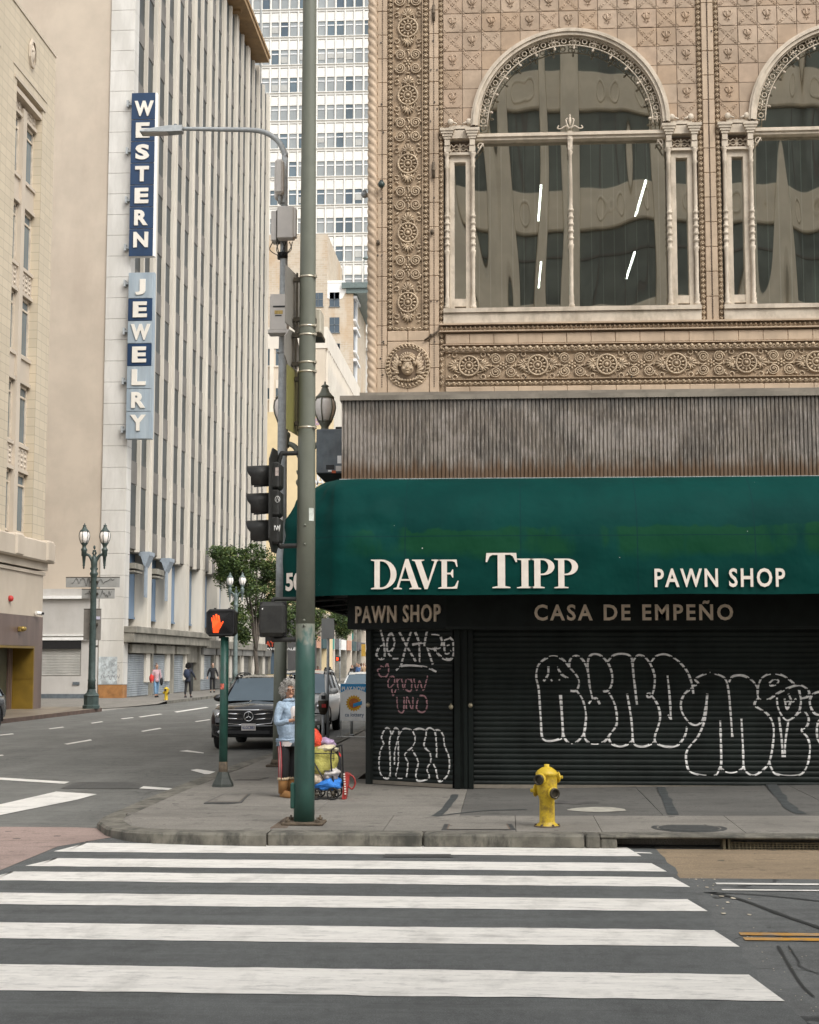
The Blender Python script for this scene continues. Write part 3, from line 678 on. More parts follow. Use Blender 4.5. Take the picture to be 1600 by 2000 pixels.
for s in (-1, 1):
    mb = MB()
    for j in range(3):
        for k in range(7):
            a = R(100) - R(30) * j * .5 - k * R(22); b = .075 + .042 * j
            p = Vector((mcx + s * (.145 + .0 * j + b * .45 * math.cos(a)), FY - .03 + .008 * j, mcz - .06 + b * 1.35 * math.sin(a)))
            mb.ell(p, (.022, .02, .05), 6, 4, rot=Matrix.Rotation(s * (R(90) - a) * .7, 3, 'Y'))
    part('wing', mb, m_relief, med)
mb = MB()
for k in range(9):
    a = R(90) + (k - 4) * R(19); mb.tube([(mcx, FY - .02, mcz + .10), (mcx + .125 * math.cos(a), FY - .05, mcz + .10 + .10 * math.sin(a))], [.006, .017], 6)
part('shell_crest', mb, m_relief, med)
mb = MB()
for k in range(9): t = k / 8; mb.tube([(mcx - .19 + .38 * t, FY - .015, mcz - .16 - .06 * math.sin(math.pi * t)), (mcx + (t - .5) * .25, FY - .03, mcz - .25 + .04 * abs(t - .5))], .018, 6)
part('drapery', mb, m_relief, med)
# --- wall tiles
def tile_relief(mb, kind, s):
    if kind == 0:      # fleur
        c = s * .30; o = s * .47
        P = [(-o + c * .5, -o), (o - c * .5, -o), (o, -o + c * .5), (o, o - c * .5), (o - c * .5, o), (-o + c * .5, o), (-o, o - c * .5), (-o, -o + c * .5)]
        mb.prism(P, lambda x, y, d: (x, -d, y), .006, .0)
        k = s / .295
        def T(pts, r): mb.tube([(x * k, -.008, z * k) for x, z in pts], [q * k for q in r] if isinstance(r, list) else r * k, 4, flat=.8)
        mb.ell((0, -.006, .035 * k), (.020 * k, .016, .060 * k), 6, 4)
        for q in (-1, 1):
            T([(q * .008, -.02), (q * .04, .01), (q * .062, .05), (q * .05, .085), (q * .035, .07)], [.012, .016, .014, .010, .006]); T([(q * .02, .09), (q * .035, .07)], .006)
            T([(q * .006, -.045), (q * .03, -.06), (q * .045, -.045)], [.010, .009, .006])
        T([(-.03, -.03), (.03, -.03)], .009); T([(0, -.035), (0, -.085)], [.010, .007])
    else:
        o = s * .47; mb.box(-o, -.003, -o, o, .0, o)
        for q in (-1, 1):
            for sg in (-1, 1):
                a, b = .035, o
                for off in (-.022, .022):
                    mb.tube([(q * a + off * .7, -.003, sg * a - q * sg * off * .7), (q * b * .97 + off * .35, -.003, sg * b * .97 - q * sg * off * .35)], .0045, 3)
                for t in (.4, .6, .8): mb.ell((q * t * o, -.003, sg * t * o), (.014, .008, .014), 5, 3)
        for k in range(4): a = k * math.pi / 2; mb.ell((.022 * math.cos(a), -.004, .022 * math.sin(a)), (.017, .011, .012), 5, 3, rot=Matrix.Rotation(-a, 3, 'Y'))
TW, TH = 3.878 / 13, .302
TM = {}
for kd in (0, 1):
    for mi in range(4):
        mb = MB(); g = .004; mb.box(-TW / 2 + g, 0, -TH / 2 + g, TW / 2 - g, .03, TH / 2 - g); tile_relief(mb, kd, TW); TM[(kd, mi)] = mb.mesh('wall_tile', m_tiles[mi])
for bay, x0 in enumerate((-.887, 3.33)):
    xc = x0 + 1.939; RO = 1.475; zc = 10.2
    for j in range(9):
        for i in range(13):
            cx = x0 + TW * (i + .5); cz = 10.205 + TH * (j + .5); kd = (i + j + 1) % 2; mi = random.randrange(4)
            cor = [(cx + sx * TW / 2, cz + sz * TH / 2) for sx in (-1, 1) for sz in (-1, 1)]
            ds = [math.hypot(a - xc, b - zc) for a, b in cor]
            if max(ds) < RO + .02: continue
            if min(ds) > RO: link('wall_tile', TM[(kd, mi)], pawn, (cx, FY + .022 + random.random() * .005, cz))
            else:
                P = []; g = .004; q = [(-1, -1), (1, -1), (1, 1), (-1, 1)]
                for e in range(4):
                    (ax, az), (bx, bz) = q[e], q[(e + 1) % 4]
                    for k in range(10):
                        t = k / 10; X = cx + (ax + (bx - ax) * t) * (TW / 2 - g); Z = cz + (az + (bz - az) * t) * (TH / 2 - g); d = math.hypot(X - xc, Z - zc)
                        if d < RO: X, Z = xc + (X - xc) * RO / d, zc + (Z - zc) * RO / d
                        P.append((X, Z))
                mb = MB(); mb.prism(P, lambda x, y, d: (x, FY + .022 - d, y), .0, -.03)
                part('wall_tile', mb, m_tiles[mi], pawn)
# --- arched windows
def mat_wavy_glass():
    g = NG('rippled_window_glass'); t = g.t; t.nodes.remove(g.b)
    tr = g.n('ShaderNodeBsdfTransparent'); tr.inputs[0].default_value = (.36, .42, .39, 1)
    gl = g.n('ShaderNodeBsdfGlossy'); gl.inputs['Roughness'].default_value = .015; gl.inputs['Color'].default_value = (.9, .9, .84, 1)
    fr = g.n('ShaderNodeFresnel'); fr.inputs['IOR'].default_value = 1.5
    bp = g.n('ShaderNodeBump'); bp.inputs['Strength'].default_value = 1.0; bp.inputs['Distance'].default_value = .042
    h = g.math('ADD', g.noise(.62, (1.5, 1, .30), 0, .4), g.math('MULTIPLY', g.noise(1.5, (1.6, 1, .22), 0), .18)); g.l(h, bp.inputs['Height'])
    g.l(bp.outputs[0], gl.inputs['Normal'])
    mx = g.n('ShaderNodeMixShader'); g.l(g.math('ADD', g.math('MULTIPLY', fr.outputs[0], 1.15), .48), mx.inputs[0]); g.l(tr.outputs[0], mx.inputs[1]); g.l(gl.outputs[0], mx.inputs[2])
    g.l(mx.outputs[0], g.out.inputs['Surface']); return g.m
m_glass = mat_wavy_glass()
m_wire = M('pale_blind_cord', (.75, .78, .74), .6, .05)
def colonette(x, z0, z1):
    r = .032; zt = z0 + (z1 - z0) * .36; P = [(r * 1.5, z0), (r * 1.5, z0 + .05), (r, z0 + .07), (r * 1.35, z0 + .10), (r, z0 + .13), (r * 1.25, z0 + .17), (r * .9, z0 + .2), (r, zt - .05)]
    for k in range(6): a = zt + k * .11; P += [(r * 1.35, a), (r * 1.35, a + .03), (r * .9, a + .045), (r * 1.15, a + .075), (r * .85, a + .10)]
    P += [(r, zt + .70), (r * .85, z1 - .25), (r * 1.3, z1 - .22), (r * .9, z1 - .18), (r * 1.2, z1 - .12), (r * .9, z1 - .08), (r * 1.5, z1 - .03), (r * 1.6, z1)]
    mb = MB(); mb.lathe(P, 10, (x, FY + .03, 0)); return mb
for bay, x0 in enumerate((-.887, 3.33)):
    xc = x0 + 1.943; zc = 10.2; GY = FY + .17
    mb = MB(); n = 56
    for ra, rb, d0, d1 in ((1.405, 1.455, .05, -.1), (1.455, 1.49, .075, -.02), (1.49, 1.52, .045, -.02)):
        for i in range(n):
            a, b = math.pi * i / n, math.pi * (i + 1) / n
            p = lambda r, t, d: F(xc + r * math.cos(t), zc + r * math.sin(t), d)
            mb.quad(p(ra, a, d0), p(rb, a, d0), p(rb, b, d0), p(ra, b, d0)); mb.quad(p(rb, a, d0), p(rb, a, d1), p(rb, b, d1), p(rb, b, d0)); mb.quad(p(ra, a, d0), p(ra, b, d0), p(ra, b, d1), p(ra, a, d1))
    win = part('arched_window', mb, m_trim, pawn)
    # pierced lacework band
    mb = MB(); pr = lambda r, t: F(xc + r * math.cos(t), zc + r * math.sin(t), -.01)
    for r in (1.395, 1.262): mb.tube([pr(r, math.pi * i / 48) for i in range(49)], .010, 5)
    nn = 26
    for i in range(nn):
        t = math.pi * (i + .5) / nn; c = Vector(pr(1.328, t)); rad = Vector((math.cos(t), 0, math.sin(t))); tan = Vector((-math.sin(t), 0, math.cos(t)))
        if i % 2: mb.tube([c + rad * .036 * math.cos(a) + tan * .036 * math.sin(a) for a in [k * math.pi / 5 for k in range(10)]], .0085, 4, closed=True); sp = .036
        else:
            for s in (-1, 1):
                mb.tube([c + rad * s * .062, c + rad * s * .03 + tan * .03, c + rad * s * .008, c + rad * s * .03 - tan * .03, c + rad * s * .062], .009, 4); mb.tube([c, c + tan * s * .07], .010, 4)
            mb.ell(c, .018, 6, 4)
        for s in (-1, 1):
            mb.tube([c + tan * .075 + rad * s * .008, c + tan * .075 + rad * s * .035, c + tan * .06 + rad * s * .055], .008, 4)
        if i % 2 == 0:
            q = Vector(pr(1.255, t)); mb.tube([q, q - rad * .05], [.014, .006], 4); mb.ell(q - rad * .045, .018, 5, 3)
            mb.tube([q - rad * .03 - tan * .022, q - rad * .03 + tan * .022], .008, 4)
    part('lacework', mb, m_trim, win)
    # glass
    mb = MB(); P = [(xc + 1.40 * math.cos(math.pi * i / 40), zc + 1.40 * math.sin(math.pi * i / 40)) for i in range(41)] + [(xc - 1.40, 10.04), (xc + 1.40, 10.04)]
    mb.add([F(x, z, -.16) for x, z in P], [list(range(len(P)))]); part('pane', mb, m_glass, win)
    for a, b in ((-1.46, -.02), (.02, 1.46)): mb = MB(); mb.quad(F(xc + a, 7.33, -.17), F(xc + b, 7.33, -.17), F(xc + b, 10.0, -.17), F(xc + a, 10.0, -.17)); part('pane', mb, m_glass, win)
    mb = MB(); mb.box(xc - 1.46, FY + .02, 9.985, xc + 1.46, FY + .20, 10.03); mb.box(xc - 1.46, FY - .01, 10.03, xc + 1.46, FY + .22, 10.07); mb.box(xc - 1.46, FY + .03, 10.07, xc + 1.46, FY + .20, 10.095); part('transom', mb, m_trim, win)
    mb = MB(); mb.box(x0 + .0, FY - .06, 7.28, x0 + 3.878, FY + .3, 7.345); mb.box(x0 + .0, FY - .03, 7.12, x0 + 3.878, FY + .3, 7.275); part('sill', mb, m_trim, win)
    for cxo in (-1.885, -1.49, 0, 1.49, 1.885): part('colonette', colonette(xc + cxo, 7.345, 9.985 if cxo == 0 else 9.80), m_trim, win)
    mb = MB(); cx = xc; mb.box(cx - .035, FY - .0, 9.80, cx + .035, FY + .08, 10.1)
    for s in (-1, 1):
        mb.tube(smooth_path([(cx, FY - .01, 10.14), (cx + s * .07, FY - .01, 10.17), (cx + s * .14, FY - .01, 10.13), (cx + s * .19, FY - .01, 10.14), (cx + s * .17, FY - .01, 10.18)], 4), .011, 5)
        mb.tube(smooth_path([(cx + s * .02, FY - .01, 10.12), (cx + s * .06, FY - .01, 10.26), (cx + s * .03, FY - .01, 10.29)], 4), .011, 5)
    mb.ell((cx, FY - .01, 10.25), (.022, .018, .07), 6, 5); mb.ell((cx, FY - .01, 10.33), (.014, .012, .03), 6, 4); part('crest', mb, m_trim, win)
    for s in (-1, 1):
        a, b = sorted((xc + s * 1.85, xc + s * 1.525)); mb = MB()
        mb.box(a, FY + .06, 7.345, a + .075, FY + .2, 9.659); mb.box(b - .075, FY + .06, 7.345, b, FY + .2, 9.659); mb.box(a, FY + .06, 9.66, b, FY + .2, 9.76); mb.box(a + .07, FY + .07, 7.40, b - .07, FY + .2, 7.52); mb.box(a, FY + .01, 9.76, b, FY + .2, 9.80)
        for q0_, q1_ in ((a - .055, a + .001), (b - .001, b + .055)): mb.box(q0_, FY + .09, 7.345, q1_, FY + .2, 9.80)
        sl = part('sidelight', mb, m_trim, win)
        mb = MB(); mb.quad((a + .07, FY + .15, 7.5), (b - .07, FY + .15, 7.5), (b - .07, FY + .15, 9.7), (a + .07, FY + .15, 9.7)); part('pane', mb, m_glass, win)
        mb = MB(); mb.box(a, FY + .13, 9.80, b, FY + .17, 10.0); part('panel_back', mb, m_joint, win)
        mb = MB(); cx = (a + b) / 2; cz = 9.895
        for q in (-1, 1):
            for u in (-1, 1): mb.tube(smooth_path([(cx, FY + .1, cz), (cx + q * .05, FY + .09, cz + u * .05), (cx + q * .1, FY + .09, cz + u * .02), (cx + q * .14, FY + .09, cz + u * .06), (cx + q * .145, FY + .09, cz + u * .02)], 4), .010, 5)
            mb.ell((cx, FY + .09, cz + q * .04), (.018, .015, .035), 6, 4)
        mb.tube([(cx - .13, FY + .1, cz), (cx + .13, FY + .1, cz)], .008, 4); part('fretwork', mb, m_trim, win)
        mb = MB()
        for e in (a - .03, b + .03):
            for k, (zz0, hw) in enumerate(((9.80, .045), (9.90, .04), (10.0, .055), (10.04, .075), (10.08, .095), (10.12, .11))): mb.box(e - hw, FY - .02 - .012 * k, zz0, e + hw, FY + .2, zz0 + (.095 if k < 2 else .042))
        mb.box(a, FY + .0, 10.02, b, FY + .2, 10.15); part('capital', mb, m_trim, win)
        mb = MB(); mb.box(a, FY - .01, 10.165, b, FY + .1, 10.22)
        for e, q in ((a + .02, 1), (b - .02, -1)): mb.ell((e, FY - .02, 10.27), (.05, .03, .055), 7, 5); mb.tube([(e + q * .03, FY - .02, 10.27), (e + q * .1, FY - .02, 10.235)], .016, 5)
        part('cresting', mb, m_trim, win)
        # bracket scroll inside the main light
        e = xc + s * 1.43; mb = MB(); mb.tube([(e - s * (.05 + .055 * (1 - t) * math.cos(t * 7)), FY + .05, 9.86 + .075 * (1 - t) * math.sin(t * 7) + .03) for t in [i / 20 for i in range(21)]], .011, 5); mb.tube([(e - s * .1, FY + .05, 9.95), (e, FY + .05, 9.78)], .012, 5); part('bracket_scroll', mb, m_trim, win)
    mb = MB()
    for k in range(17):
        x = xc - 1.4 + k * .172
        mb.box(x - .006, FY + .20, 7.33, x + .006, FY + .205, 9.95)
    tag(part('blind_cords', mb, m_wire, win), kind='stuff')
mb = MB(); mb.box(4.7, FY + .24, 7.34, 5.6, FY + .25, 7.98); part('paper_sheet', mb, M('greyed_paper', (.33, .34, .31), .8, .05), pawn)
# rusty tie brackets, anchor holes, fixtures
m_rust = M('rusty_iron', (.10, .075, .05), .8, .3, 20)
for px, py, ang in ((847, 25, 0), (847, 332, 0), (843, 655, -35), (844, 453, 4), (739, 474, 10)):
    p = at(px, py, FY - .03); L = .13 if ang in (0, -35) else .04; mb = MB(); d = Vector((math.sin(R(-ang)), 0, math.cos(R(-ang))))
    d = Vector((math.cos(R(35)), 0, math.sin(R(35)))) if ang == -35 else d
    mb.tube([p - d * L, p + d * L], .022, 6, flat=.6); mb.ell(p, .03, 6, 4); part('rusty_bracket', mb, m_rust, pawn)
hl = MB(); hl.lathe([(.012, -.006), (.012, 0)], 8, mat=Matrix.Rotation(R(90), 3, 'X')); hlm = hl.mesh('anchor_hole', m_black)
for px, py in ((744, 83), (846, 79), (842, 136), (854, 136), (745, 203), (849, 199), (854, 212), (841, 236), (749, 258), (744, 388), (738, 498), (746, 498), (848, 386), (749, 667), (750, 671), (743, 700), (849, 667), (748, 732), (842, 588), (854, 588), (1027, 737), (1234, 736), (1390, 60)):
    p = at(px, py, FY - .012); link('anchor_hole', hlm, pawn, p)
for i, (px, py, Yd) in enumerate(((745, 360, FY - .12), (712, 380, FY + .5))):
    p = at(px, py, Yd); d = thing('globe_light', ('small dark globe light on the pale strip beside the rope column', 'small grey globe light jutting out behind the rope column')[i], 'light fixture', p)
    mb = MB(); mb.ell(p, .055, 12, 8); part('globe', mb, m_lampgrn if i == 0 else m_galv, d)
    mb = MB(); mb.tube([p + Vector((.0, .05, -.01)), p + Vector((.0 if i == 0 else .1, .14 if i == 0 else .05, -.01))], .02, 8); mb.tube([p + Vector((0, 0, .04)), p + Vector((0, 0, .062))], .03, 8); part('stem', mb, m_black, d)
# --- ledge + corrugated metal band
CY = 22.0; zt = at(1000, 779, CY).z; zb = 4.70; CXL = -2.385
m_ledge = M('weathered_grey_ledge', (.21, .185, .15), .7, .2, 3, st=(.3, 1, 1), grime=.4, gsc=3, gcol=(.09, .08, .06))
mb = MB(); mb.box(CXL - .03, CY - .03, zt, XR, FY + .05, zt + .07); mb.box(XL - .1, FY - .14, zt + .07, XR, FY + .05, 6.05); part('ledge', mb, m_ledge, pawn)
def mat_corr():
    g = NG('streaked_corrugated_steel'); b = g.b; b.inputs['Roughness'].default_value = .6; b.inputs['Metallic'].default_value = .0
    c = g.mix(g.ramp(g.noise(9, (3.2, 1, .22), 6, .75), .35, .68), (.095, .078, .062), (.235, .20, .165))
    c = g.mix(g.math('MULTIPLY', g.ramp(g.noise(.9, (1, 1, 1.6), 5, .7), .42, .62), .4), c, (.40, .36, .325)); c = g.mix(g.math('MULTIPLY', g.ramp(g.noise(1.5, (1.4, 1, .7), 5, .7), .5, .68), .55), c, (.06, .052, .045))
    c = g.mix(g.math('MULTIPLY', g.ramp(g.noise(26, (2, 1, .12), 4, .8), .56, .66), .45), c, (.52, .48, .44))
    c = g.mix(g.math('MULTIPLY', g.ramp(g.noise(30, (2, 1, .2), 4), .56, .68), .4), c, (.045, .04, .035))
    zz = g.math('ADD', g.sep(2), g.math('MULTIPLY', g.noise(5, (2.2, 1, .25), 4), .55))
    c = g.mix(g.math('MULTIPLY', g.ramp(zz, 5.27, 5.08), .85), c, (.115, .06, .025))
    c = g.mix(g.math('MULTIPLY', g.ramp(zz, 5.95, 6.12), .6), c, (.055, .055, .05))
    g.l(c, b.inputs['Base Color']); return g.m
m_corr = mat_corr(); mb = MB(); P = []; x = CXL
while x < XR:
    w = .058; P += [(x, 0), (x + w * .30, 0), (x + w * .42, .022), (x + w * .55, .022), (x + w * .67, 0), (x + w, 0)]; x += w
for i in range(len(P) - 1):
    if P[i + 1][0] - P[i][0] < 1e-6: continue
    (a, da), (b, db) = P[i], P[i + 1]; mb.quad((a, CY + da, zb), (b, CY + db, zb), (b, CY + db, zt), (a, CY + da, zt))
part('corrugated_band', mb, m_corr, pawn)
mb = MB(); mb.box(CXL, CY + .03, 4.6, XR, CY + .06, zt); mb.box(CXL, CY + .004, zb, CXL + .02, 28, zt); part('band_backing', mb, m_corr, pawn)
mb = MB(); mb.box(CXL - .03, CY - .022, 4.688, XR, CY + .02, 4.70); part('flashing', mb, m_galv, pawn)
# --- shop fascia with lettering
C0 = Vector((-.73, 22.42, 0)); C1 = Vector((-2.07, 23.28, 0)); CD = (C1 - C0).normalized(); CN = Vector((CD.y * -1, CD.x, 0)); CN = -CN if CN.y > 0 else CN
FB = .235; zf0, zf1 = at(1000, 1226, FY - FB).z, 3.2
f0 = C0 + CN * FB; f1 = f0 + CD * 1.86; fr0 = Vector((-.849, FY - FB, 0))
mb = MB(); mb.box(fr0.x, FY - FB, zf0, XR, FY + .06, zf1)
A, B = Vector((fr0.x, FY - FB, 0)), Vector((fr0.x, FY - FB, 0)) + CD * 1.86
mb.add([(A.x, A.y, zf0), (B.x, B.y, zf0), (B.x + .5, B.y + .8, zf0), (A.x, A.y + .8, zf0), (A.x, A.y, zf1), (B.x, B.y, zf1), (B.x + .5, B.y + .8, zf1), (A.x, A.y + .8, zf1)], [[0, 1, 5, 4], [1, 2, 6, 5], [0, 3, 2, 1]])
fas = part('shop_fascia', mb, m_dark, pawn)
mb = MB(); mb.box(fr0.x, FY - FB - .012, zf0 - .02, XR, FY - .02, zf0 + .02); part('fascia_trim', mb, m_shut, fas)
def flat_text(name, body, m, x0, x1, y0, y1, P0, N, parent, bold=.02, extrude=.01, d=.012, space=1.0, shear=0.):
    N = Vector(N).normalized(); a = hit(x0, (y0 + y1) / 2, P0, N); b = hit(x1, (y0 + y1) / 2, P0, N); c = hit((x0 + x1) / 2, y0, P0, N); e = hit((x0 + x1) / 2, y1, P0, N)
    me = fit(text_mesh(name, body, 1, m, bold, extrude, space, shear=shear), (a - b).length, (c - e).length)
    for v in me.vertices: v.co.z = v.co.z if abs(v.co.z) < .0501 else v.co.z
    p = (c + e) / 2 + N * d; yawr = math.atan2(N.x, -N.y)
    return letters(me, m, parent, p, (R(90), 0, yawr))
def letters(me, m, parent, p, rot):      # one object for each character of a text mesh
    n = len(me.vertices); up = list(range(n))
    def fd(i):
        while up[i] != i: up[i] = up[up[i]]; i = up[i]
        return i
    for e in me.edges: a, b = fd(e.vertices[0]), fd(e.vertices[1]); up[a] = b
    isl = {}
    for i in range(n): isl.setdefault(fd(i), []).append(i)
    G = []
    for ids in isl.values():
        lo, hi = min(me.vertices[i].co.x for i in ids), max(me.vertices[i].co.x for i in ids)
        for q in G:
            if min(hi, q[1]) - max(lo, q[0]) > .5 * min(hi - lo, q[1] - q[0]): q[0] = min(lo, q[0]); q[1] = max(hi, q[1]); q[2].extend(ids); break
        else: G.append([lo, hi, list(ids)])
    for lo, hi, ids in sorted(G):
        mp = {i: k for k, i in enumerate(ids)}; m2 = bpy.data.meshes.new('letter'); m2.from_pydata([me.vertices[i].co[:] for i in ids], [], [[mp[v] for v in f.vertices] for f in me.polygons if f.vertices[0] in mp]); m2.materials.append(m); link('letter', m2, parent, p, rot)
    bpy.data.meshes.remove(me)
flat_text('lettering', 'CASA DE EMPEÑO', m_tan_letter, 1043, 1431, 1173, 1212, (0, FY - FB, 0), (0, -1, 0), fas, .022, .012, space=1.25)
flat_text('lettering', 'PAWN SHOP', m_tan_letter, 694, 860, 1182, 1216, A, CN, fas, .02, .012, space=1.15)
# --- roller shutters: every slat its own piece, graffiti sprayed on the slats
PIT = .0785
def dep(t): return .016 * max(0., math.sin(math.pi * min(1, max(0, (t - .08) / .92)))) ** .6
def slat_mesh(w):
    mb = MB(); ts = [0, .08, .16, .3, .5, .7, .9, 1.0]; vs = []
    for t in ts: vs += [(0, -dep(t), t * PIT), (w, -dep(t), t * PIT)]
    mb.add(vs, [[2 * i, 2 * i + 1, 2 * i + 3, 2 * i + 2] for i in range(len(ts) - 1)], 0, True); return mb.mesh('slat', m_shut, fix=False)
def shutter(p0, d, w, zlo, n, label):
    nrm = Vector((d.y, -d.x, 0)); ang = math.atan2(d.y, d.x); me = slat_mesh(w); mb = MB()
    mb.add([p0 + Vector((0, 0, zlo)), p0 + d * w + Vector((0, 0, zlo)), p0 + d * w + Vector((0, 0, zlo + n * PIT)), p0 + Vector((0, 0, zlo + n * PIT))], [[0, 1, 2, 3]])
    for v in range(len(mb.v)): mb.v[v] = tuple(Vector(mb.v[v]) - nrm * .012)
    sh = part('roller_shutter', mb, m_black, pawn); sh['label'] = label
    for i in range(n):
        q = p0 + nrm * .002 * random.random(); link('slat', me, sh, (q.x, q.y, zlo + i * PIT), (0, 0, ang))
    mb = MB(); h = .05
    mb.add([p0 + Vector((0, 0, zlo - .03)) + nrm * .02, p0 + d * w + Vector((0, 0, zlo - .03)) + nrm * .02, p0 + d * w + Vector((0, 0, zlo + .025)) + nrm * .02, p0 + Vector((0, 0, zlo + .025)) + nrm * .02], [[0, 1, 2, 3]]); part('bottom_bar', mb, m_ledge, sh)
    return sh, nrm
def graffiti(strokes, sc, ox, oy, P0, N, d, zlo, m, parent, wid, kk=6):
    N = Vector(N)
    for S in strokes:
        mb = MB()
        P = smooth_path([hit(ox + x / sc, oy + y / sc, P0, N) for x, y in S], kk)
        Q = [P[0]]
        for a, b in zip(P, P[1:]):
            n = max(1, int((b - a).length / .006))
            for i in range(1, n + 1): Q.append(a.lerp(b, i / n))
        prev = None
        for i, q in enumerate(Q):
            a = Q[max(0, i - 4)]; b = Q[min(len(Q) - 1, i + 4)]; t = (b - a)
            if t.length < 1e-6: continue
            t.normalize(); s = N.cross(t); ww = wid * (.85 + .35 * noise.noise(q * 9)); row = []
            for e in (-1, 0, 1):
                r = q + s * ww * e; f = ((r.z - zlo) / PIT) % 1.0; row.append((r + N * (dep(f) + .003), f))
            if prev is not None:
                for e in (0, 1):
                    fs = [prev[e][1], prev[e + 1][1], row[e][1], row[e + 1][1]]
                    if min(fs) < .10 or max(fs) - min(fs) > .5: continue
                    mb.quad(prev[e][0], prev[e + 1][0], row[e + 1][0], row[e][0])
            prev = row
        tag(part('graffiti', mb, m, parent), kind='stuff')
m_spray = M('white_spray_paint', (.80, .78, .76), .7, .15, 14); m_spink = M('pink_spray_paint', (.50, .27, .29), .7, .2, 14)
ZL = .19; bx0 = at(925, 1400, 22.47).x
shA, nA = shutter(Vector((bx0, 22.47, 0)), Vector((1, 0, 0)), XR - bx0, ZL, 30, 'wide dark green roller shutter with white bubble letter graffiti')
big = [[(250, 525), (262, 640), (265, 720), (252, 754), (165, 758), (150, 640), (140, 500), (127, 430), (142, 365), (205, 325), (262, 340), (298, 380), (340, 430), (350, 465), (336, 503), (305, 505)],
 [(336, 503), (368, 550), (385, 620), (383, 680), (370, 735), (330, 775), (290, 770), (266, 715), (256, 525)], [(298, 380), (305, 340), (335, 322), (370, 345), (395, 400), (405, 480), (420, 545)], [(400, 572), (418, 550), (440, 545), (458, 575)],
 [(375, 720), (385, 760), (420, 780), (480, 770), (510, 730)], [(395, 400), (398, 340), (420, 315), (460, 320), (500, 360), (520, 410), (522, 460), (505, 500), (482, 508), (482, 498), (500, 500)],
 [(505, 515), (530, 560), (545, 620), (545, 680), (520, 720), (505, 745), (520, 780), (570, 795), (620, 770), (628, 740), (620, 640), (600, 520)], [(500, 350), (530, 320), (570, 312), (610, 320), (628, 350), (632, 410)], [(625, 350), (640, 480), (652, 580)],
 [(628, 355), (655, 320), (690, 328), (720, 365), (742, 420), (742, 480), (728, 530), (708, 538), (705, 522), (722, 518)], [(728, 530), (760, 580), (772, 640), (762, 690), (745, 740), (750, 775), (800, 795), (860, 790), (900, 740), (912, 690)],
 [(628, 740), (640, 785), (690, 795), (745, 770)], [(720, 365), (750, 325), (800, 315), (860, 345), (910, 400), (935, 460), (945, 520)], [(810, 425), (822, 540), (828, 655)], [(812, 630), (828, 652)],
 [(945, 480), (970, 465), (955, 448), (975, 430), (1030, 412), (1085, 425), (1115, 450), (1130, 520), (1140, 640), (1148, 745)], [(940, 490), (900, 520), (880, 570), (890, 625), (930, 675), (970, 680), (1000, 640), (1018, 520)],
 [(1018, 520), (1005, 650), (970, 740), (915, 810), (908, 870), (935, 930), (1050, 948), (1080, 910), (1090, 870), (1085, 660)], [(1080, 905), (1130, 928), (1190, 915), (1205, 870), (1195, 650)],
 [(1205, 870), (1215, 920), (1260, 945), (1320, 905), (1345, 860), (1362, 760), (1360, 680), (1330, 625), (1265, 580), (1280, 545)], [(1130, 460), (1150, 430), (1200, 425), (1250, 450), (1280, 490)],
 [(1280, 490), (1300, 440), (1350, 415), (1410, 425), (1460, 460), (1478, 480)], [(1380, 520), (1440, 490), (1500, 475), (1545, 505), (1540, 535), (1505, 545)], [(1280, 490), (1285, 545), (1330, 552), (1380, 520)], [(1340, 465), (1365, 445), (1388, 452), (1378, 470), (1350, 478), (1340, 465)],
 [(1380, 540), (1385, 590), (1410, 640), (1440, 658), (1490, 620), (1505, 560), (1495, 500)], [(1480, 625), (1520, 610), (1545, 650), (1535, 690), (1508, 710), (1540, 750), (1552, 810), (1535, 900), (1490, 945), (1380, 940), (1350, 905), (1340, 870)],
 [(1390, 640), (1405, 760), (1410, 850)], [(1440, 660), (1425, 760), (1420, 850)], [(1650, 515), (1600, 510), (1560, 530), (1552, 575), (1580, 625), (1640, 632)], [(1640, 655), (1600, 660), (1588, 710), (1600, 770), (1660, 800)],
 [(190, 378), (188, 420), (165, 455)], [(235, 380), (260, 420), (295, 440)], [(203, 452), (210, 448)], [(242, 447), (249, 443)], [(1420, 545), (1432, 600), (1450, 560), (1425, 560)], [(1440, 520), (1460, 560), (1480, 545)]]
graffiti(big, 2.667, 1000, 1160, (0, 22.47, 0), nA, Vector((1, 0, 0)), ZL, m_spray, shA, .018)
q0 = C0 + CD * .035; q1 = C0 + CD * 1.53
shB, nB = shutter(Vector((q1.x, q1.y, 0)), -CD, 1.495, ZL, 30, 'narrow angled roller shutter at the corner with white and pink tags')
sB = [[(225, 245), (248, 340), (252, 425), (225, 442), (197, 415), (215, 365), (250, 350)], [(265, 395), (300, 385), (320, 330), (300, 270), (275, 300), (270, 380), (300, 430), (345, 435)], [(350, 255), (400, 350), (465, 460)], [(435, 250), (400, 350), (365, 485)], [(455, 250), (485, 330), (490, 470)], [(440, 345), (520, 330)],
 [(540, 255), (525, 330), (530, 360), (600, 370), (640, 350), (630, 290), (570, 280)], [(540, 360), (580, 480)], [(580, 365), (640, 430), (700, 445), (722, 400), (716, 320), (690, 295)], [(655, 320), (690, 310)], [(655, 320), (665, 400), (705, 390)], [(660, 360), (695, 350)]]
graffiti(sB, 3.478, 680, 1160, (q0.x, q0.y, 0), nB, None, ZL, m_spray, shB, .022)
graffiti([[(330, 520), (370, 490), (450, 487), (540, 500), (605, 530)]], 3.478, 680, 1160, (q0.x, q0.y, 0), nB, None, ZL, m_spray, shB, .018)
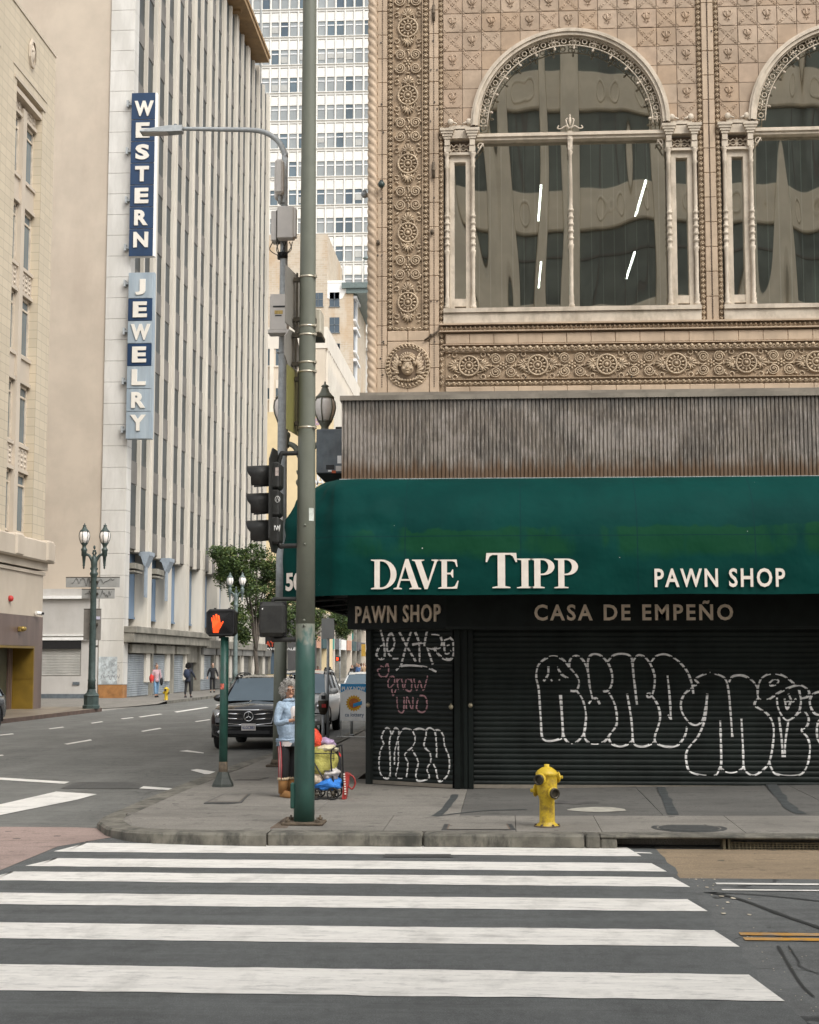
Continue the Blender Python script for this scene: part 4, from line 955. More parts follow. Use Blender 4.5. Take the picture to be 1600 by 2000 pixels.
sP = [[(225, 505), (205, 520), (225, 560), (265, 560), (280, 520), (270, 470), (255, 500), (225, 490)], [(290, 565), (275, 600), (285, 640), (320, 600), (310, 560), (275, 575)], [(300, 640), (310, 690), (330, 650)], [(335, 575), (345, 650)], [(340, 590), (365, 575), (380, 650)], [(400, 580), (390, 640), (430, 660), (435, 590), (405, 575)], [(450, 570), (470, 655), (490, 590), (515, 655), (545, 555)],
 [(335, 700), (345, 790), (380, 800), (385, 700)], [(400, 790), (405, 700), (440, 790), (445, 700)], [(480, 710), (470, 780), (510, 805), (540, 770), (530, 700), (490, 690)]]
graffiti(sP, 3.478, 680, 1160, (q0.x, q0.y, 0), nB, None, ZL, m_spink, shB, .014)
sC = [[(250, 1020), (232, 970), (265, 910), (295, 940), (285, 1010), (290, 1120), (290, 1240)], [(245, 1020), (220, 1080), (215, 1170), (230, 1230), (270, 1255), (290, 1230)], [(300, 960), (325, 910), (350, 940), (335, 1010), (320, 1080), (320, 1160)], [(345, 1000), (345, 1150), (330, 1240), (380, 1250)], [(355, 950), (385, 915), (440, 930), (460, 990), (440, 1040), (390, 1090), (410, 1150), (400, 1250)],
 [(440, 930), (490, 915), (535, 940), (520, 1030), (560, 1080), (565, 1140), (540, 1190), (555, 1250), (480, 1270), (465, 1220), (480, 1140), (440, 1060)], [(530, 930), (560, 910), (595, 940), (605, 1040), (605, 1120)], [(590, 930), (620, 925), (650, 960), (660, 1030), (690, 1110), (690, 1200), (665, 1250), (620, 1270), (600, 1190), (580, 1150)]]
graffiti(sC, 3.478, 680, 1160, (q0.x, q0.y, 0), nB, None, ZL, m_spray, shB, .015)
mb = MB()
for x0, x1 in ((-.74, -.655), (-.60, -.545), (-.53, -.46)): mb.box(x0, FY - .07, .15, x1, FY + .08, zf0)
mb.box(-.74, FY - .03, .15, -.46, FY + .08, zf0); part('shutter_post', mb, m_dark, pawn)
mb = MB(); a = C0 + CD * 1.535 + CN * .06; b = a + CD * .09
mb.add([(a.x, a.y, .12), (b.x, b.y, .12), (b.x + .15, b.y + .1, .12), (a.x + .15, a.y + .1, .12), (a.x, a.y, 2.6), (b.x, b.y, 2.6), (b.x + .15, b.y + .1, 2.6), (a.x + .15, a.y + .1, 2.6)], [[0, 1, 5, 4], [1, 2, 6, 5], [3, 0, 4, 7], [2, 3, 7, 6], [4, 5, 6, 7]])
part('shutter_post', mb, m_shut, pawn)
m_lock = M('dull_brass_padlock', (.30, .26, .18), .45, .2, 15, metal=.4)
for i, (px, py) in enumerate(((881, 1381), (919, 1378), (719, 1377))):
    p = at(px, py, 22.36 if i < 2 else 23.2); mb = MB(); mb.lathe([(.032, -.03), (.036, -.01), (.032, .012), (.001, .014)], 12, p, mat=Matrix.Rotation(R(90), 3, 'X')); mb.tube([p + Vector((-.02, .0, .0)), p + Vector((-.0, .04, .05)), p + Vector((.02, .0, .0))], .008, 6)
    tag(part('padlock', mb, m_lock), ('round brass padlock on the right edge of the narrow corner shutter', 'round steel padlock on the left edge of the wide shutter', 'padlock on the far left post of the narrow corner shutter')[i], 'padlock')
# --- awning
def mat_awn():
    g = NG('green_awning_canvas'); b = g.b; b.inputs['Roughness'].default_value = .7; b.inputs['Specular IOR Level'].default_value = .08
    base = g.mix(g.ramp(g.noise(1.2, (1, 1, 1), 3), .3, .7), (.0008, .033, .029), (.0011, .042, .036))
    base = g.mix(g.math('MULTIPLY', g.ramp(g.sep(2), 3.78, 3.60), .18), base, (.002, .044, .031))
    zz = g.math('ADD', g.sep(2), g.math('MULTIPLY', g.math('SUBTRACT', g.noise(2.0, (.8, 1, 1), 4), .5), .45))
    band = g.math('MULTIPLY', g.ramp(zz, 3.90, 3.875), g.ramp(zz, 3.44, 3.56)); xm = g.ramp(g.math('ADD', g.sep(0), g.math('MULTIPLY', g.noise(1.4), .9)), -1.7, -1.35)
    pat = g.math('MULTIPLY', g.math('MULTIPLY', band, xm), g.ramp(g.noise(1.1, (1, 1, .3), 5, .6), .36, .48))
    col = g.mix(g.math('MULTIPLY', pat, .8), base, (.006, .052, .020))
    v = g.n('ShaderNodeTexVoronoi'); v.inputs['Scale'].default_value = 5; g.l(g.pos((1, 1.4, 1)), v.inputs['Vector'])
    sp = g.math('MULTIPLY', g.math('LESS_THAN', v.outputs['Distance'], .045), g.math('GREATER_THAN', g.noise(1.7), .56)); col = g.mix(sp, col, (.5, .52, .48))
    vs_ = g.math('LESS_THAN', g.math('ABSOLUTE', g.math('SUBTRACT', g.math('MODULO', g.math('ADD', g.sep(0), 20.0), 1.62), .8)), .009); seam = g.math('MAXIMUM', g.math('LESS_THAN', g.math('ABSOLUTE', g.math('SUBTRACT', g.sep(2), 3.765)), .007), g.math('MULTIPLY', vs_, .8)); col = g.mix(seam, col, (.003, .03, .03))
    g.l(col, b.inputs['Base Color'])
    w1 = g.noise(1.1, (1.2, 1, 1.6), 3, .5); w2 = g.noise(3.2, (1.6, 1, 1.2), 2); bb = g.bump(g.math('ADD', g.math('MULTIPLY', w1, .8), g.math('MULTIPLY', w2, .22)), .8, .05); return g.m
m_awn = mat_awn(); ZA0 = 2.94; ZA1 = 4.685
awn = thing('awning', 'long green canvas awning with white serif lettering over the pawn shop corner', 'awning', (2, 21.5, ZA0))
inn = [(XR, CY - .01), (4, CY - .01), (1, CY - .01), (-1, CY - .01), (-2.0, CY - .01), (-2.45, CY - .01), (-2.47, CY + .04), (-2.48, CY + .10), (-2.5, 24), (-2.5, 32)]
out = [(XR, 21.0), (4, 21.0), (1, 21.0), (-1, 21.0), (-2.0, 21.0), (-2.36, 21.0), (-2.78, 21.35), (-3.2, 21.7), (-3.22, 24), (-3.22, 32)]
prof = [(math.sin(t), math.cos(t)) for t in [math.pi / 2 * k / 14 for k in range(15)]]; zk = 3.60
mb = MB(); rows = []
def awpt(i, u, k):
    a, b = Vector((*inn[i], 0)), Vector((*out[i], 0)); a2, b2 = Vector((*inn[i + 1], 0)), Vector((*out[i + 1], 0)); A_, B_ = a.lerp(a2, u), b.lerp(b2, u)
    if k < 15: s, c = prof[k]; p = A_.lerp(B_, s); z = zk + (ZA1 - zk) * c
    else: p = B_; z = zk + (ZA0 - zk) * (k - 14) / 8
    nn = (B_ - A_).normalized(); tens = .012 * math.sin(9 * p.x + 2 * z) * noise.noise(Vector((p.x * .8, z, p.y))) + .014 * noise.noise(Vector((p.x * 1.7, p.y * 1.7, z * 4.0))) * (1 if 0 < k < 22 else .3)
    sag = -.030 * math.sin(math.pi * ((p.x + 20) % 1.62) / 1.62) ** 2 * (1 if 2 < k < 15 else .25) if p.y < 21.99 and p.x > -2.2 else 0
    fold = .085 * noise.noise(Vector((p.x * 2.2 + z * 2.5, z * 3.0 - p.x, 7.7))) * max(0., min(1., (-.9 - p.x) / 1.0)) * (1 if 0 < k < 13 else 0)
    if k < 17 and p.x < -.6 and p.y < 21.995:
        dx, dz = p.x + 2.42, 4.70 - z; rr_ = math.hypot(dx, dz) + .02; tens += .030 * math.sin(13 * math.atan2(dz, dx) + 2.2 * noise.noise(Vector((dx, dz, 3)))) * min(1, rr_ * 3) * math.exp(-rr_ / .75)
    tens += sag + fold
    return p + nn * tens + Vector((0, 0, z + (.004 * math.sin(p.x * 3) if k == 22 else 0)))
cols = []
for i in range(len(inn) - 1):
    n = max(2, int((Vector(out[i]) - Vector(out[i + 1])).length / .09))
    for j in range(n): cols.append([awpt(i, j / n, k) for k in range(23)])
cols.append([awpt(len(inn) - 2, 1, k) for k in range(23)])
vs = [p for c in cols for p in c]; mb.add(vs, [[i * 23 + k, i * 23 + k + 1, (i + 1) * 23 + k + 1, (i + 1) * 23 + k] for i in range(len(cols) - 1) for k in range(22)], 0, True)
part('canopy', mb, m_awn, awn)
m_frame = M('dark_awning_frame', (.02, .022, .022), .6, .1)
mb = MB()
for i in range(4, len(out) - 1):
    a, b = out[i], out[i + 1]; mb.tube([(a[0] + .03, a[1] + .03, ZA0 + .02), (b[0] + .03, b[1] + .03, ZA0 + .02)], .018, 6)
mb.tube([(XR, 21.03, ZA0 + .02), (-2.3, 21.03, ZA0 + .02)], .018, 6)
for y in (24, 26, 28, 30, 32): mb.tube([(-3.2, y, ZA0 + .03), (-2.1, y, ZA0 + .10)], .02, 6); mb.tube([(-3.18, y, ZA0 + .03), (-3.18, y, 3.6), (-2.6, y, 4.5)], .016, 6)
for x in (-2, 0, 2, 4, 6): mb.tube([(x, 21.02, ZA0 + .03), (x, 22.3, ZA0 + .10)], .02, 6)
part('frame', mb, m_frame, awn)
mb = MB(); mb.quad((-2.36, 21.1, 3.20), (XR, 21.1, 3.20), (XR, 22.5, 3.20), (-2.36, 22.5, 3.20)); mb.add([(-2.36, 21.1, 3.2), (-2.36, 22.5, 3.2), (-2.1, 23, 3.2), (-2.1, 32, 3.2), (-3.15, 32, 3.2), (-3.15, 21.75, 3.2)], [[0, 1, 2, 3, 4, 5]]); part('soffit', mb, m_frame, awn)
# hand-drawn serif capitals
def arc(cx, cy, rx, ry, a0, a1, n=14): return [(cx + rx * math.cos(R(a0 + (a1 - a0) * i / n)), cy + ry * math.sin(R(a0 + (a1 - a0) * i / n))) for i in range(n + 1)]
GL = {
 'I': [[(0, 0), (.46, 0), (.46, .03), (.33, .06), (.33, .94), (.46, .97), (.46, 1), (0, 1), (0, .97), (.13, .94), (.13, .06), (0, .03)]],
 'T': [[(.02, 1), (.82, 1), (.84, .74), (.80, .74), (.73, .90), (.66, .945), (.52, .945), (.52, .06), (.66, .03), (.66, 0), (.18, 0), (.18, .03), (.32, .06), (.32, .945), (.18, .945), (.11, .90), (.04, .74), (0, .74)]],
 'D': [[(0, 0), (.36, 0)] + arc(.36, .5, .54, .5, -90, 90) + [(0, 1), (0, .97), (.12, .94), (.12, .06), (0, .03)], [(.31, .06), (.31, .94), (.36, .94)] + arc(.36, .5, .33, .44, 90, -90)],
 'A': [[(0, 0), (.30, 0), (.30, .03), (.19, .06), (.26, .28), (.58, .28), (.66, .06), (.56, .03), (.56, 0), (.98, 0), (.98, .03), (.88, .06), (.53, 1.0), (.42, 1.0), (.11, .06), (0, .03)], [(.28, .335), (.55, .335), (.415, .75)]],
 'V': [[(0, 1), (.41, 1), (.41, .97), (.31, .94), (.54, .26), (.75, .94), (.65, .97), (.65, 1), (.94, 1), (.94, .97), (.84, .94), (.52, 0), (.42, 0), (.10, .94), (0, .97)]],
 'E': [[(0, 0), (.70, 0), (.76, .27), (.72, .27), (.62, .09), (.53, .055), (.33, .055), (.33, .49), (.46, .49), (.53, .38), (.56, .38), (.56, .66), (.53, .66), (.46, .55), (.33, .55), (.33, .945), (.53, .945), (.62, .91), (.68, .75), (.72, .75), (.69, 1), (0, 1), (0, .97), (.13, .94), (.13, .06), (0, .03)]],
 'P': [[(0, 0), (.46, 0), (.46, .03), (.33, .06), (.33, .44), (.42, .44)] + arc(.42, .72, .36, .28, -90, 90) + [(0, 1), (0, .97), (.13, .94), (.13, .06), (0, .03)], [(.33, .49), (.33, .95), (.38, .95)] + arc(.38, .72, .20, .23, 90, -90)]}
YA = 21.0
def serif(ch, x0, x1, y0, y1):
    a = at(x0, y1, YA); b = at(x1, y0, YA); xs = [p[0] for P in GL[ch] for p in P]; W = max(xs); me = outline_mesh('letter', [[(x / W * (b.x - a.x), y * (b.z - a.z)) for x, y in P] for P in GL[ch]], m_ivory, .002)
    link('letter', me, awn, (a.x, YA - .022, a.z), FRONT)
for ch, x0, x1, y0, y1 in (('D', 725, 775, 1093, 1151), ('A', 769, 823, 1092, 1151), ('V', 805, 860, 1093, 1151), ('E', 856, 896, 1093, 1150), ('T', 949, 1010, 1080, 1149), ('I', 1010, 1041, 1091, 1149), ('P', 1036, 1083, 1091, 1149), ('P', 1083, 1129, 1091, 1149)): serif(ch, x0, x1, y0, y1)
flat_text('lettering', 'PAWN SHOP', m_ivory, 1278, 1533, 1110, 1147, (0, YA, 0), (0, -1, 0), awn, .02, .002, .022, space=1.2)
wd = Vector((-3.2, 21.7, 0)) - Vector((-2.36, 21.0, 0)); wn = Vector((wd.y, -wd.x, 0)).normalized(); wn = -wn if wn.y > 0 else wn
flat_text('house_number', '501', m_ivory, 560, 602, 1118, 1154, (-2.36, 21.0, 0), wn, awn, .035, .002, .02)
# --- blue-grey projecting sign cabinet behind the band
m_bluebox = M('weathered_blue_grey_paint', (.105, .125, .14), .6, .22, 4, grime=.3, gsc=4, gst=(1, 1, .3), gcol=(.2, .21, .21))
sb = thing('sign_cabinet', 'blue grey sign cabinet with stickers left of the corrugated band', 'sign cabinet', (-2.7, 24.6, 4.8))
a = at(618, 838, 24); b = at(668, 924, 24); mb = MB(); mb.box(a.x, 24, b.z, -2.05, 25.3, a.z, bev=.012); part('cabinet', mb, m_bluebox, sb)
mb = MB(); mb.add([(a.x, 24.0, b.z - .003), (-2.05, 24.0, b.z - .003), (-2.05, 25.3, b.z - .003), (a.x, 25.3, b.z - .003), (a.x + .22, 24.05, b.z - .2), (-2.05, 24.05, b.z - .2), (-2.05, 25.2, b.z - .2), (a.x + .22, 25.2, b.z - .2)], [[0, 1, 5, 4], [1, 2, 6, 5], [2, 3, 7, 6], [3, 0, 4, 7], [4, 5, 6, 7], [0, 3, 2, 1]]); part('bracket', mb, m_dark, sb)
mb = MB(); mb.box(a.x + .3, 24.1, a.z + .002, -2.05, 25.2, a.z + .05); part('top_plate', mb, m_black, sb)
for nm, x0, y0, x1, y1, m in (('sticker', 637, 908, 653, 917, m_black), ('sticker', 659, 890, 667, 905, m_white), ('sticker', 656, 910, 667, 920, M('white_sticker', (.55, .52, .48), .6, .1)), ('sticker', 648, 919, 656, 924, M('orange_sticker', (.5, .1, .03), .6, .1)), ('sticker', 641, 918, 648, 921, m_white)):
    p, q = at(x0, y0, 23.995), at(x1, y1, 23.995); mb = MB(); mb.box(p.x, 23.992, q.z, q.x, 23.998, p.z); part(nm, mb, m, sb)
# ================================================================== JEWELLERY TOWER (left of the avenue)
WX, WY0, WY1, WZ = -19.9, 78.0, 126.0, 50.6
m_beige = M('beige_render', (.48, .41, .33), .85, .06, .5, grime=.35, gsc=.3, gst=(1, 1, .3), gcol=(.36, .29, .23))
def mat_marble():
    g = NG('white_marble'); b = g.b; b.inputs['Roughness'].default_value = .45
    c = g.mix(g.ramp(g.noise(.7, (1.6, 1.6, .5), 5, .6), .35, .75), (.52, .50, .46), (.62, .60, .56))
    wv = g.n('ShaderNodeTexWave'); wv.inputs['Scale'].default_value = .8; wv.inputs['Distortion'].default_value = 9; wv.inputs['Detail'].default_value = 3; g.l(g.pos((1, 1, .8)), wv.inputs['Vector'])
    c = g.mix(g.math('MULTIPLY', g.ramp(wv.outputs['Fac'], .8, 1.0), .12), c, (.40, .38, .36))
    c = g.mix(g.math('MULTIPLY', g.ramp(g.noise(.5, (1, 3, .12), 5), .5, .75), .3), c, (.42, .38, .31))
    g.l(c, b.inputs['Base Color']); return g.m
m_marble = mat_marble()
m_fin = M('ivory_stone_fin', (.56, .52, .45), .7, .10, .8, st=(1, 1, .15), grime=.35, gsc=1.0, gst=(1, 1, .1), gcol=(.36, .31, .25))
m_spandrel = M('taupe_spandrel', (.16, .15, .135), .7, .15, .5)
m_wglass = M('grey_green_glass', (.045, .052, .052), .4, .3, .25, spec=.2)
m_blue = M('faded_blue_panel', (.125, .185, .265), .6, .15, .8, st=(1, 1, .3), grime=.35, gsc=.9, gst=(1, 1, .4), gcol=(.2, .25, .30))
m_wfas = M('grimy_concrete_fascia', (.22, .205, .17), .85, .2, 1.5, grime=.4, gsc=1, gst=(1, 1, .3), gcol=(.09, .085, .07))
m_steelsh = M('galvanised_shutter', (.30, .33, .35), .45, .2, .6, st=(1, 1, .4), metal=.15, grime=.5, gsc=.9, gcol=(.12, .14, .17))
wes = thing('jewelry_tower', 'tall office block with ivory vertical fins, white marble corner and beige side wall', 'building', (-26, 102, .15))
mb = MB(); mb.box(-46, WY0 + .1, .15, -21.23, WY1, WZ + .6); part('side_wall', mb, m_beige, wes)
mb = MB(); mb.box(-21.22, WY0 + .35, 8.1, WX - .32, WY1, WZ); mb.box(-21.22, WY0 + .35, .15, WX - 1.0, WY1, 8.1); part('core_wall', mb, m_spandrel, wes)
mb0 = MB(); PH = 1.145; mb0.box(-21.21, WY0, 0, WX, WY0 + 1.0, PH - .012, bev=.01); me = mb0.mesh('stone_panel', m_marble)
z = .85
while z < WZ: link('stone_panel', me, wes, (0, 0, z)); z += PH
mb = MB(); mb.box(-21.2, WY0 + .02, .15, WX - .02, WY0 + 1, .84); part('corner_plinth', mb, M('orange_brown_plinth', (.30, .14, .045), .7, .25, 2), wes)
# bays
NB, BP = 9, 5.12; B0 = WY0 + 1.0; ZB = 8.13; NF = 12; FH = (WZ - ZB) / NF
SW = 1.95; FD = .20
win_mb = MB(); win_mb.box(-.02, 0, 0, .0, SW, 2.25); WIN = win_mb.mesh('window_pane', m_wglass); win_mb = MB(); win_mb.box(-.02, 0, 0, .035, SW, FH - 2.25 - .05, bev=.01); SPA = win_mb.mesh('spandrel', m_spandrel)
for k in range(NB):
    y = B0 + k * BP
    mb = MB(); mb.box(WX - .26, y + SW, ZB - .12, WX, y + SW + .26, WZ); part('fin', mb, m_fin, wes)
    zt2 = WZ + .5 * (k % 2)
    mb = MB(); mb.box(WX - .4, y + 2 * SW + .26, 8.13, WX, y + BP, zt2); mb.box(WX - 1.1, y + 2 * SW + .26, .9, WX, y + BP, 8.125)
    mb.box(WX - .395, y + 2 * SW + .6, ZB, WX + .05, y + 2 * SW + .78, zt2 - .01); part('pier', mb, m_fin, wes)
    for s in (0, SW + .26):
        for f in range(NF):
            zz = ZB + f * FH; link('window_pane', WIN, wes, (WX - FD, y + s, zz + FH - 2.3 + .02)); link('spandrel', SPA, wes, (WX - FD, y + s, zz))
    mb = MB(); mb.box(WX - .95, y + .05, 4.45, WX - .72, y + 2 * SW + .2, 8.0); mb.box(WX - .73, y + .05, 4.4, WX - .66, y + 2 * SW + .2, 4.5); part('blue_panel', mb, m_blue, wes)
    mb = MB(); mb.box(WX - .96, y + .02, 8.0, WX - .3, y + 2 * SW + .24, 8.13); part('window_sill', mb, m_wfas, wes)
for k in (0, 1):
    y = B0 + k * BP + 2 * SW + .2; mb = MB(); mb.box(WX - .3, y - .9, 7.9, WX + .32, y + .3, 8.12); mb.add([(WX, y - .9, 7.35), (WX + .05, y - .9, 7.3), (WX + .05, y + .1, 7.3), (WX, y + .1, 7.3), (WX - .2, y - .9, 7.9), (WX + .30, y - .9, 7.9), (WX + .30, y + .25, 7.9), (WX - .2, y + .25, 7.9)], [[0, 1, 5, 4], [1, 2, 6, 5], [2, 3, 7, 6], [3, 0, 4, 7]])
    mb.box(WX - .02, y - .7, 5.6, WX + .06, y - .2, 7.3); part('bracket', mb, M('grey_blue_bracket', (.27, .31, .35), .6, .1) if 'grey_blue_bracket' not in MATS else MATS['grey_blue_bracket'], wes)
    mb = MB(); mb.box(WX - .8, y - 3.2, 7.05, WX + .08, y - 1.3, 7.35); mb.box(WX - .8, y - 3.2, 6.85, WX + .04, y - 1.3, 6.95); part('moulding', mb, m_wfas, wes)
mb = MB(); mb.box(WX - 3.5, WY0 + 16, WZ + .35, WX + .95, WY0 + 40.2, WZ + .75); mb.box(WX - 3.6, WY0 + 15.8, WZ + .74, WX + 1.05, WY0 + 40.4, WZ + 1.0); mb.box(WX - 3.5, WY0 + 20, WZ + .2, WX + .4, WY0 + 20.5, WZ + .36); mb.box(WX - 3.5, WY0 + 30, WZ + .2, WX + .4, WY0 + 30.5, WZ + .36)
part('roof_canopy', mb, M('ochre_soffit_paint', (.29, .185, .085), .7, .15, 1), wes)
mb = MB(); mb.tube([(WX + .03, 119.5, WZ - 3), (WX + .03, 119.5, 66)], .09, 6); part('roof_mast', mb, m_galv, wes)
# shop fascia, shutters
mb = MB(); mb.box(WX - .9, B0 - .9, 3.05, WX + .55, B0 + 19.5, 3.55, bev=.03); mb.box(WX - .9, B0 - .95, 3.55, WX + .70, B0 + 19.6, 3.9, bev=.03); mb.box(WX - .9, B0 + 19.6, 2.95, WX + .35, B0 + 45, 3.5, bev=.03); part('fascia', mb, m_wfas, wes)
def shutter_x(parent, x, y0, y1, z0, z1, m, pitch=.12):   # slats too fine to pick apart: one mesh
    mb = MB(); n = int((z1 - z0) / pitch)
    for i in range(n):
        a = z0 + i * pitch; mb.add([(x, y0, a), (x, y1, a), (x + .03, y1, a + pitch * .3), (x + .03, y0, a + pitch * .3), (x + .03, y1, a + pitch * .8), (x + .03, y0, a + pitch * .8), (x, y1, a + pitch), (x, y0, a + pitch)], [[0, 1, 2, 3], [3, 2, 4, 5], [5, 4, 6, 7]])
    return part('roller_shutter', mb, m, parent)
m_shut2 = M('brown_grey_shutter', (.17, .165, .15), .6, .2, .6, grime=.3, gsc=1); m_door = M('dark_doorway', (.03, .035, .035), .6, .2)
yy = B0 + .05
seq = [(5.2, m_steelsh), (5.0, m_steelsh), (4.0, m_steelsh), (3.2, None), (4.4, m_steelsh), (5.0, m_shut2), (4.5, m_shut2), (4.5, m_shut2), (5, m_shut2), (4, m_shut2)]
for i, (wv, m) in enumerate(seq):
    if m is None:
        mb = MB(); mb.box(WX - .9, yy, .15, WX - .35, yy + wv, 2.0); part('doorway', mb, m_door, wes); mb = MB(); mb.box(WX - .9, yy, 2.0, WX - .1, yy + wv, 3.05); part('door_header', mb, m_wfas, wes)
    else:
        shutter_x(wes, WX - .15, yy, yy + wv, .17, 2.5, m)
        mb = MB(); mb.box(WX - .5, yy + .1, 2.5, WX + .22, yy + wv - .1, 2.98, bev=.02); part('shutter_box', mb, m_wfas if i < 4 else m_shut2, wes)
    mb = MB(); mb.box(WX - .9, yy + wv, .15, WX + .06, yy + wv + .38, 3.04); part('shop_pier', mb, m_wfas, wes); yy += wv + .4
# low wing facing the crossing
mb = MB(); mb.box(-32, 77.2, 2.95, -21.25, 78.05, 5.82); mb.box(-32, 77.2, .15, -21.25, 78.05, 1.3); mb.box(-21.9, 77.2, 1.3, -21.25, 78.05, 2.95); part('wing_wall', mb, M('pale_grey_render', (.47, .45, .42), .8, .06, .5, grime=.3, gsc=.8, gst=(1, 1, .3), gcol=(.33, .30, .27)), wes)
mb = MB(); mb.box(-32, 77.0, 5.30, -21.25, 77.19, 5.45); mb.box(-32, 77.05, 3.15, -21.25, 77.19, 3.3); mb.box(-32, 77.08, 3.38, -21.25, 77.19, 3.44); part('string_course', mb, m_white, wes)
mb = MB(); mb.box(-32, 77.1, 2.70, -21.9, 77.4, 3.13); part('shutter_box', mb, m_black, wes)
mb = MB()
for i in range(17): z = 1.32 + i * .082; mb.add([(-32, 77.28, z), (-21.92, 77.28, z), (-21.92, 77.25, z + .03), (-32, 77.25, z + .03), (-21.92, 77.25, z + .065), (-32, 77.25, z + .065), (-21.92, 77.28, z + .082), (-32, 77.28, z + .082)], [[0, 1, 2, 3], [3, 2, 4, 5], [5, 4, 6, 7]])
part('roller_shutter', mb, M('white_shutter_paint', (.44, .43, .40), .6, .08, 1, grime=.2), wes)
mb = MB(); mb.box(-32, 77.15, .15, -21.2, 77.19, .38); mb.box(-22.3, 77.14, .85, -21.95, 77.19, 1.0); part('plinth', mb, m_bluebox, wes)
mb = MB(); mb.box(-21.19, WY0 - .006, .86, WX - .3, WY0 - .002, 2.3); part('graffiti_stain', mb, M('blue_grey_tag_haze', (.42, .46, .47), .8, .3, 3, grime=.55, gsc=3.5, gcol=(.25, .24, .24)), wes)
def doodle(parent, cx, cy, cz, w_, h_, seed, m, r=.012, n=18, ax='x'):
    rd = random.Random(seed); P = [(cx - w_ / 2 + w_ * i / (n - 1), cz + (rd.random() - .5) * h_) for i in range(n)]; q = smooth_path([(x, cy, z) for x, z in P], 4); mb = MB(); mb.tube(q, r, 4, flat=.4); return part('graffiti', mb, m, parent)
for i in range(4): doodle(wes, -20.55, WY0 - .008, .95 + .3 * i, 1.0, .3, i, M('dark_tag_%d' % i, (.2, .2, .21), .7, 0) if i == 0 else MATS['dark_tag_0'], .010)
# vertical blade sign: each letter on its own panel
m_signblue = M('dark_blue_sign_enamel', (.007, .032, .085), .4, .12, 1.2, st=(1, 1, .3)); m_signpale = M('faded_pale_blue_sign', (.30, .35, .385), .6, .12, 1, st=(2, 1, .25), grime=.35, gsc=1.2, gst=(2, 1, .3), gcol=(.20, .27, .34))
m_let = M('off_white_sign_letter', (.68, .64, .57), .5, .06, 1)
SGY = 77.6
def blade(label, word, x0a, x1a, y0, y1, pale, pad_t, pad_b):
    a, b = at(x0a, y0, SGY), at(x1a, y1, SGY); xl, xr, zt_, zb_ = a.x, at(x1a, y0, SGY).x, a.z, b.z
    th = thing('blade_sign', label, 'sign', ((xl + xr) / 2, SGY, zb_)); n = len(word); hh = (zt_ - zb_ - pad_t - pad_b) / n
    mb = MB(); mb.box(xl + .02, SGY + .05, zb_, xr + .10, SGY + .36, zt_, bev=.02); part('casing', mb, m_signpale if any(pale) else m_white, th)
    for i, ch in enumerate(word):
        z1 = zt_ - pad_t - hh * i; z0 = z1 - hh; z1b = zt_ if i == 0 else z1; z0b = zb_ if i == n - 1 else z0
        mb = MB(); mb.box(xl, SGY, z0b + .015, xr, SGY + .045, z1b - .015, bev=.01); p = part('panel', mb, m_signpale if pale[i] else m_signblue, th)
        w_ = (xr - xl) * {'W': .80, 'J': .42, 'L': .58, 'N': .62, 'Y': .64}.get(ch, .58)
        me = fit(text_mesh('letter', ch, 1, m_let, .045, .03), w_, hh * .70); link('letter', me, p, ((xl + xr) / 2 + (.05 if ch == 'W' else 0), SGY - .035, (z0 + z1) / 2), FRONT)
    mb = MB()
    for t in (.06, .35, .65, .94): z = zb_ + (zt_ - zb_) * t; mb.box(xl - .28, SGY + .2, z - .05, xl + .05, SGY + .35, z + .05); mb.box(xl - .30, SGY + .1, z - .18, xl - .20, SGY + .45, z + .18)
    part('bracket', mb, m_galv, th)
blade('upper tall vertical letter sign, solid dark blue, on the finned tower', 'WESTERN', 257.5, 303.5, 181, 500, [0] * 7, .3, .3)
blade('lower vertical letter sign with mostly faded pale blue panels', 'JEWELRY', 251.5, 298.5, 532, 857, [1, 0, 1, 0, 1, 1, 1], .2, .25)
# ================================================================== CREAM TILED BUILDING at the left edge
m_ctile = None
def mat_ctile(name, c):
    g = NG(name); b = g.b; b.inputs['Roughness'].default_value = .6
    br = g.n('ShaderNodeTexBrick'); br.offset = 0.0; br.inputs['Scale'].default_value = 1; br.inputs['Mortar Size'].default_value = .012; br.inputs['Brick Width'].default_value = .62; br.inputs['Row Height'].default_value = .36
    br.inputs['Color1'].default_value = (*c, 1); br.inputs['Color2'].default_value = (*mul(c, .9), 1); br.inputs['Mortar'].default_value = (*mul(c, .62), 1)
    gg = g.n('ShaderNodeNewGeometry'); sx = g.n('ShaderNodeSeparateXYZ'); g.l(gg.outputs['Position'], sx.inputs[0]); cb = g.n('ShaderNodeCombineXYZ'); g.l(g.math('ADD', sx.outputs[1], sx.outputs[0]), cb.inputs[0]); g.l(sx.outputs[2], cb.inputs[1]); g.l(cb.outputs[0], br.inputs['Vector'])
    col = g.mix(g.math('MULTIPLY', g.ramp(g.noise(.5, (1, 1, .3), 4), .4, .75), .25), br.outputs['Color'], mul(c, .75)); g.l(col, b.inputs['Base Color']); return g.m
m_ctile = mat_ctile('cream_glazed_tile', (.55, .468, .345)); m_cplain = M('cream_stucco', (.50, .43, .345), .8, .06, .4, grime=.2, gsc=.6, gst=(1, 1, .3), gcol=(.35, .28, .2)); m_gran = M('brown_granite', (.125, .085, .07), .35, .2, 1.5, st=(1, 1, .2)); m_gold = M('gold_door_surround', (.20, .125, .018), .4, .2, .8, metal=.15)
LX, LY1 = -18.9, 60.8
crb = thing('tiled_corner_building', 'cream tiled building with a dark granite base and gold entrance at the left edge', 'building', (-26, 50, .15))
mb = MB(); mb.box(-45, 30, 3.8, LX - .52, LY1 - .02, 27.5); mb.box(-45, 30, .15, LX - 1.12, LY1 - .02, 3.79); part('core', mb, m_cplain, crb)
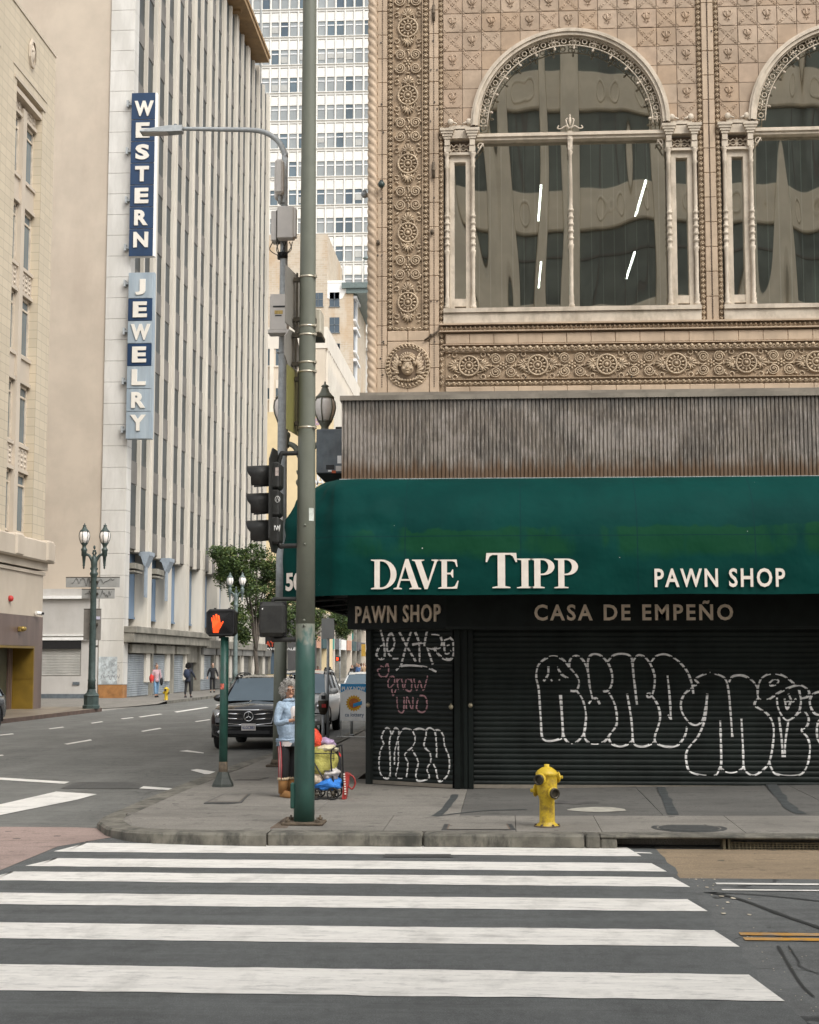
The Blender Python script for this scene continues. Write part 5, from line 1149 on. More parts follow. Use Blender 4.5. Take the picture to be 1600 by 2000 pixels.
mb = MB(); mb.box(LX - 1.1, 59.2, 6.9, LX, LY1, 24.7); mb.box(LX - 1.1, 53.4, 6.9, LX, 55.9, 24.7); mb.box(LX - 1.1, 47.6, 6.9, LX, 50.1, 24.7); mb.box(LX - 1.1, 30, 24.7, LX, LY1, 27.62)
part('tiled_wall', mb, m_ctile, crb)
mb = MB(); mb.box(LX - 1.2, 30, 27.63, LX + .04, LY1 + .04, 27.75); part('parapet_cap', mb, m_cplain, crb)
for y0, y1 in ((55.9, 59.2), (50.1, 53.4)):
    ym = (y0 + y1) / 2
    mb = MB(); mb.box(LX - 1.1, y0, 24.05, LX - .42, y1, 24.69); mb.box(LX - .5, y0 - .15, 24.3, LX - .02, y1 + .15, 24.5); mb.box(LX - .5, y0 - .3, 24.72, LX + .05, y1 + .3, 24.85); mb.box(LX - .5, y0 - .5, 25.2, LX + .03, y1 + .5, 25.27)
    hd = part('window_header', mb, m_cplain, crb); mb = MB()
    for i in range(12): yy = y0 + .1 + i * (y1 - y0 - .2) / 12; mb.ell((LX - .4, yy + .12, 24.2), (.06, .10, .10), 6, 4)
    part('carved_panel', mb, m_cplain, hd)
    mb = MB(); mb.box(LX - .5, ym - .22, 6.9, LX - .17, ym + .22, 24.1); part('mullion_pier', mb, m_cplain, crb)
    for f in range(5):
        z0 = 7.1 + 3.55 * f
        for a, b in ((y0, ym - .22), (ym + .22, y1)):
            mb = MB(); mb.box(LX - .5, a, z0, LX - .36, a + .09, z0 + 2.4); mb.box(LX - .5, b - .09, z0, LX - .36, b, z0 + 2.4); mb.box(LX - .5, a, z0 + 2.3, LX - .36, b, z0 + 2.4); mb.box(LX - .5, a, z0 + 1.9, LX - .37, b, z0 + 1.98); mb.box(LX - .5, a, z0, LX - .34, b, z0 + .1)
            wn_ = part('window', mb, m_trim, crb); mb = MB(); mb.box(LX - .47, a + .08, z0 + .08, LX - .42, b - .08, z0 + 2.32); part('pane', mb, M('pale_blue_glass', (.10, .135, .155), .12, .2, .3) if 'pale_blue_glass' not in MATS else MATS['pale_blue_glass'], wn_)
            mb = MB(); mb.box(LX - .5, a, z0 + 2.41, LX - .28, b, z0 + 3.54); mb.box(LX - .3, a + .05, z0 + 2.41, LX - .20, b - .05, z0 + 2.55); mb.box(LX - .3, a + .05, z0 + 3.4, LX - .20, b - .05, z0 + 3.54)
            if f % 2 == 0:
                for u in range(3):
                    for v in range(4): mb.ell((LX - .28, a + .3 + u * (b - a - .6) / 2, z0 + 2.7 + v * .2), (.05, .14, .075), 5, 4)
            part('spandrel', mb, m_cplain, crb)
mb = MB(); mb.box(LX - 1, 30, 6.05, LX + .38, LY1 + .38, 6.88, bev=.06)
for y in (47, 51.7, 56, 59.9): mb.box(LX - .5, y, 6.07, LX + .46, y + .9, 6.95, bev=.08)
part('ledge', mb, m_cplain, crb); mb = MB(); mb.box(LX - 1, 30, 5.75, LX + .14, LY1 + .12, 6.04); mb.box(LX - 1, 30, 5.55, LX + .07, LY1 + .06, 5.68); part('ledge_moulding', mb, m_cplain, crb)
mb = MB(); mb.box(LX - 1.1, 30, 3.85, LX, LY1, 5.54); part('base_wall', mb, m_cplain, crb)
mb = MB(); mb.box(LX - 1.1, 30, 2.66, LX + .02, LY1 + .02, 3.84); mb.box(LX - 1.1, 59.75, .15, LX + .02, LY1 + .02, 2.655); mb.box(LX - 1.1, 30, .15, LX + .02, 54.2, 2.655); part('granite_base', mb, m_gran, crb)
en = MB(); en.box(LX - 1.2, 59.62, .15, LX + .05, 59.74, 2.65); en.box(LX - 1.2, 54.21, 2.56, LX + .05, 59.62, 2.65); en.box(LX - 1.2, 59.60, 1.35, LX + .0, 59.615, 1.37); e_ = part('entrance_surround', en, m_gold, crb)
mb = MB(); mb.box(LX - 1.09, 54.3, .15, LX - .8, 58.9, 2.55); part('door', mb, M('dark_olive_door', (.05, .05, .03), .4, .2), e_)
mb = MB()
for k in range(3): mb.box(LX - .79, 58.9 + k * .18, .15, LX - .72, 59.0 + k * .18, 2.55)
part('door_frame', mb, m_gran, e_)
mb = MB(); pm = atx(62, 105, LX + .02); oc = lambda r, d: [(LX + d, pm.y + r * .62 * math.cos(R(22.5 + 45 * k)), pm.z + r * math.sin(R(22.5 + 45 * k))) for k in range(8)]
mb.add(oc(.62, .02) + oc(.50, .12) + oc(.62, .10), [[i + 16, (i + 1) % 8 + 16, (i + 1) % 8 + 8, i + 8] for i in range(8)] + [[i, (i + 1) % 8, (i + 1) % 8 + 16, i + 16] for i in range(8)])
mb.ell((LX + .04, pm.y, pm.z), (.12, .16, .38), 8, 6); mb.ell((LX + .05, pm.y, pm.z + .1), (.12, .24, .1), 8, 6); part('octagonal_medallion', mb, m_cplain, crb)
p = atx(22, 1169, LX + .08); al = thing('alarm_bell', 'round red alarm bell on the cream wall above the granite base', 'alarm bell', p); mb = MB(); mb.lathe([(.12, -.08), (.12, .0), (.09, .06), (.02, .09)], 14, p, mat=Matrix.Rotation(R(90), 3, 'Y')); part('bell', mb, m_red, al)
p = atx(79, 1197, LX + .2); sc_ = thing('security_camera', 'small white security camera at the corner of the cream building', 'security camera', p); mb = MB(); mb.tube([p + Vector((-.1, -.25, .0)), p + Vector((.05, .1, -.03))], .075, 10); part('camera_body', mb, m_white, sc_); mb = MB(); mb.tube([p + Vector((.06, -.0, -.02)), p + Vector((.14, -.02, -.03))], .05, 8); part('lens', mb, m_black, sc_)
p = atx(42, 1229, LX + .12); br_ = thing('wall_lamp', 'small brass fitting on the granite above the gold entrance', 'wall lamp', p); mb = MB(); mb.box(p.x - .1, p.y - .2, p.z - .1, p.x + .05, p.y + .2, p.z + .1, bev=.03); part('bracket', mb, m_brass, br_); mb = MB(); mb.ell(p + Vector((.08, -.1, .02)), .1, 8, 6); mb.ell(p + Vector((.08, .13, .02)), .09, 8, 6); part('lamp', mb, m_brass, br_)
# ================================================================== office building across the crossing (seen mirrored in the arched windows)
op = thing('opposite_office_building', 'beige office building with stone pilasters mirrored in the arched windows', 'building', (14, -10, .15))
OY = -6.0; mb = MB(); mb.box(-5.2, OY - 16, .15, 34, OY - .5, 26); part('wall', mb, m_cplain, op)
m_och = M('warm_stone_pilaster', (.78, .70, .57), .7, .1, .8)
for k in range(12):
    x = -5.1 + k * 3.4; mb = MB(); mb.box(x, OY - .6, .15, x + 1.15, OY, 26.5, bev=.1); part('pilaster', mb, m_och, op)
    if k == 11: break
    for f in range(6):
        z = 2.5 + f * 4; mb = MB(); mb.box(x + 1.16, OY - .5, z - 1.35, x + 3.39, OY - .2, z, bev=.05); mb.tube([(x + 2.37 + .4 * math.cos(a), OY - .2, z - .68 + .4 * math.sin(a)) for a in [t * math.pi / 8 for t in range(16)]], .07, 5, closed=True); part('spandrel', mb, m_och, op)
        mb = MB(); mb.box(x + 1.2, OY - .5, z, x + 3.35, OY - .42, z + 2.62); mb.box(x + 1.2, OY - .42, z + 1.7, x + 3.35, OY - .38, z + 1.78, 1); mb.box(x + 2.33, OY - .42, z, x + 2.42, OY - .38, z + 2.6, 1); part('window', mb, [M('soft_olive_office_glass', (.16, .18, .16), .35, .3, .5) if 'soft_olive_office_glass' not in MATS else MATS['soft_olive_office_glass'], m_spandrel], op)  # window glass in one even soft olive tone
# ================================================================== BUILDINGS FARTHER DOWN THE AVENUE
m_wt = M('white_precast', (.74, .725, .68), .6, .03, .2); m_wt2 = M('white_frame', (.70, .71, .72), .6, .02, .2)
m_gl1 = M('blue_grey_office_glass', (.10, .135, .16), .15, .25, .15); m_gl2 = M('grey_blind_office_glass', (.27, .29, .295), .3, .12, .15); m_gl3 = M('dark_office_glass', (.07, .10, .13), .12, .2, .15)  # glass colours lightened to stand in for reflected sky and distance haze
TY = 235.0
wt = thing('white_office_tower', 'bright white office tower with a regular grid of small windows, seen beyond the finned tower', 'building', (-28, 250, .15))
mb = MB(); mb.box(-62, TY + .5, .15, 12, TY + 30, 126); part('core', mb, m_wt, wt)
PW, PHt = 1.525, 4.70; zr0 = 103.64; xr0 = at(697, 67, TY).x + .35
wm = MB(); wm.box(-.55, .10, 0, .55, .14, 2.45); wm.box(-.55, .02, 1.68, .55, .12, 1.86, 1); me_w = [wm.mesh('window', [m, m_wt2]) for m in (m_gl1, m_gl2, m_gl3, m_gl2)]
sm = MB(); sm.box(-.60, .06, 0, .60, .3, 1.45, bev=.05); me_s = sm.mesh('spandrel_panel', m_wt)
bm_ = MB(); bm_.box(-.53, .04, 0, .53, .09, 1.0); me_b = bm_.mesh('blind', M('pale_window_blind', (.42, .42, .40), .8, .05))
rd = random.Random(5)
for r in range(-2, 11):
    zb_ = zr0 - PHt * r; rowblue = rd.random()
    for c in range(-12, 3):
        x = xr0 + c * PW
        k = rd.choice([0, 1, 1, 2]) if rowblue < .5 else rd.choice([0, 1, 3, 3])
        link('window', me_w[k], wt, (x, TY, zb_)); link('spandrel_panel', me_s, wt, (x, TY, zb_ + 2.62))
        if rd.random() < .16: link('blind', me_b, wt, (x, TY, zb_ + rd.choice([.7, .65, .3, .9])))
mb = MB()
for c in range(-13, 4): mb.box(xr0 + (c + .5) * PW - .16, TY, zr0 - PHt * 10 - .5, xr0 + (c + .5) * PW + .16, TY + .51, 126); mb.box(xr0 + (c + .5) * PW - .05, TY - .12, zr0 - PHt * 10 - .5, xr0 + (c + .5) * PW + .05, TY + .1, 126)
part('mullion', mb, m_wt, wt); mb = MB()
for r in range(-3, 12): z = zr0 - PHt * r; mb.box(-62, TY - .02, z - .55, 12, TY + .5, z - .02); mb.box(-62, TY - .22, z - .16, 12, TY + .1, z - .05); mb.box(-62, TY - .02, z + 2.46, 12, TY + .4, z + 2.6)
part('floor_band', mb, m_wt, wt)
# --- old brick block
def mat_brick(name, c, c2, mort, sc=1.):
    g = NG(name); b = g.b; b.inputs['Roughness'].default_value = .85
    br = g.n('ShaderNodeTexBrick'); br.inputs['Scale'].default_value = sc; br.inputs['Mortar Size'].default_value = .03; br.inputs['Brick Width'].default_value = .8; br.inputs['Row Height'].default_value = .32
    br.inputs['Color1'].default_value = (*c, 1); br.inputs['Color2'].default_value = (*c2, 1); br.inputs['Mortar'].default_value = (*mort, 1)
    gg = g.n('ShaderNodeNewGeometry'); sx = g.n('ShaderNodeSeparateXYZ'); g.l(gg.outputs['Position'], sx.inputs[0]); cb = g.n('ShaderNodeCombineXYZ'); g.l(g.math('ADD', sx.outputs[1], sx.outputs[0]), cb.inputs[0]); g.l(sx.outputs[2], cb.inputs[1]); g.l(cb.outputs[0], br.inputs['Vector'])
    col = g.mix(g.math('MULTIPLY', g.ramp(g.noise(.16, (1, 1, .7), 5, .65), .45, .7), .7), br.outputs['Color'], (.44, .31, .19)); col = g.mix(g.math('MULTIPLY', g.ramp(g.noise(.5, (1, 1, .2), 5), .5, .75), .5), col, (.55, .50, .42)); g.l(col, b.inputs['Base Color']); return g.m
m_oldbrick = mat_brick('weathered_cream_brick', (.50, .43, .34), (.42, .35, .27), (.50, .46, .39)); m_whitewash = M('whitewash', (.78, .77, .74), .8, .05, .5)
BY = 212.0; bk = thing('old_brick_block', 'weathered cream brick block with small sash windows and a dark cornice', 'building', (-28, 222, .15))
p640, p690, p520 = at(640, 457, BY), at(690, 552, BY), at(500, 457, BY)
mb = MB(); mb.box(-42, BY, .15, p640.x, BY + 20, p640.z); part('tall_wall', mb, m_oldbrick, bk)
mb = MB(); mb.box(p640.x + .01, BY + .02, .15, p690.x, BY + 20, p690.z); part('side_wall', mb, m_oldbrick, bk)
q = at(643, 582, BY); mb = MB(); P = [(p640.x + .02, p690.z - 2.2), (p640.x + 1.0, p690.z - 2.6), (p640.x + 2.2, p690.z - 2.3), (p640.x + 2.6, p690.z - 1.5), (p690.x - .8, p690.z - 1.2), (p690.x - .5, p690.z + .02), (p640.x + .02, p690.z + .02)]; mb.prism(P, lambda x, y, d: (x, BY - .02 - d, y), .01, -.03); part('whitewash_patch', mb, m_whitewash, bk)
mb = MB(); mb.box(p640.x, BY - .1, p690.z, p690.x - 1.2, BY + 20, p690.z + .35); part('coping', mb, m_whitewash, bk)
for x0_, y0_, x1_, y1_ in ((612, 572, 631, 598), (644, 571, 663, 598), (644, 620, 663, 649), (655, 671, 664, 700), (612, 620, 631, 649), (644, 672, 663, 700)):
    a, b = at(x0_, y0_, BY), at(x1_, y1_, BY); mb = MB(); mb.box(a.x, BY - .03, b.z, b.x, BY + .02, a.z); wn_ = part('window', mb, m_gl3, bk); mb = MB(); xm = (a.x + b.x) / 2
    mb.box(xm - .05, BY - .08, b.z, xm + .05, BY - .031, a.z); zm = (a.z + b.z) / 2; mb.box(a.x, BY - .08, zm - .05, b.x, BY - .031, zm + .05); mb.box(a.x - .1, BY - .12, b.z - .15, b.x + .1, BY - .0, b.z); part('sash', mb, m_bluebox, wn_)
mb = MB(); a = at(682, 553, BY); mb.box(a.x - 1.0, BY - .6, p690.z - .9, a.x + 3.5, BY + 20, p690.z - .1); mb.box(a.x - .4, BY - .3, p690.z - 1.6, a.x + 2.8, BY + 20, p690.z - .91); part('cornice', mb, m_lampgry, bk)
for f in range(10):
    z = p690.z - 5.2 - 4.6 * f; mb = MB(); mb.box(p690.x + .0, BY + .8, z, p690.x + .08, BY + 2.6, z + 3.0); mb.box(p690.x + .0, BY + 3.6, z, p690.x + .08, BY + 5.4, z + 3.0); part('window', mb, m_gl3, bk)
    mb = MB(); mb.box(p690.x, BY + .3, z + 3.0, p690.x + .5, BY + 6, z + 3.35); mb.box(p690.x, BY + .4, z - .3, p690.x + .35, BY + 6, z - .01); mb.box(p690.x, BY + 2.7, z, p690.x + .3, BY + 3.5, z + 2.99); part('window_surround', mb, m_wt2, bk)
mb = MB(); a = at(706, 490, BY - 1); mb.tube([(a.x, BY + 3, p690.z), (a.x, BY + 3, a.z)], .06, 5); mb.ell((a.x + .3, BY + 3, a.z), (.5, .3, .25), 8, 5); part('roof_lamp', mb, m_lampgry, bk)
# --- cream finned block
FYB = 169.0; cf = thing('cream_finned_block', 'cream block with vertical fins along the avenue and a painted lower wall', 'building', (-26, 188, .15)); c0 = at(636, 640, FYB)
m_cream2 = M('warm_cream_paint', (.58, .51, .42), .8, .05, .3, grime=.25, gsc=.4, gst=(1, 1, .2), gcol=(.42, .35, .27)); m_cream3 = M('ivory_stucco', (.66, .61, .53), .8, .05, .3)
mb = MB(); mb.box(-45, FYB, .15, c0.x, FYB + 39, c0.z - 2.4); part('wall', mb, m_cream2, cf)
mb = MB(); mb.box(-45, FYB - .1, c0.z - 2.39, c0.x + .25, FYB + 39, c0.z + .1); part('parapet', mb, m_cream3, cf)
for i in range(26): y = FYB + .6 + i * 1.5; mb = MB(); mb.box(c0.x + .01, y, 7, c0.x + .24, y + .5, c0.z - 2.4); part('fin', mb, m_cream3, cf)
for i in range(25): y = FYB + 1.15 + i * 1.5; mb = MB(); mb.box(c0.x + .0, y, 8, c0.x + .03, y + .9, c0.z - 4); part('strip_window', mb, m_gl3, cf)
for px0, px1 in ((503, 527), (539, 567), (578, 606)):
    for r in range(7):
        y1 = 676 + r * 65.5; a, b = at(px0, y1, FYB), at(px1, y1 + 38, FYB); mb = MB(); mb.box(a.x, FYB - .02, b.z, b.x, FYB + .1, a.z); mb.box((a.x + b.x) / 2 - .06, FYB - .06, b.z, (a.x + b.x) / 2 + .06, FYB - .021, a.z, 1); mb.box(a.x - .1, FYB - .15, b.z - .15, b.x + .1, FYB, b.z - .001, 1); mb.box(a.x, FYB - .05, a.z - (.5 + .5 * (r % 3)), b.x, FYB - .022, a.z - .01, 1) if r % 2 else None
        part('window', mb, [m_gl1, m_cream3], cf)
    a, b = at(px1 + 1, 670, FYB), at(px1 + 9, 670, FYB); mb = MB(); mb.box(a.x, FYB - .3, 7, b.x, FYB - .01, c0.z - 2.4); part('pilaster', mb, m_cream3, cf)
m_mural = M('pale_yellow_mural_wall', (.66, .53, .32), .8, .05, .4)
MY = 163.5; ml = at(590, 804, MY); mr = at(642, 804, MY); mb = MB(); mb.box(-30, MY, .15, mr.x, FYB - .4, ml.z); lw = part('painted_wall', mb, m_mural, cf)
m_flower = M('violet_mural_paint', (.42, .30, .36), .8, .15, 2)
for px, py, r in ((619, 824, .42), (611, 838, .3), (624, 812, .25)):
    p = at(px, py, MY); mb = MB()
    for k in range(6): a = k * math.pi / 3; mb.prism([(p.x + r * (math.cos(a) * .6 + .42 * math.cos(t)), p.z + r * (math.sin(a) * .6 + .42 * math.sin(t))) for t in [j * math.pi / 4 for j in range(8)]], lambda x, y, d: (x, MY - d, y), .02 + .002 * k, -.01)
    part('painted_flower', mb, m_flower, lw)
for ch, px, py, h in (('N', 613, 934, 1.5), ('A', 626, 938, 1.4)): p = at(px, py, MY); link('painted_letter', fit(text_mesh('painted_letter', ch, 1, m_wt2, .0, .02), 1.0, h), lw, (p.x, MY - .03, p.z), FRONT)
# --- small black corner store past the finned tower
st = thing('black_corner_store', 'low black corner store with red lettering past the finned tower', 'building', (-22, 135, .15)); mb = MB(); mb.box(-40, 128, .15, -18.7, 150, 6.6); part('wall', mb, m_black, st)
a, b = at(518, 1274, 128), at(580, 1240, 128); mb = MB(); mb.box(a.x, 127.8, a.z, -18.7, 127.99, b.z); bo = part('sign_board', mb, m_black, st); flat_text('lettering', 'LAY', M('red_orange_sign_letter', (.5, .07, .03), .5, 0), 513, 537, 1252, 1263, (0, 127.78, 0), (0, -1, 0), bo, .03, .02, .02); flat_text('lettering', 'WHOLESALE', m_white, 518, 578, 1265, 1270, (0, 127.78, 0), (0, -1, 0), bo, .02, .02, .02)
mb = MB(); mb.box(-20.2, 127.9, .15, -18.9, 127.99, 3.2); part('shop_window', mb, m_gl3, st)
mb = MB(); mb.box(-40, 128, 6.6, -18.6, 150, 7.0); mb.box(-18.69, 128, .15, -18.5, 128.5, 6.6); mb.box(-18.69, 138, .15, -18.5, 138.5, 6.6); part('frame', mb, m_wfas, st)
# --- row of shop fronts still farther along the avenue
SX = -19.6; shp = thing('distant_shop_row', 'row of distant shop fronts with pale piers below the cream finned block', 'building', (-21, 180, .15)); mb = MB(); mb.box(-24, 151, .15, SX - .6, 262, 6.8); part('wall', mb, m_shut2, shp)
for i in range(16):
    y = 152 + i * 6.4; mb = MB(); mb.box(SX - .7, y, .15, SX + .25, y + 1.2, 6.4); part('shop_pier', mb, m_wfas if i % 3 else m_cream2, shp); mb = MB(); mb.box(SX - .65, y + 1.2, .15, SX - .3, y + 6.3, 3.3); part('shop_opening', mb, m_door if i % 2 else m_shut2, shp)
    mb = MB(); mb.box(SX - .6, y + 1.3, 3.5, SX + .35, y + 6.2, 4.7); part('sign_band', mb, [M('salmon_sign', (.5, .26, .17), .7, .1), M('dark_teal_sign', (.03, .07, .075), .7, .1), M('green_banner', (.03, .25, .22), .7, .1), M('charcoal_sign', (.09, .09, .10), .7, .1), m_white][i % 5] if i < 5 else [MATS['salmon_sign'], MATS['dark_teal_sign'], MATS['charcoal_sign'], MATS['charcoal_sign'], m_white][i % 5], shp)
mb = MB(); mb.box(-24, 151, 6.81, SX + .5, 262, 7.3); part('cornice', mb, m_cream2, shp)
def board(lab, px0, py0, px1, py1, Y, m, nm='shop_sign'):
    a, b = at(px0, py0, Y), at(px1, py1, Y); t = thing(nm, lab, 'sign', (a.x, Y, b.z)); mb = MB(); mb.box(a.x, Y, b.z, b.x, Y + .15, a.z); part('board', mb, m, t); mb = MB(); mb.box(a.x - .9, Y + .05, (a.z + b.z) / 2 - .05, a.x, Y + .1, (a.z + b.z) / 2 + .05); part('bracket', mb, m_black, t); return t
board('dark teal projecting shop sign hanging far down the avenue', 652, 1235, 664, 1270, 185, MATS['dark_teal_sign'])
t = board('green banner with a white lower edge far down the avenue', 664, 1236, 690, 1249, 195, MATS['green_banner']); a, b = at(664, 1248, 194.9), at(679, 1252, 194.9); mb = MB(); mb.box(a.x, 194.95, b.z, b.x, 194.99, a.z - .01); part('lower_edge', mb, m_white, t)
board('white shop board at the end of the far shop row', 689, 1232, 698, 1252, 210, m_white); board('small blue shop sign below the green banner', 667, 1270, 675, 1278, 188, M('blue_sign', (.04, .12, .32), .6, .1))
t = board('charcoal menu style board beside the far crowd', 684, 1252, 702, 1279, 205, MATS['charcoal_sign'])
mb = MB()
for i in range(2):
    for j in range(3): a, b = at(686.5 + i * 7, 1256 + j * 7.5, 204.9), at(691 + i * 7, 1259 + j * 7.5, 204.9); mb.box(a.x, 204.9, b.z, b.x, 204.98, a.z)
tag(part('print', mb, m_grey, t), kind='stuff')
board('yellow shop board at the far end beside the shutter post', 706, 1258, 714, 1282, 200, M('mustard_sign', (.42, .25, .04), .7, .1))
# --- street trees
m_leaf = [M('leaf_green', c, .6, .25, 1.5) for c in ((.042, .075, .018), (.07, .11, .024), (.026, .050, .014), (.12, .145, .035))]; m_bark = M('grey_bark', (.09, .075, .06), .9, .2, 3, bump=.5, bsc=8)
def tree(label, x, y, h, crown, n, seed):
    rd = random.Random(seed); t = thing('street_tree', label, 'tree', (x, y, .15), group='street trees on the far pavement'); mb = MB()
    mb.tube([(x, y, .1), (x + .1, y, 1.6), (x - .05, y + .1, h * .5), (x + .1, y, h * .62)], [.2, .15, .13, .09], 8)
    C = []
    for (cx, cy, cz, rx, rz) in crown:
        C.append((Vector((x + cx, y + cy, cz)), rx, rz))
        if len(C) < 7: mb.tube(smooth_path([(x + .02, y + .05, h * .45), (x + cx * .4, y + cy * .4, cz * .7 + h * .12), (x + cx, y + cy, cz)], 3), [.09, .08, .07, .06, .05, .04, .02], 5)
    part('trunk', mb, m_bark, t); mb = MB()
    for i in range(n):
        if i % 60 == 0:
            c, rx, rz = rd.choice(C); d = Vector((rd.gauss(0, 1), rd.gauss(0, 1), rd.gauss(0, 1))).normalized(); r = rd.random() ** .5
            cc_ = c + Vector((d.x * rx * r, d.y * rx * r, d.z * rz * r)); sd_ = .10 + .14 * rd.random(); tone = rd.random()
        p = cc_ + Vector((rd.gauss(0, sd_), rd.gauss(0, sd_), rd.gauss(0, sd_ * .8) - .06 * abs(rd.gauss(0, 1))))
        s = .055 + .055 * rd.random(); u = Vector((rd.gauss(0, 1), rd.gauss(0, 1), rd.gauss(0, .6))).normalized(); v = u.orthogonal().normalized(); v = Matrix.Rotation(rd.random() * 6, 3, u) @ v
        mi = rd.choice([0, 0, 2, 2, 1] if tone < .35 else [0, 0, 1, 1] if tone < .75 else [1, 1, 3]); mb.add([p - u * s, p + v * s * .55, p + u * s, p - v * s * .55], [[0, 1, 2, 3]], mi)
    k = part('crown', mb, m_leaf, t, fix=False); return t
def tp(px, py, Y, r): p = at(px, py, Y); return (p.x, p.z, r * Y / F_PX)
def mk(label, px, Y, h, blobs, n, seed):
    x = at(px, 1300, Y).x; cr = []
    for bx, by, r, rz in blobs: p = at(bx, by, Y); cr.append((p.x - x, random.Random(bx).uniform(-1, 1), p.z, r * 1.2 * Y / F_PX, rz * 1.15 * Y / F_PX))
    return tree(label, x, Y, h, cr, n, seed)
mk('leafy street tree standing in front of the finned tower shutters', 499, 100, 6, [(470, 1105, 34, 30), (505, 1085, 30, 24), (450, 1098, 26, 20), (520, 1125, 36, 34), (485, 1150, 32, 36), (530, 1170, 28, 34), (500, 1195, 26, 30), (540, 1110, 30, 34), (470, 1205, 16, 30), (550, 1150, 25, 35), (520, 1215, 22, 20), (440, 1080, 18, 12), (476, 1240, 9, 18), (462, 1140, 18, 20), (440, 1120, 16, 20)], 34000, 3)
mk('second leafy street tree farther off, right of the big traffic pole', 585, 128, 5.5, [(590, 1195, 34, 26), (625, 1200, 30, 24), (655, 1205, 26, 20), (575, 1225, 26, 20), (680, 1212, 20, 18), (610, 1228, 14, 18), (670, 1228, 12, 16), (560, 1190, 22, 24)], 15000, 9)
# ================================================================== STREET FURNITURE
# --- yellow hydrants
def hydrant(label, x, y, z0, s, rz, group):
    t = thing('fire_hydrant', label, 'fire hydrant', (x, y, z0), group)
    def LL(name, mb, m): o = link(name, mb.mesh(name, m), t, world=False); return o
    mb = MB(); mb.lathe([(.135, 0), (.135, .018), (.118, .022), (.118, .03), (.092, .045), (.088, .06), (.086, .30), (.094, .33), (.112, .38), (.118, .44), (.117, .52), (.113, .57), (.124, .578), (.128, .60), (.118, .612), (.105, .63), (.070, .655), (.045, .668), (.030, .672), (.030, .70), (.001, .702)], 20)
    body = LL('barrel', mb, m_yellow)
    mb = MB(); mb.lathe([(.15, -.005), (.15, .016), (.138, .018)], 20); [mb.lathe([(.016, .016), (.016, .034), (.001, .035)], 6, (.128 * math.cos(a), .128 * math.sin(a), 0)) for a in [k * math.pi / 3 for k in range(6)]]; LL('base_flange', mb, m_rust)
    def outlet(a, z, tilt, r, l, cap):
        d = Vector((math.cos(a), math.sin(a), 0)); o = d * .085 + Vector((0, 0, z)); rm = d.to_track_quat('Z', 'Y').to_matrix(); mb = MB()
        if cap: mb.lathe([(r, 0), (r, l * .5), (r * 1.35, l * .52), (r * 1.35, l * .7), (r * .9, l * .8), (r * .42, l * .9), (r * .42, l * 1.25), (.002, l * 1.26)], 14, o, mat=rm); LL('outlet_cap', mb, m_yellow)
        else:
            mb.lathe([(r * 1.05, 0), (r * 1.05, l * .45), (r * 1.38, l * .5), (r * 1.38, l * .75), (r * 1.2, l * .8), (r * .95, l * .8), (r * .95, l * .4), (.002, l * .4)], 14, o, mat=rm); LL('outlet_collar', mb, m_yellow)
            mb = MB(); mb.lathe([(r * 1.16, l * .78), (r * 1.18, l * 1.05), (r * 1.02, l * 1.1), (r * .9, l * 1.1), (r * .86, l * .7), (.002, l * .7)], 14, o, mat=rm); LL('outlet', mb, m_dkmetal)
    outlet(R(238), .535, 0, .052, .10, False); outlet(R(298), .385, 0, .052, .10, False); outlet(R(20), .55, 0, .046, .085, True); outlet(R(160), .40, 0, .052, .085, True)
    t.scale = (s, s, s); t.rotation_euler.z = rz; return t
m_dkmetal = M('tarnished_bronze', (.06, .05, .035), .45, .3, 20, metal=.5)
p = gr(1069, 1614, .155); hydrant('yellow fire hydrant on the near pavement in front of the wide shutter', p.x, p.y, .15, 1.0, 0, 'yellow fire hydrants')
p = gr(324.5, 1368, .15); hydrant('small distant yellow fire hydrant on the pavement by the grey shutters', p.x, p.y, .15, .95, R(30), 'yellow fire hydrants')
# --- big traffic signal pole
bp = gr(594, 1608, .16); BX, BYp = bp.x, bp.y
tp_ = thing('traffic_signal_pole', 'thick steel pole, dark green below and olive grey above, beside the crossing', 'pole', (BX, BYp, .15))
ztop = 12.5; rr = lambda z: .121 - .0040 * z; zch = 2.45
g = NG('green_over_olive_pole_paint'); g.b.inputs['Roughness'].default_value = .5
zn = g.math('ADD', g.sep(2), g.math('MULTIPLY', g.math('SUBTRACT', g.noise(7, (1, 1, .6), 4), .5), .9)); cg_ = g.mix(g.ramp(g.noise(5, (1, 1, .4)), .35, .65), (.018, .060, .048), (.028, .085, .068))
g.l(g.mix(g.ramp(zn, 2.24, 2.36, True), cg_, (.150, .160, .126)), g.b.inputs['Base Color']); m_two = g.m
mb = MB(); mb.lathe([(rr(z), z) for z in (.16, .6, 1.2, 1.9, zch)], 24, (BX, BYp, 0)); part('lower_shaft', mb, m_two, tp_)
mb = MB(); mb.lathe([(rr(z), z) for z in (zch + .001, 4, 6, 8, 10, ztop)], 24, (BX, BYp, 0)); part('upper_shaft', mb, m_olive, tp_)
mb = MB(); mb.box(BX - .24, BYp - .2, .15, BX + .24, BYp + .2, .185, bev=.01)
for sx in (-1, 1):
    for sy_ in (-1, 1): mb.lathe([(.03, .18), (.03, .215), (.012, .215), (.012, .24)], 6, (BX + sx * .17, BYp + sy_ * .14, 0))
part('base_plate', mb, m_rust, tp_)
mb = MB(); mb.box(BX - rr(.5) - .035, BYp - .06, .33, BX - rr(.5) + .02, BYp + .06, .62, bev=.01); part('hand_hole', mb, m_greendk, tp_)
Zp = lambda y: at(594, y, BYp).z
m_band = M('stainless_band', (.55, .50, .40), .35, .1, metal=.7)
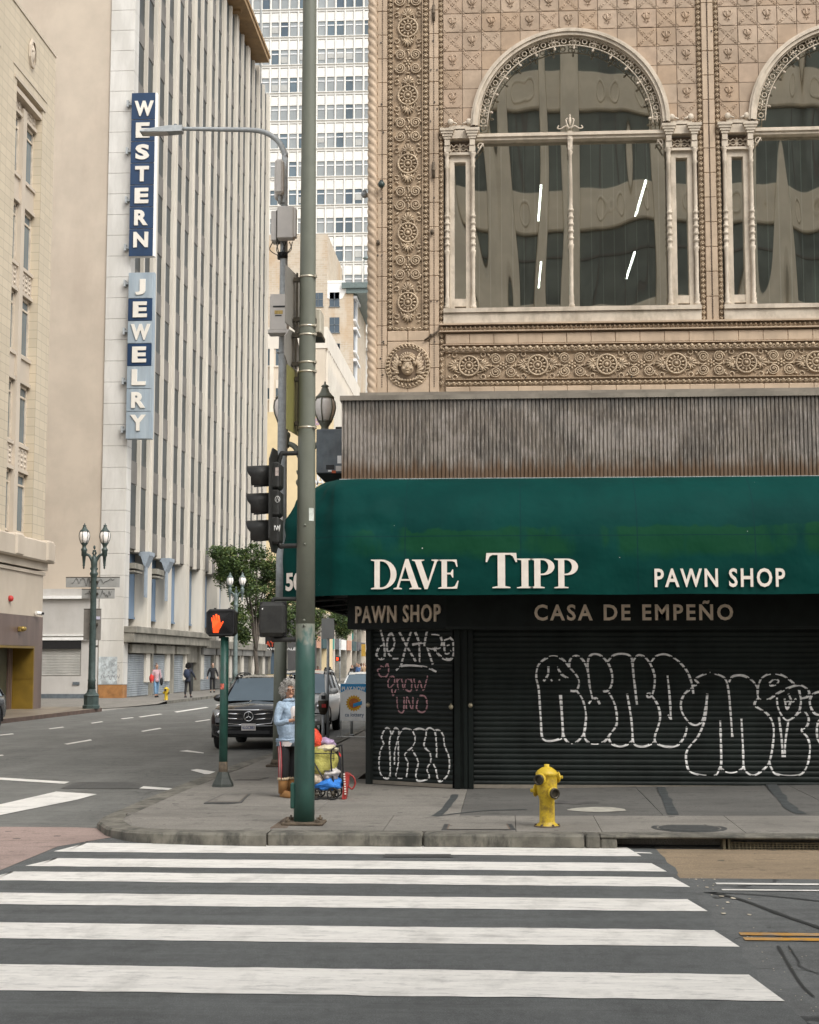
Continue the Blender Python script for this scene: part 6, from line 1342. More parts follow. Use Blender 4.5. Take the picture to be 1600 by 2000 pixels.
for y in (542, 638, 655, 709, 727, 836):
    z = Zp(y); mb = MB(); mb.lathe([(rr(z) + .004, z - .012), (rr(z) + .006, z), (rr(z) + .004, z + .012)], 24, (BX, BYp, 0)); mb.box(BX + rr(z) - .005, BYp - .08, z - .015, BX + rr(z) + .02, BYp - .03, z + .015); part('strap', mb, m_band, tp_)
for y in (1027, 1064, 1222, 1212): z = Zp(y); mb = MB(); mb.ell((BX + .0, BYp - rr(z) - .003, z), .016, 8, 5); part('bolt', mb, m_olive, tp_)
z = Zp(1006); mb = MB(); c = lambda a, zz: (BX + (rr(zz) + .002) * math.sin(a), BYp - (rr(zz) + .002) * math.cos(a), zz); mb.add([c(R(25 + 13 * k), zz) for zz in (z - .075, z + .075) for k in range(4)], [[k, k + 1, k + 5, k + 4] for k in range(3)]); part('sticker', mb, M('pale_sticker', (.52, .55, .50), .5, .25, 9), tp_)
# signs strapped on the pole, seen almost edge-on
def side_sign(label, y0, y1, px0, px1, m, shape=0):
    z1, z0 = Zp(y0), Zp(y1); t = thing('road_sign', label, 'sign', (BX - .2, BYp, z0)); xa = at(px0, 700, BYp).x; mb = MB(); xs = BX - rr(z0)
    P = [(-.32, z0), (.34, z0), (.34, z1), (-.32, z1)] if shape == 0 else [(-.30, z0 + .12), (-.1, z0), (.2, z0 - .02), (.36, z0 + .15), (.36, z1 - .15), (.2, z1), (-.1, z1 - .02), (-.3, z1 - .14)]
    mb.prism(P, lambda u, v, d: (xa - .02 + u * .12 + d, BYp + u, v), 0, .012, back=True); part('plate', mb, m, t)
    mb = MB()
    for z in (z0 + (z1 - z0) * .15, z0 + (z1 - z0) * .85): mb.box(xa, BYp - .03, z - .025, xs + .01, BYp + .03, z + .025)
    mb.box(xa + .03, BYp - .02, z0 + .02, xa + .05, BYp + .02, z1 - .02); part('bracket', mb, m_dkmetal, t)
m_signback = M('aluminium_sign_back', (.24, .225, .20), .5, .1, 2)
side_sign('tall grey sign plate seen edge-on at the top left of the signal pole', 530, 641, 573, 580, m_signback); side_sign('middle rounded grey sign plate seen edge-on on the signal pole', 643, 723, 571, 579, m_signback, 1); side_sign('lowest olive yellow sign plate seen edge-on on the signal pole', 722, 846, 577, 582, M('olive_yellow_sign', (.20, .185, .06), .5, .1))
cbx = thing('pole_cabinet', 'beige equipment cabinet strapped behind the signal pole', 'equipment cabinet', (BX + .2, BYp + .25, Zp(660))); mb = MB(); a, b = at(605, 608, BYp + .3), at(629, 658, BYp + .3); mb.box(a.x, BYp + .16, b.z + .02, b.x, BYp + .5, a.z, bev=.015); part('box', mb, M('beige_cabinet_paint', (.50, .46, .37), .6, .05), cbx); mb = MB(); mb.box(a.x - .01, BYp + .15, b.z - .03, b.x + .015, BYp + .5, b.z + .018); mb.box(BX - .05, BYp + .09, (a.z + b.z) / 2 - .03, BX + .09, BYp + .2, (a.z + b.z) / 2 + .03); part('mount', mb, m_dkmetal, cbx)
# traffic light head, turned to the left
th_ = thing('traffic_light', 'black three lens traffic light with long visors, seen from the side on the big pole', 'traffic light', (BX - .4, BYp, Zp(1075)))
hx0, hx1 = at(526, 960, BYp).x, at(549, 960, BYp).x; zc3 = [Zp(y) for y in (930, 984, 1037)]
m_sig = M('signal_black_paint', (.022, .022, .02), .55, .25, 10)
for i, z in enumerate(zc3):
    mb = MB(); mb.box(hx0 + .035, BYp - .155, z - .155, hx1, BYp + .155, z + .155, bev=.02); mb.box(hx1 - .002, BYp - .13, z - .13, hx1 + .012, BYp + .13, z + .13, bev=.008); hs_ = part('housing', mb, m_sig, th_)
    mb = MB(); vl = .30; n = 18; vs = []
    for k in range(n + 1):
        a = R(-50) + R(280) * k / n; r = .135; yy, zz = r * math.cos(a), r * math.sin(a); l = vl * (.78 + .22 * max(0, math.sin(a)) ** .5) if True else vl
        vs += [(hx0 + .035, BYp + yy, z + zz), (hx0 + .035 - l, BYp + yy * 1.02, z + zz * 1.02 - .012), (hx0 + .035 - l, BYp + yy * .96, z + zz * .96 - .012), (hx0 + .035, BYp + yy * .94, z + zz * .94)]
    mb.add(vs, [[4 * k + j, 4 * k + (j + 1) % 4, 4 * k + 4 + (j + 1) % 4, 4 * k + 4 + j] for k in range(n) for j in range(4)], 0, True); part('visor', mb, m_sig, hs_)
    mb = MB(); mb.ell((hx0 + .03, BYp, z), (.02, .11, .11), 14, 8); part('lens', mb, M('signal_lens_%s' % ('red', 'amber', 'green')[i], ((.2, .01, .01), (.25, .12, .01), (.01, .15, .06))[i], .2, 0), hs_)
    mb = MB()
    for zz in (z + .13, z - .13): mb.tube([(hx0 + .03, BYp - .16, zz), (hx0 + .055, BYp - .17, zz)], .018, 6)
    part('hinge', mb, m_sig, hs_)
mb = MB(); zt_, zb_ = Zp(877), Zp(1079); bxp = at(535, 960, BYp).x
P = [(-.30, zb_ + .15), (-.12, zb_), (.12, zb_), (.30, zb_ + .15), (.30, zt_ - .15), (.12, zt_), (-.12, zt_), (-.30, zt_ - .15)]; mb.prism(P, lambda u, v, d: (bxp + d + u * .05, BYp + u, v), 0, .014, back=True); part('backplate', mb, m_sig, th_)
mb = MB()
for y in (886, 1067): z = Zp(y); zi = zc3[0] + .12 if y == 886 else zc3[2] - .12; mb.tube(smooth_path([(hx1 - .04, BYp, zi), (hx1 + .0, BYp, z), (hx1 + .05, BYp, z + .004), (BX - .02, BYp, z + .01)], 4), .028, 8); part('mounting_arm', mb, m_sig, th_); mb = MB()
for px, py, m in ((541, 921, M('faded_sticker', (.4, .33, .3), .6, .4, 20)), (542, 975, m_white), (541, 1031, m_white)): 
    p = at(px, py, BYp - .158); mb = MB()
    if py == 975: mb.tube([(p.x + .028 * math.cos(a), p.y, p.z + .036 * math.sin(a)) for a in [k * math.pi / 7 for k in range(14)]], .0035, 4, closed=True); mb.tube([(p.x - .018, p.y, p.z - .03), (p.x, p.y, p.z + .03), (p.x + .018, p.y, p.z - .03)], .004, 4)
    elif py == 1031: mb.tube(smooth_path([(p.x - .03, p.y, p.z - .03), (p.x - .03, p.y, p.z + .03), (p.x - .01, p.y, p.z), (p.x, p.y, p.z - .03), (p.x + .01, p.y, p.z + .03), (p.x + .02, p.y, p.z - .02), (p.x + .035, p.y, p.z + .035), (p.x + .025, p.y, p.z - .04)], 3), .005, 4)
    else: mb.box(p.x - .02, p.y - .002, p.z - .05, p.x + .02, p.y + .002, p.z + .05)
    part('sticker', mb, m, th_)
# pedestrian head seen from behind
ph = thing('pedestrian_signal', 'dark pedestrian signal seen from behind on the big pole', 'pedestrian signal', (BX - .35, BYp, Zp(1246))); a, b = at(509, 1177, BYp), at(559, 1243, BYp); xm, hw = (a.x + b.x) / 2, (b.x - a.x) / 2; mb = MB(); mb.box(a.x, BYp - .12, b.z, b.x, BYp + .10, a.z, bev=.045); mb.box(a.x + .02, BYp - .14, b.z + .03, b.x - .02, BYp - .115, a.z - .03, bev=.02); part('housing', mb, m_sig, ph)
mb = MB(); mb.box(a.x - .005, BYp - .02, b.z - .01, b.x + .005, BYp + .02, a.z + .01, bev=.01); [mb.box(a.x - .012, BYp - .05, z - .02, a.x + .01, BYp + .05, z + .02) for z in (a.z - .12, b.z + .12)]; part('seam_band', mb, m_black, ph)
mb = MB(); zt_, zb_ = Zp(1170), Zp(1249); mb.tube(smooth_path([(xm, BYp, a.z - .02), (xm + .0, BYp, zt_ - .01), (xm + .05, BYp, zt_), (BX - .02, BYp, zt_)], 4), .024, 8); part('mounting_arm', mb, m_sig, ph); mb = MB(); mb.tube(smooth_path([(xm, BYp, b.z + .02), (xm, BYp, zb_), (xm + .06, BYp, zb_), (BX - .02, BYp, zb_)], 4), .03, 8); part('mounting_arm', mb, m_sig, ph)
mb = MB(); mb.ell((a.x + .045, BYp - .135, Zp(1190)), .012, 6, 4); part('screw', mb, m_white, ph)
# --- walk signal on green post
gp = gr(435.5, 1535, .16); GX, GYp = gp.x, gp.y; gz = lambda y: at(437, y, GYp).z
po = thing('signal_post', 'short dark green post with a rusted foot and cast base at the corner', 'post', (GX, GYp, .15)); mb = MB(); mb.lathe([(.064, .33), (.062, gz(1244))], 16, (GX, GYp, 0)); part('shaft', mb, m_greendk, po); mb = MB(); mb.lathe([(.066, .17), (.068, .40), (.064, .52)], 16, (GX, GYp, 0)); part('rusted_foot', mb, m_rust, po)
mb = MB(); mb.lathe([(.17, .15), (.165, .19), (.12, .27), (.085, .36), (.08, .37)], 6, (GX, GYp, 0), smooth=False); part('cast_base', mb, M('grey_green_cast_iron', (.04, .046, .04), .6, .25, 10), po); mb = MB(); z = gz(1341); mb.box(GX - .045, GYp - .066, z - .04, GX + .01, GYp - .056, z + .045); part('sticker', mb, M('red_white_sticker', (.55, .13, .09), .5, .5, 30), po)
a, b = at(405, 1190, GYp), at(463, 1243, GYp); ws = thing('walk_signal', 'pedestrian signal on the green post showing a lit orange raised hand', 'pedestrian signal', ((a.x + b.x) / 2, GYp, b.z)); mb = MB(); mb.box(a.x, GYp - .12, b.z, b.x, GYp + .10, a.z, bev=.05); part('housing', mb, m_sig, ws)
mb = MB(); i_ = .02
for q in ((a.x + i_, a.z - i_ - .018, b.x - i_, a.z - i_), (a.x + i_, b.z + i_, b.x - i_, b.z + i_ + .018)): mb.box(q[0] + .02, GYp - .145, q[1], q[2] - .02, GYp - .11, q[3])
for q in ((a.x + i_, a.x + i_ + .018), (b.x - i_ - .018, b.x - i_)): mb.box(q[0], GYp - .145, b.z + i_ + .02, q[1], GYp - .11, a.z - i_ - .02)
part('rim', mb, m_black, ws); mb = MB(); mb.box(a.x + .03, GYp - .128, b.z + .03, b.x - .03, GYp - .122, a.z - .03); part('face', mb, m_black, ws)
m_hand = M('lit_orange_hand', (1.0, .085, .012), .5, 0, emit=1.25); S_ = (b.x - a.x) / 58
def hp(x, y): q = at(x, y, GYp - .13); return (q.x, q.z)
mb = MB(); palm = [hp(380 + x / 4, 1160 + y / 4) for x, y in ((137, 222), (133, 205), (200, 205), (205, 230), (222, 212), (228, 218), (205, 262), (193, 280), (188, 304), (145, 304), (143, 275))]
mb.prism(palm, lambda x, y, d: (x, GYp - .13 - d, y), .004, 0)
for f_ in (((133, 206), (131, 186), (138, 182), (147, 206)), ((149, 204), (143, 170), (153, 167), (163, 204)), ((165, 204), (164, 160), (176, 158), (180, 204)), ((183, 204), (182, 168), (192, 168), (199, 204))): mb.prism([hp(380 + x / 4, 1160 + y / 4) for x, y in f_], lambda x, y, d: (x, GYp - .13 - d, y), .004, 0)
part('hand_symbol', mb, m_hand, ws)
mb = MB(); x = a.x + .03; n = 26
for k in range(n):
    t = k / (n - 1); w_ = b.x - a.x - .06; h = a.z - b.z - .06; l = h
    for s in (0, 1):
        xa = a.x + .03 + t * w_; xb = xa + (h if s else -h); za, zb2 = b.z + .03, a.z - .03
        if xb > b.x - .03: zb2 = za + (b.x - .03 - xa); xb = b.x - .03
        if xb < a.x + .03: zb2 = za + (xa - a.x - .03); xb = a.x + .03
        if zb2 - za > .01: mb.tube([(xa, GYp - .14, za), (xb, GYp - .14, zb2)], .0016, 3)
tag(part('mesh_screen', mb, m_black, ws), kind='stuff')
mb = MB(); mb.tube([((a.x + b.x) / 2, GYp, b.z - .03), ((a.x + b.x) / 2, GYp, b.z + .05)], .05, 10); mb.tube([(a.x + .12, GYp, a.z - .01), (a.x + .12, GYp, a.z + .02)], .02, 8); mb.tube([(b.x - .12, GYp, a.z - .01), (b.x - .12, GYp, a.z + .02)], .02, 8); part('slip_fitter', mb, m_sig, ws)
# --- tall street light with antennas
lp = gr(546, 1496, .16); LXp, LYp = lp.x, lp.y; lz = lambda y: at(550, y, LYp).z; lx = lambda px, y: at(px, y, LYp).x
sl_ = thing('street_light', 'tall grey street light with a long arm and antenna boxes behind the signal pole', 'street light', (LXp, LYp, .15)); z1 = lz(1172)
mb = MB(); mb.lathe([(.125, .16), (.108, z1)], 18, (LXp, LYp, 0)); part('lower_shaft', mb, m_olive, sl_); xt = lx(556, 330)
mb = MB(); P = [(LXp, LYp, z1 + .001), (LXp + (xt - LXp) * .5, LYp, lz(760)), (xt, LYp, lz(340))]; P += [(lx(px, y), LYp, lz(y)) for px, y in ((557, 310), (552, 290), (540, 272), (520, 259), (495, 253), (430, 250), (355, 247))]
rad = [.098, .085, .06] + [.055, .053, .051, .049, .047, .042, .035]; Q = smooth_path(P, 4); q = []
for i in range(len(rad) - 1): q += [rad[i] + (rad[i + 1] - rad[i]) * k / 4 for k in range(4)]
q.append(rad[-1]); mb.tube(Q, q, 14); part('upper_shaft', mb, m_galv, sl_)
mb = MB(); mb.box(LXp - .22, LYp - .2, .15, LXp + .22, LYp + .2, .19, bev=.01); mb.lathe([(.17, .19), (.14, .28)], 12, (LXp, LYp, 0)); part('base_plate', mb, m_rust, sl_)
mb = MB(); a, b = lx(355, 247), lx(276, 247); z = lz(248); mb.add([(a + .02, LYp - .10, z - .06), (a + .02, LYp + .10, z - .06), (a + .02, LYp + .08, z + .06), (a + .02, LYp - .08, z + .06), (a - .24, LYp - .12, z - .075), (a - .24, LYp + .12, z - .075), (a - .24, LYp + .10, z + .05), (a - .24, LYp - .10, z + .05), (b, LYp - .13, z - .07), (b, LYp + .13, z - .07), (b, LYp + .11, z - .03), (b, LYp - .11, z - .03)], [[0, 1, 5, 4], [1, 2, 6, 5], [2, 3, 7, 6], [3, 0, 4, 7], [4, 5, 9, 8], [5, 6, 10, 9], [6, 7, 11, 10], [7, 4, 8, 11], [0, 3, 2, 1], [8, 9, 10, 11]])
hd_ = part('luminaire', mb, m_galv, sl_); mb = MB(); mb.box(b + .04, LYp - .10, z - .085, a - .26, LYp + .10, z - .074); part('lens', mb, m_grey, hd_); mb = MB(); mb.lathe([(.03, z + .05), (.03, z + .10), (.001, z + .11)], 10, (a - .12, LYp, 0)); part('photocell', mb, m_bluebox, hd_)
def eq(name, x0, y0, x1, y1, d0, d1, m, bev=.02): a, b = at(x0, y0, LYp), at(x1, y1, LYp); mb = MB(); mb.box(a.x, LYp + d0, b.z, b.x, LYp + d1, a.z, bev=bev); return part(name, mb, m, sl_), a, b
eq('antenna_panel', 541, 319, 557, 386, -.28, -.08, m_grey, .04); eq('antenna_panel', 536, 325, 545, 389, -.02, .16, m_grey, .04)
mb = MB(); mb.tube([(lx(549, 395), LYp - .15, lz(402)), (lx(549, 388), LYp - .15, lz(384))], .035, 8); mb.box(lx(545, 396), LYp - .1, lz(398), lx(558, 396), LYp + .05, lz(388)); part('antenna_bracket', mb, m_galv, sl_)
o_, a, b = eq('radio_box', 547, 413, 578, 474, -.34, -.12, m_grey, .015); mb = MB(); [mb.box(b.x + .0, LYp - .32 + k * .05, b.z + .03, b.x + .04, LYp - .30 + k * .05, a.z - .03) for k in range(4)]; part('heat_sink', mb, m_grey, o_)
o_, a, b = eq('radio_box', 532, 416, 543, 474, -.16, .14, m_grey, .015); mb = MB(); mb.box(b.x - .01, LYp - .17, b.z, b.x + .03, LYp + .1, a.z); part('heat_sink', mb, m_dkmetal, o_)
mb = MB()
for k in range(7):
    x0_ = lx(535 + k * 6.4, 476); mb.tube(smooth_path([(x0_, LYp - .12, lz(476)), (x0_ + (.04 if k % 2 else -.05), LYp - .14, lz(492)), (lx(552, 505) + (k - 3) * .01, LYp - .11, lz(504))], 5), .0085, 4)
mb.lathe([(.095, lz(506)), (.1, lz(500)), (.095, lz(494))], 12, (lx(552, 500), LYp, 0)); part('cable', mb, m_black, sl_)
o_, a, b = eq('meter_cabinet', 533, 587, 566, 652, -.36, -.08, m_grey, .012); mb = MB(); mb.box(a.x + .06, LYp - .368, lz(609), b.x - .02, LYp - .362, lz(606)); mb.box(a.x + .1, LYp - .366, lz(626), b.x - .10, LYp - .362, lz(624)); part('slot', mb, m_black, o_); mb = MB(); mb.box(a.x + .09, LYp - .366, lz(622), b.x - .08, LYp - .362, lz(615)); part('sticker', mb, M('yellow_warning_sticker', (.5, .36, .12), .6, .2, 20), o_); mb = MB(); mb.box(a.x - .03, LYp - .38, b.z - .06, b.x + .03, LYp - .06, b.z); part('bottom_tray', mb, m_grey, o_); mb = MB(); mb.box(a.x + .01, LYp - .34, lz(606), b.x + .0, LYp - .365, a.z + .03); part('top_cover', mb, m_grey, o_)
z = lz(689); mb = MB(); mb.lathe([(.09, z - .02), (.095, z), (.09, z + .02)], 14, (lx(553, 689), LYp, 0)); mb.tube([(lx(545, 689), LYp - .02, z), (lx(541, 689), LYp - .05, z)], .02, 6); part('strap', mb, m_galv, sl_)
o_, a, b = eq('control_box', 549, 994, 556, 1018, -.2, -.09, m_grey, .01)
# --- twin lantern lamp posts
def lamp_post(label, x, y, z0, mt, rz, s=1.0):
    t = thing('twin_lamp_post', label, 'lamp post', (x, y, z0), 'twin lantern street lamps'); 
    def LL(n, mb, m, p=None): return link(n, mb.mesh(n, m), p or t, world=False)
    mb = MB(); mb.lathe([(.36, 0), (.36, .12), (.31, .16), (.31, .48), (.33, .52), (.30, .58), (.20, .66), (.165, .80)], 8, smooth=False); LL('pedestal', mb, mt)
    mb = MB(); mb.lathe([(.165, .8), (.155, 1.1), (.17, 1.15), (.15, 1.2), (.14, 2.4), (.115, 5.3), (.125, 5.42), (.17, 5.50), (.17, 5.56), (.12, 5.62), (.125, 5.85), (.14, 6.0), (.12, 6.15), (.06, 6.3)], 12); LL('shaft', mb, mt)
    mb = MB(); mb.ell((0, 0, 6.62), (.05, .05, .09), 8, 6); mb.ell((0, 0, 6.48), (.08, .08, .04), 8, 5)
    for a in range(6): mb.tube([(0, 0, 6.25), (.09 * math.cos(a * 1.05), .09 * math.sin(a * 1.05), 6.38), (.03 * math.cos(a * 1.05), .03 * math.sin(a * 1.05), 6.5)], .018, 5)
    LL('finial', mb, mt)
    for sg in (-1, 1):
        X = .42 * sg; mb = MB(); mb.tube(smooth_path([(0, 0, 5.9), (.10 * sg, 0, 6.1), (.2 * sg, 0, 6.27), (.34 * sg, 0, 6.34), (X, 0, 6.33)], 4), [.075 - .0022 * k for k in range(17)], 8); mb.tube(smooth_path([(.08 * sg, 0, 5.75), (.13 * sg, 0, 5.7), (.15 * sg, 0, 5.78)], 3), .02, 5)
        ar = LL('arm', mb, mt); mb = MB(); mb.lathe([(.001, 5.72), (.045, 5.76), (.03, 5.82), (.055, 5.86), (.05, 5.9), (.075, 6.24), (.11, 6.26), (.11, 6.45), (.13, 6.5), (.13, 6.55), (.08, 6.6), (.08, 6.68), (.12, 6.74), (.135, 6.78)], 10, (X, 0, 0)); LL('lantern_holder', mb, mt, ar)
        mb = MB(); mb.lathe([(.12, 6.78), (.19, 6.95), (.215, 7.08), (.20, 7.2), (.16, 7.28)], 14, (X, 0, 0)); gl = LL('globe', mb, m_globe, ar)
        mb = MB()
        for k in range(6): a = k * math.pi / 3 + .3; mb.tube([(X + r * math.cos(a), r * math.sin(a), z) for r, z in ((.13, 6.77), (.20, 6.95), (.225, 7.08), (.212, 7.2), (.165, 7.29))], .013, 5)
        mb.lathe([(.135, 6.77), (.145, 6.79), (.13, 6.81)], 12, (X, 0, 0)); mb.lathe([(.19, 7.27), (.195, 7.30), (.15, 7.34), (.10, 7.40), (.075, 7.47), (.06, 7.50), (.085, 7.52), (.06, 7.55), (.02, 7.57), (.022, 7.6), (.001, 7.64)], 12, (X, 0, 0)); LL('lantern_cage', mb, mt, ar)
    t.scale = (s, s, s); t.rotation_euler.z = rz; return t
p = gr(178, 1384, .15); lamp_post('dark green twin lantern lamp post carrying defaced street signs at the left kerb', p.x, p.y, .15, m_lampgrn, R(8), .985); LAx, LAy = p.x, p.y
p = gr(459, 1351, .15); lamp_post('grey green twin lantern lamp post below the tree, far across the avenue', p.x, p.y, .15, m_lampgry, R(-10), 1.0)
q = at(594.5, 900, 30.5); lamp_post('olive twin lantern lamp post mostly hidden behind the big signal pole', q.x, 30.5, .15, m_olive, R(0), 1.0)
# signs on the first lamp post
def lsign(label, nm, x0, y0, x1, y1, d, m, rnd=.0, tags=0):
    a, b = at(x0, y0, LAy + d), at(x1, y1, LAy + d); t = thing(nm, label, 'sign', ((a.x + b.x) / 2, LAy + d, b.z)); mb = MB(); mb.box(a.x, LAy + d - .015, b.z, b.x, LAy + d + .015, a.z, bev=.012); part('plate', mb, m, t)
    mb = MB(); mb.box(LAx - .15, min(LAy, LAy + d) - .0, (a.z + b.z) / 2 - .04, LAx + .15, max(LAy, LAy + d), (a.z + b.z) / 2 + .04); mb.box(a.x, LAy + d - .02, a.z - .03, b.x, LAy + d - .016, a.z - .0); part('bracket', mb, m_dkmetal, t)
    for i in range(tags): doodle(t, a.x + (b.x - a.x) * (.28 + .45 * i), LAy + d - .03, (a.z + b.z) / 2, (b.x - a.x) * .34, (a.z - b.z) * .75, 3 + i + int(x0), m_black, .013, 11)
    return t
m_sg = M('bare_grey_sign_metal', (.30, .30, .285), .5, .08, 2); lsign('long grey street sign with black scribbles, topmost on the left lamp post', 'street_sign', 129, 1127, 234, 1147, .2, m_sg, tags=2); lsign('shorter grey street sign with scribbles below the long one on the left lamp post', 'street_sign', 160, 1150, 224, 1169, .2, m_sg, tags=2)
t = lsign('blank brown grey sign back low on the left lamp post', 'parking_sign', 164, 1189, 197, 1250, .25, M('brown_grey_sign_back', (.20, .185, .165), .5, .1)); 
a = at(192, 1207, LAy + .22); mb = MB(); mb.box(a.x - .08, a.y - .02, a.z - .06, a.x + .08, a.y, a.z + .06); part('sticker', mb, M('pale_violet_sticker', (.5, .48, .58), .6, .1), t)
lsign('small dark sign edge below the blank sign on the left lamp post', 'parking_sign', 180, 1252, 187, 1273, .3, m_dkmetal)
# --- parking meters, sign post, lottery board
def meter(label, px, py, hy, k=1.0):
    g = gr(px, py, .15); t = thing('parking_meter', label, 'parking meter', (g.x, g.y, .15), 'parking meters along the kerb'); z = lambda y: at(px, y, g.y).z; h0 = z(hy[1]); h1 = z(hy[0]); H = h1 - h0
    mb = MB(); mb.tube([(g.x, g.y, .15), (g.x, g.y, h0 + .03)], .034, 10); mb.lathe([(.08, .15), (.08, .165), (.05, .18)], 10, (g.x, g.y, 0)); part('post', mb, m_galv, t)
    mb = MB(); mb.lathe([(.05, 0), (.085, H * .12), (.105, H * .35), (.11, H * .62), (.09, H * .66)], 14, (g.x, g.y, h0), sy=.75); hd = part('housing', mb, m_dkmetal, t); mb = MB(); mb.ell((g.x, g.y, h0 + H * .64), (.10, .08, H * .36), 14, 8); part('dome', mb, M('clear_meter_dome', (.45, .46, .45), .12, .1, spec=.9) if 'clear_meter_dome' not in MATS else MATS['clear_meter_dome'], hd)
    mb = MB(); mb.box(g.x - .02, g.y - .10, h0 + H * .32, g.x + .07, g.y - .075, h0 + H * .48); part('red_label', mb, m_red, hd); mb = MB(); mb.box(g.x - .03, g.y - .105, h0 + H * .7, g.x + .055, g.y - .07, h0 + H * .86); part('screen', mb, m_black, hd)
meter('double height parking meter between the signal pole and the lottery board', 631, 1470, (1352, 1396)); meter('parking meter in front of the lottery board', 687, 1436, (1344, 1378))
g = gr(640, 1442, .15); t = thing('sign_post', 'thin grey post with a blank sign seen from behind, right of the signal pole', 'sign', (g.x, g.y, .15)); zz = lambda y: at(636, y, g.y).z; mb = MB(); xtop = at(634, 1210, g.y).x; mb.tube([(g.x, g.y, .15), (g.x, g.y, zz(1206))], .035, 8); part('post', mb, m_galv, t); a, b = at(623, 1208, g.y - .05), at(645, 1248, g.y - .05); mb = MB(); mb.box(g.x - .16, g.y - .06, b.z, g.x + .16, g.y - .045, a.z, bev=.006); part('plate', mb, m_sg, t)
LYb = 37.6; a, b = at(665, 1335, LYb), at(716, 1408, LYb); lot = thing('lottery_board', 'white and blue pavement board with an orange sun behind the parking meter', 'sign board', ((a.x + b.x) / 2, LYb, .15)); mb = MB(); mb.box(a.x, LYb, b.z, b.x, LYb + .02, a.z); bd_ = part('panel', mb, m_white, lot)
m_lblue = M('bright_blue_print', (.02, .25, .52), .5, .0); W_ = b.x - a.x; H_ = a.z - b.z
P = [(a.x + .01, a.z - .01), (a.x + .01, a.z - H_ * .24)] + [(a.x + W_ * k / 10, a.z - H_ * (.24 - .085 * math.sin(math.pi * k / 10))) for k in range(1, 10)] + [(b.x - .01, a.z - H_ * .24), (b.x - .01, a.z - .01)]
mb = MB(); mb.prism(P, lambda x, y, d: (x, LYb - d, y), .003, -.0); part('blue_header', mb, m_lblue, bd_); cx_, cz_ = a.x + W_ * .52, a.z - H_ * .53
mb = MB(); mb.prism([(cx_ + (.21 if k % 2 else .17) * math.cos(k * math.pi / 18), cz_ + (.21 if k % 2 else .17) * math.sin(k * math.pi / 18)) for k in range(36)], lambda x, y, d: (x, LYb - d, y), .003, -.0); part('sun_print', mb, M('yellow_sun_print', (.62, .33, .01), .5, .1), bd_)
mb = MB(); mb.prism([(cx_ + .125 * math.cos(k * math.pi / 12), cz_ + .125 * math.sin(k * math.pi / 12)) for k in range(24)], lambda x, y, d: (x, LYb - d, y), .006, .0); part('sun_print', mb, M('orange_sun_print', (.45, .12, .01), .5, .2, 12), bd_)
mb = MB(); mb.prism([(cx_ - .02, cz_ - .10), (cx_ + .20, cz_ - .03), (cx_ + .20, cz_ + .06), (cx_ - .02, cz_ - .01)], lambda x, y, d: (x, LYb - d, y), .009, .0); part('ticket_print', mb, m_lblue, bd_)
flat_text('lettering', 'PLAY NOW', m_white, 668, 714, 1341, 1349, (0, LYb, 0), (0, -1, 0), bd_, .03, .002, .008); flat_text('lettering', 'ca lottery', M('grey_blue_print', (.12, .17, .25), .6, 0), 674, 711, 1392, 1402, (0, LYb, 0), (0, -1, 0), bd_, .012, .002, .006)
mb = MB()
for x in (a.x + .02, b.x - .02): mb.tube([(x, LYb + .03, .16), (x, LYb + .03, a.z)], .018, 6); mb.tube([(x, LYb - .22, .165), (x, LYb + .25, .165)], .014, 6)
mb.tube([(a.x - .08, LYb - .05, .165), (b.x + .05, LYb - .05, .165)], .012, 6); part('stand', mb, m_white, lot)
# far pedestrian signal
a = at(660, 1287, 150); fs = thing('distant_walk_signal', 'tiny lit red hand signal far down the avenue', 'pedestrian signal', (a.x, 150, .15)); mb = MB(); mb.box(a.x - .25, 150, a.z - .24, a.x + .25, 150.3, a.z + .24, bev=.03); part('housing', mb, m_black, fs); mb = MB(); mb.box(a.x - .15, 149.97, a.z - .15, a.x + .05, 149.99, a.z + .14); part('hand_symbol', mb, M('lit_red_hand', (1, .05, .01), .5, 0, emit=1.2), fs); mb = MB(); mb.tube([(a.x + .18, 150.1, .15), (a.x + .18, 150.1, a.z + 2)], .07, 6); part('post', mb, m_galv, fs)
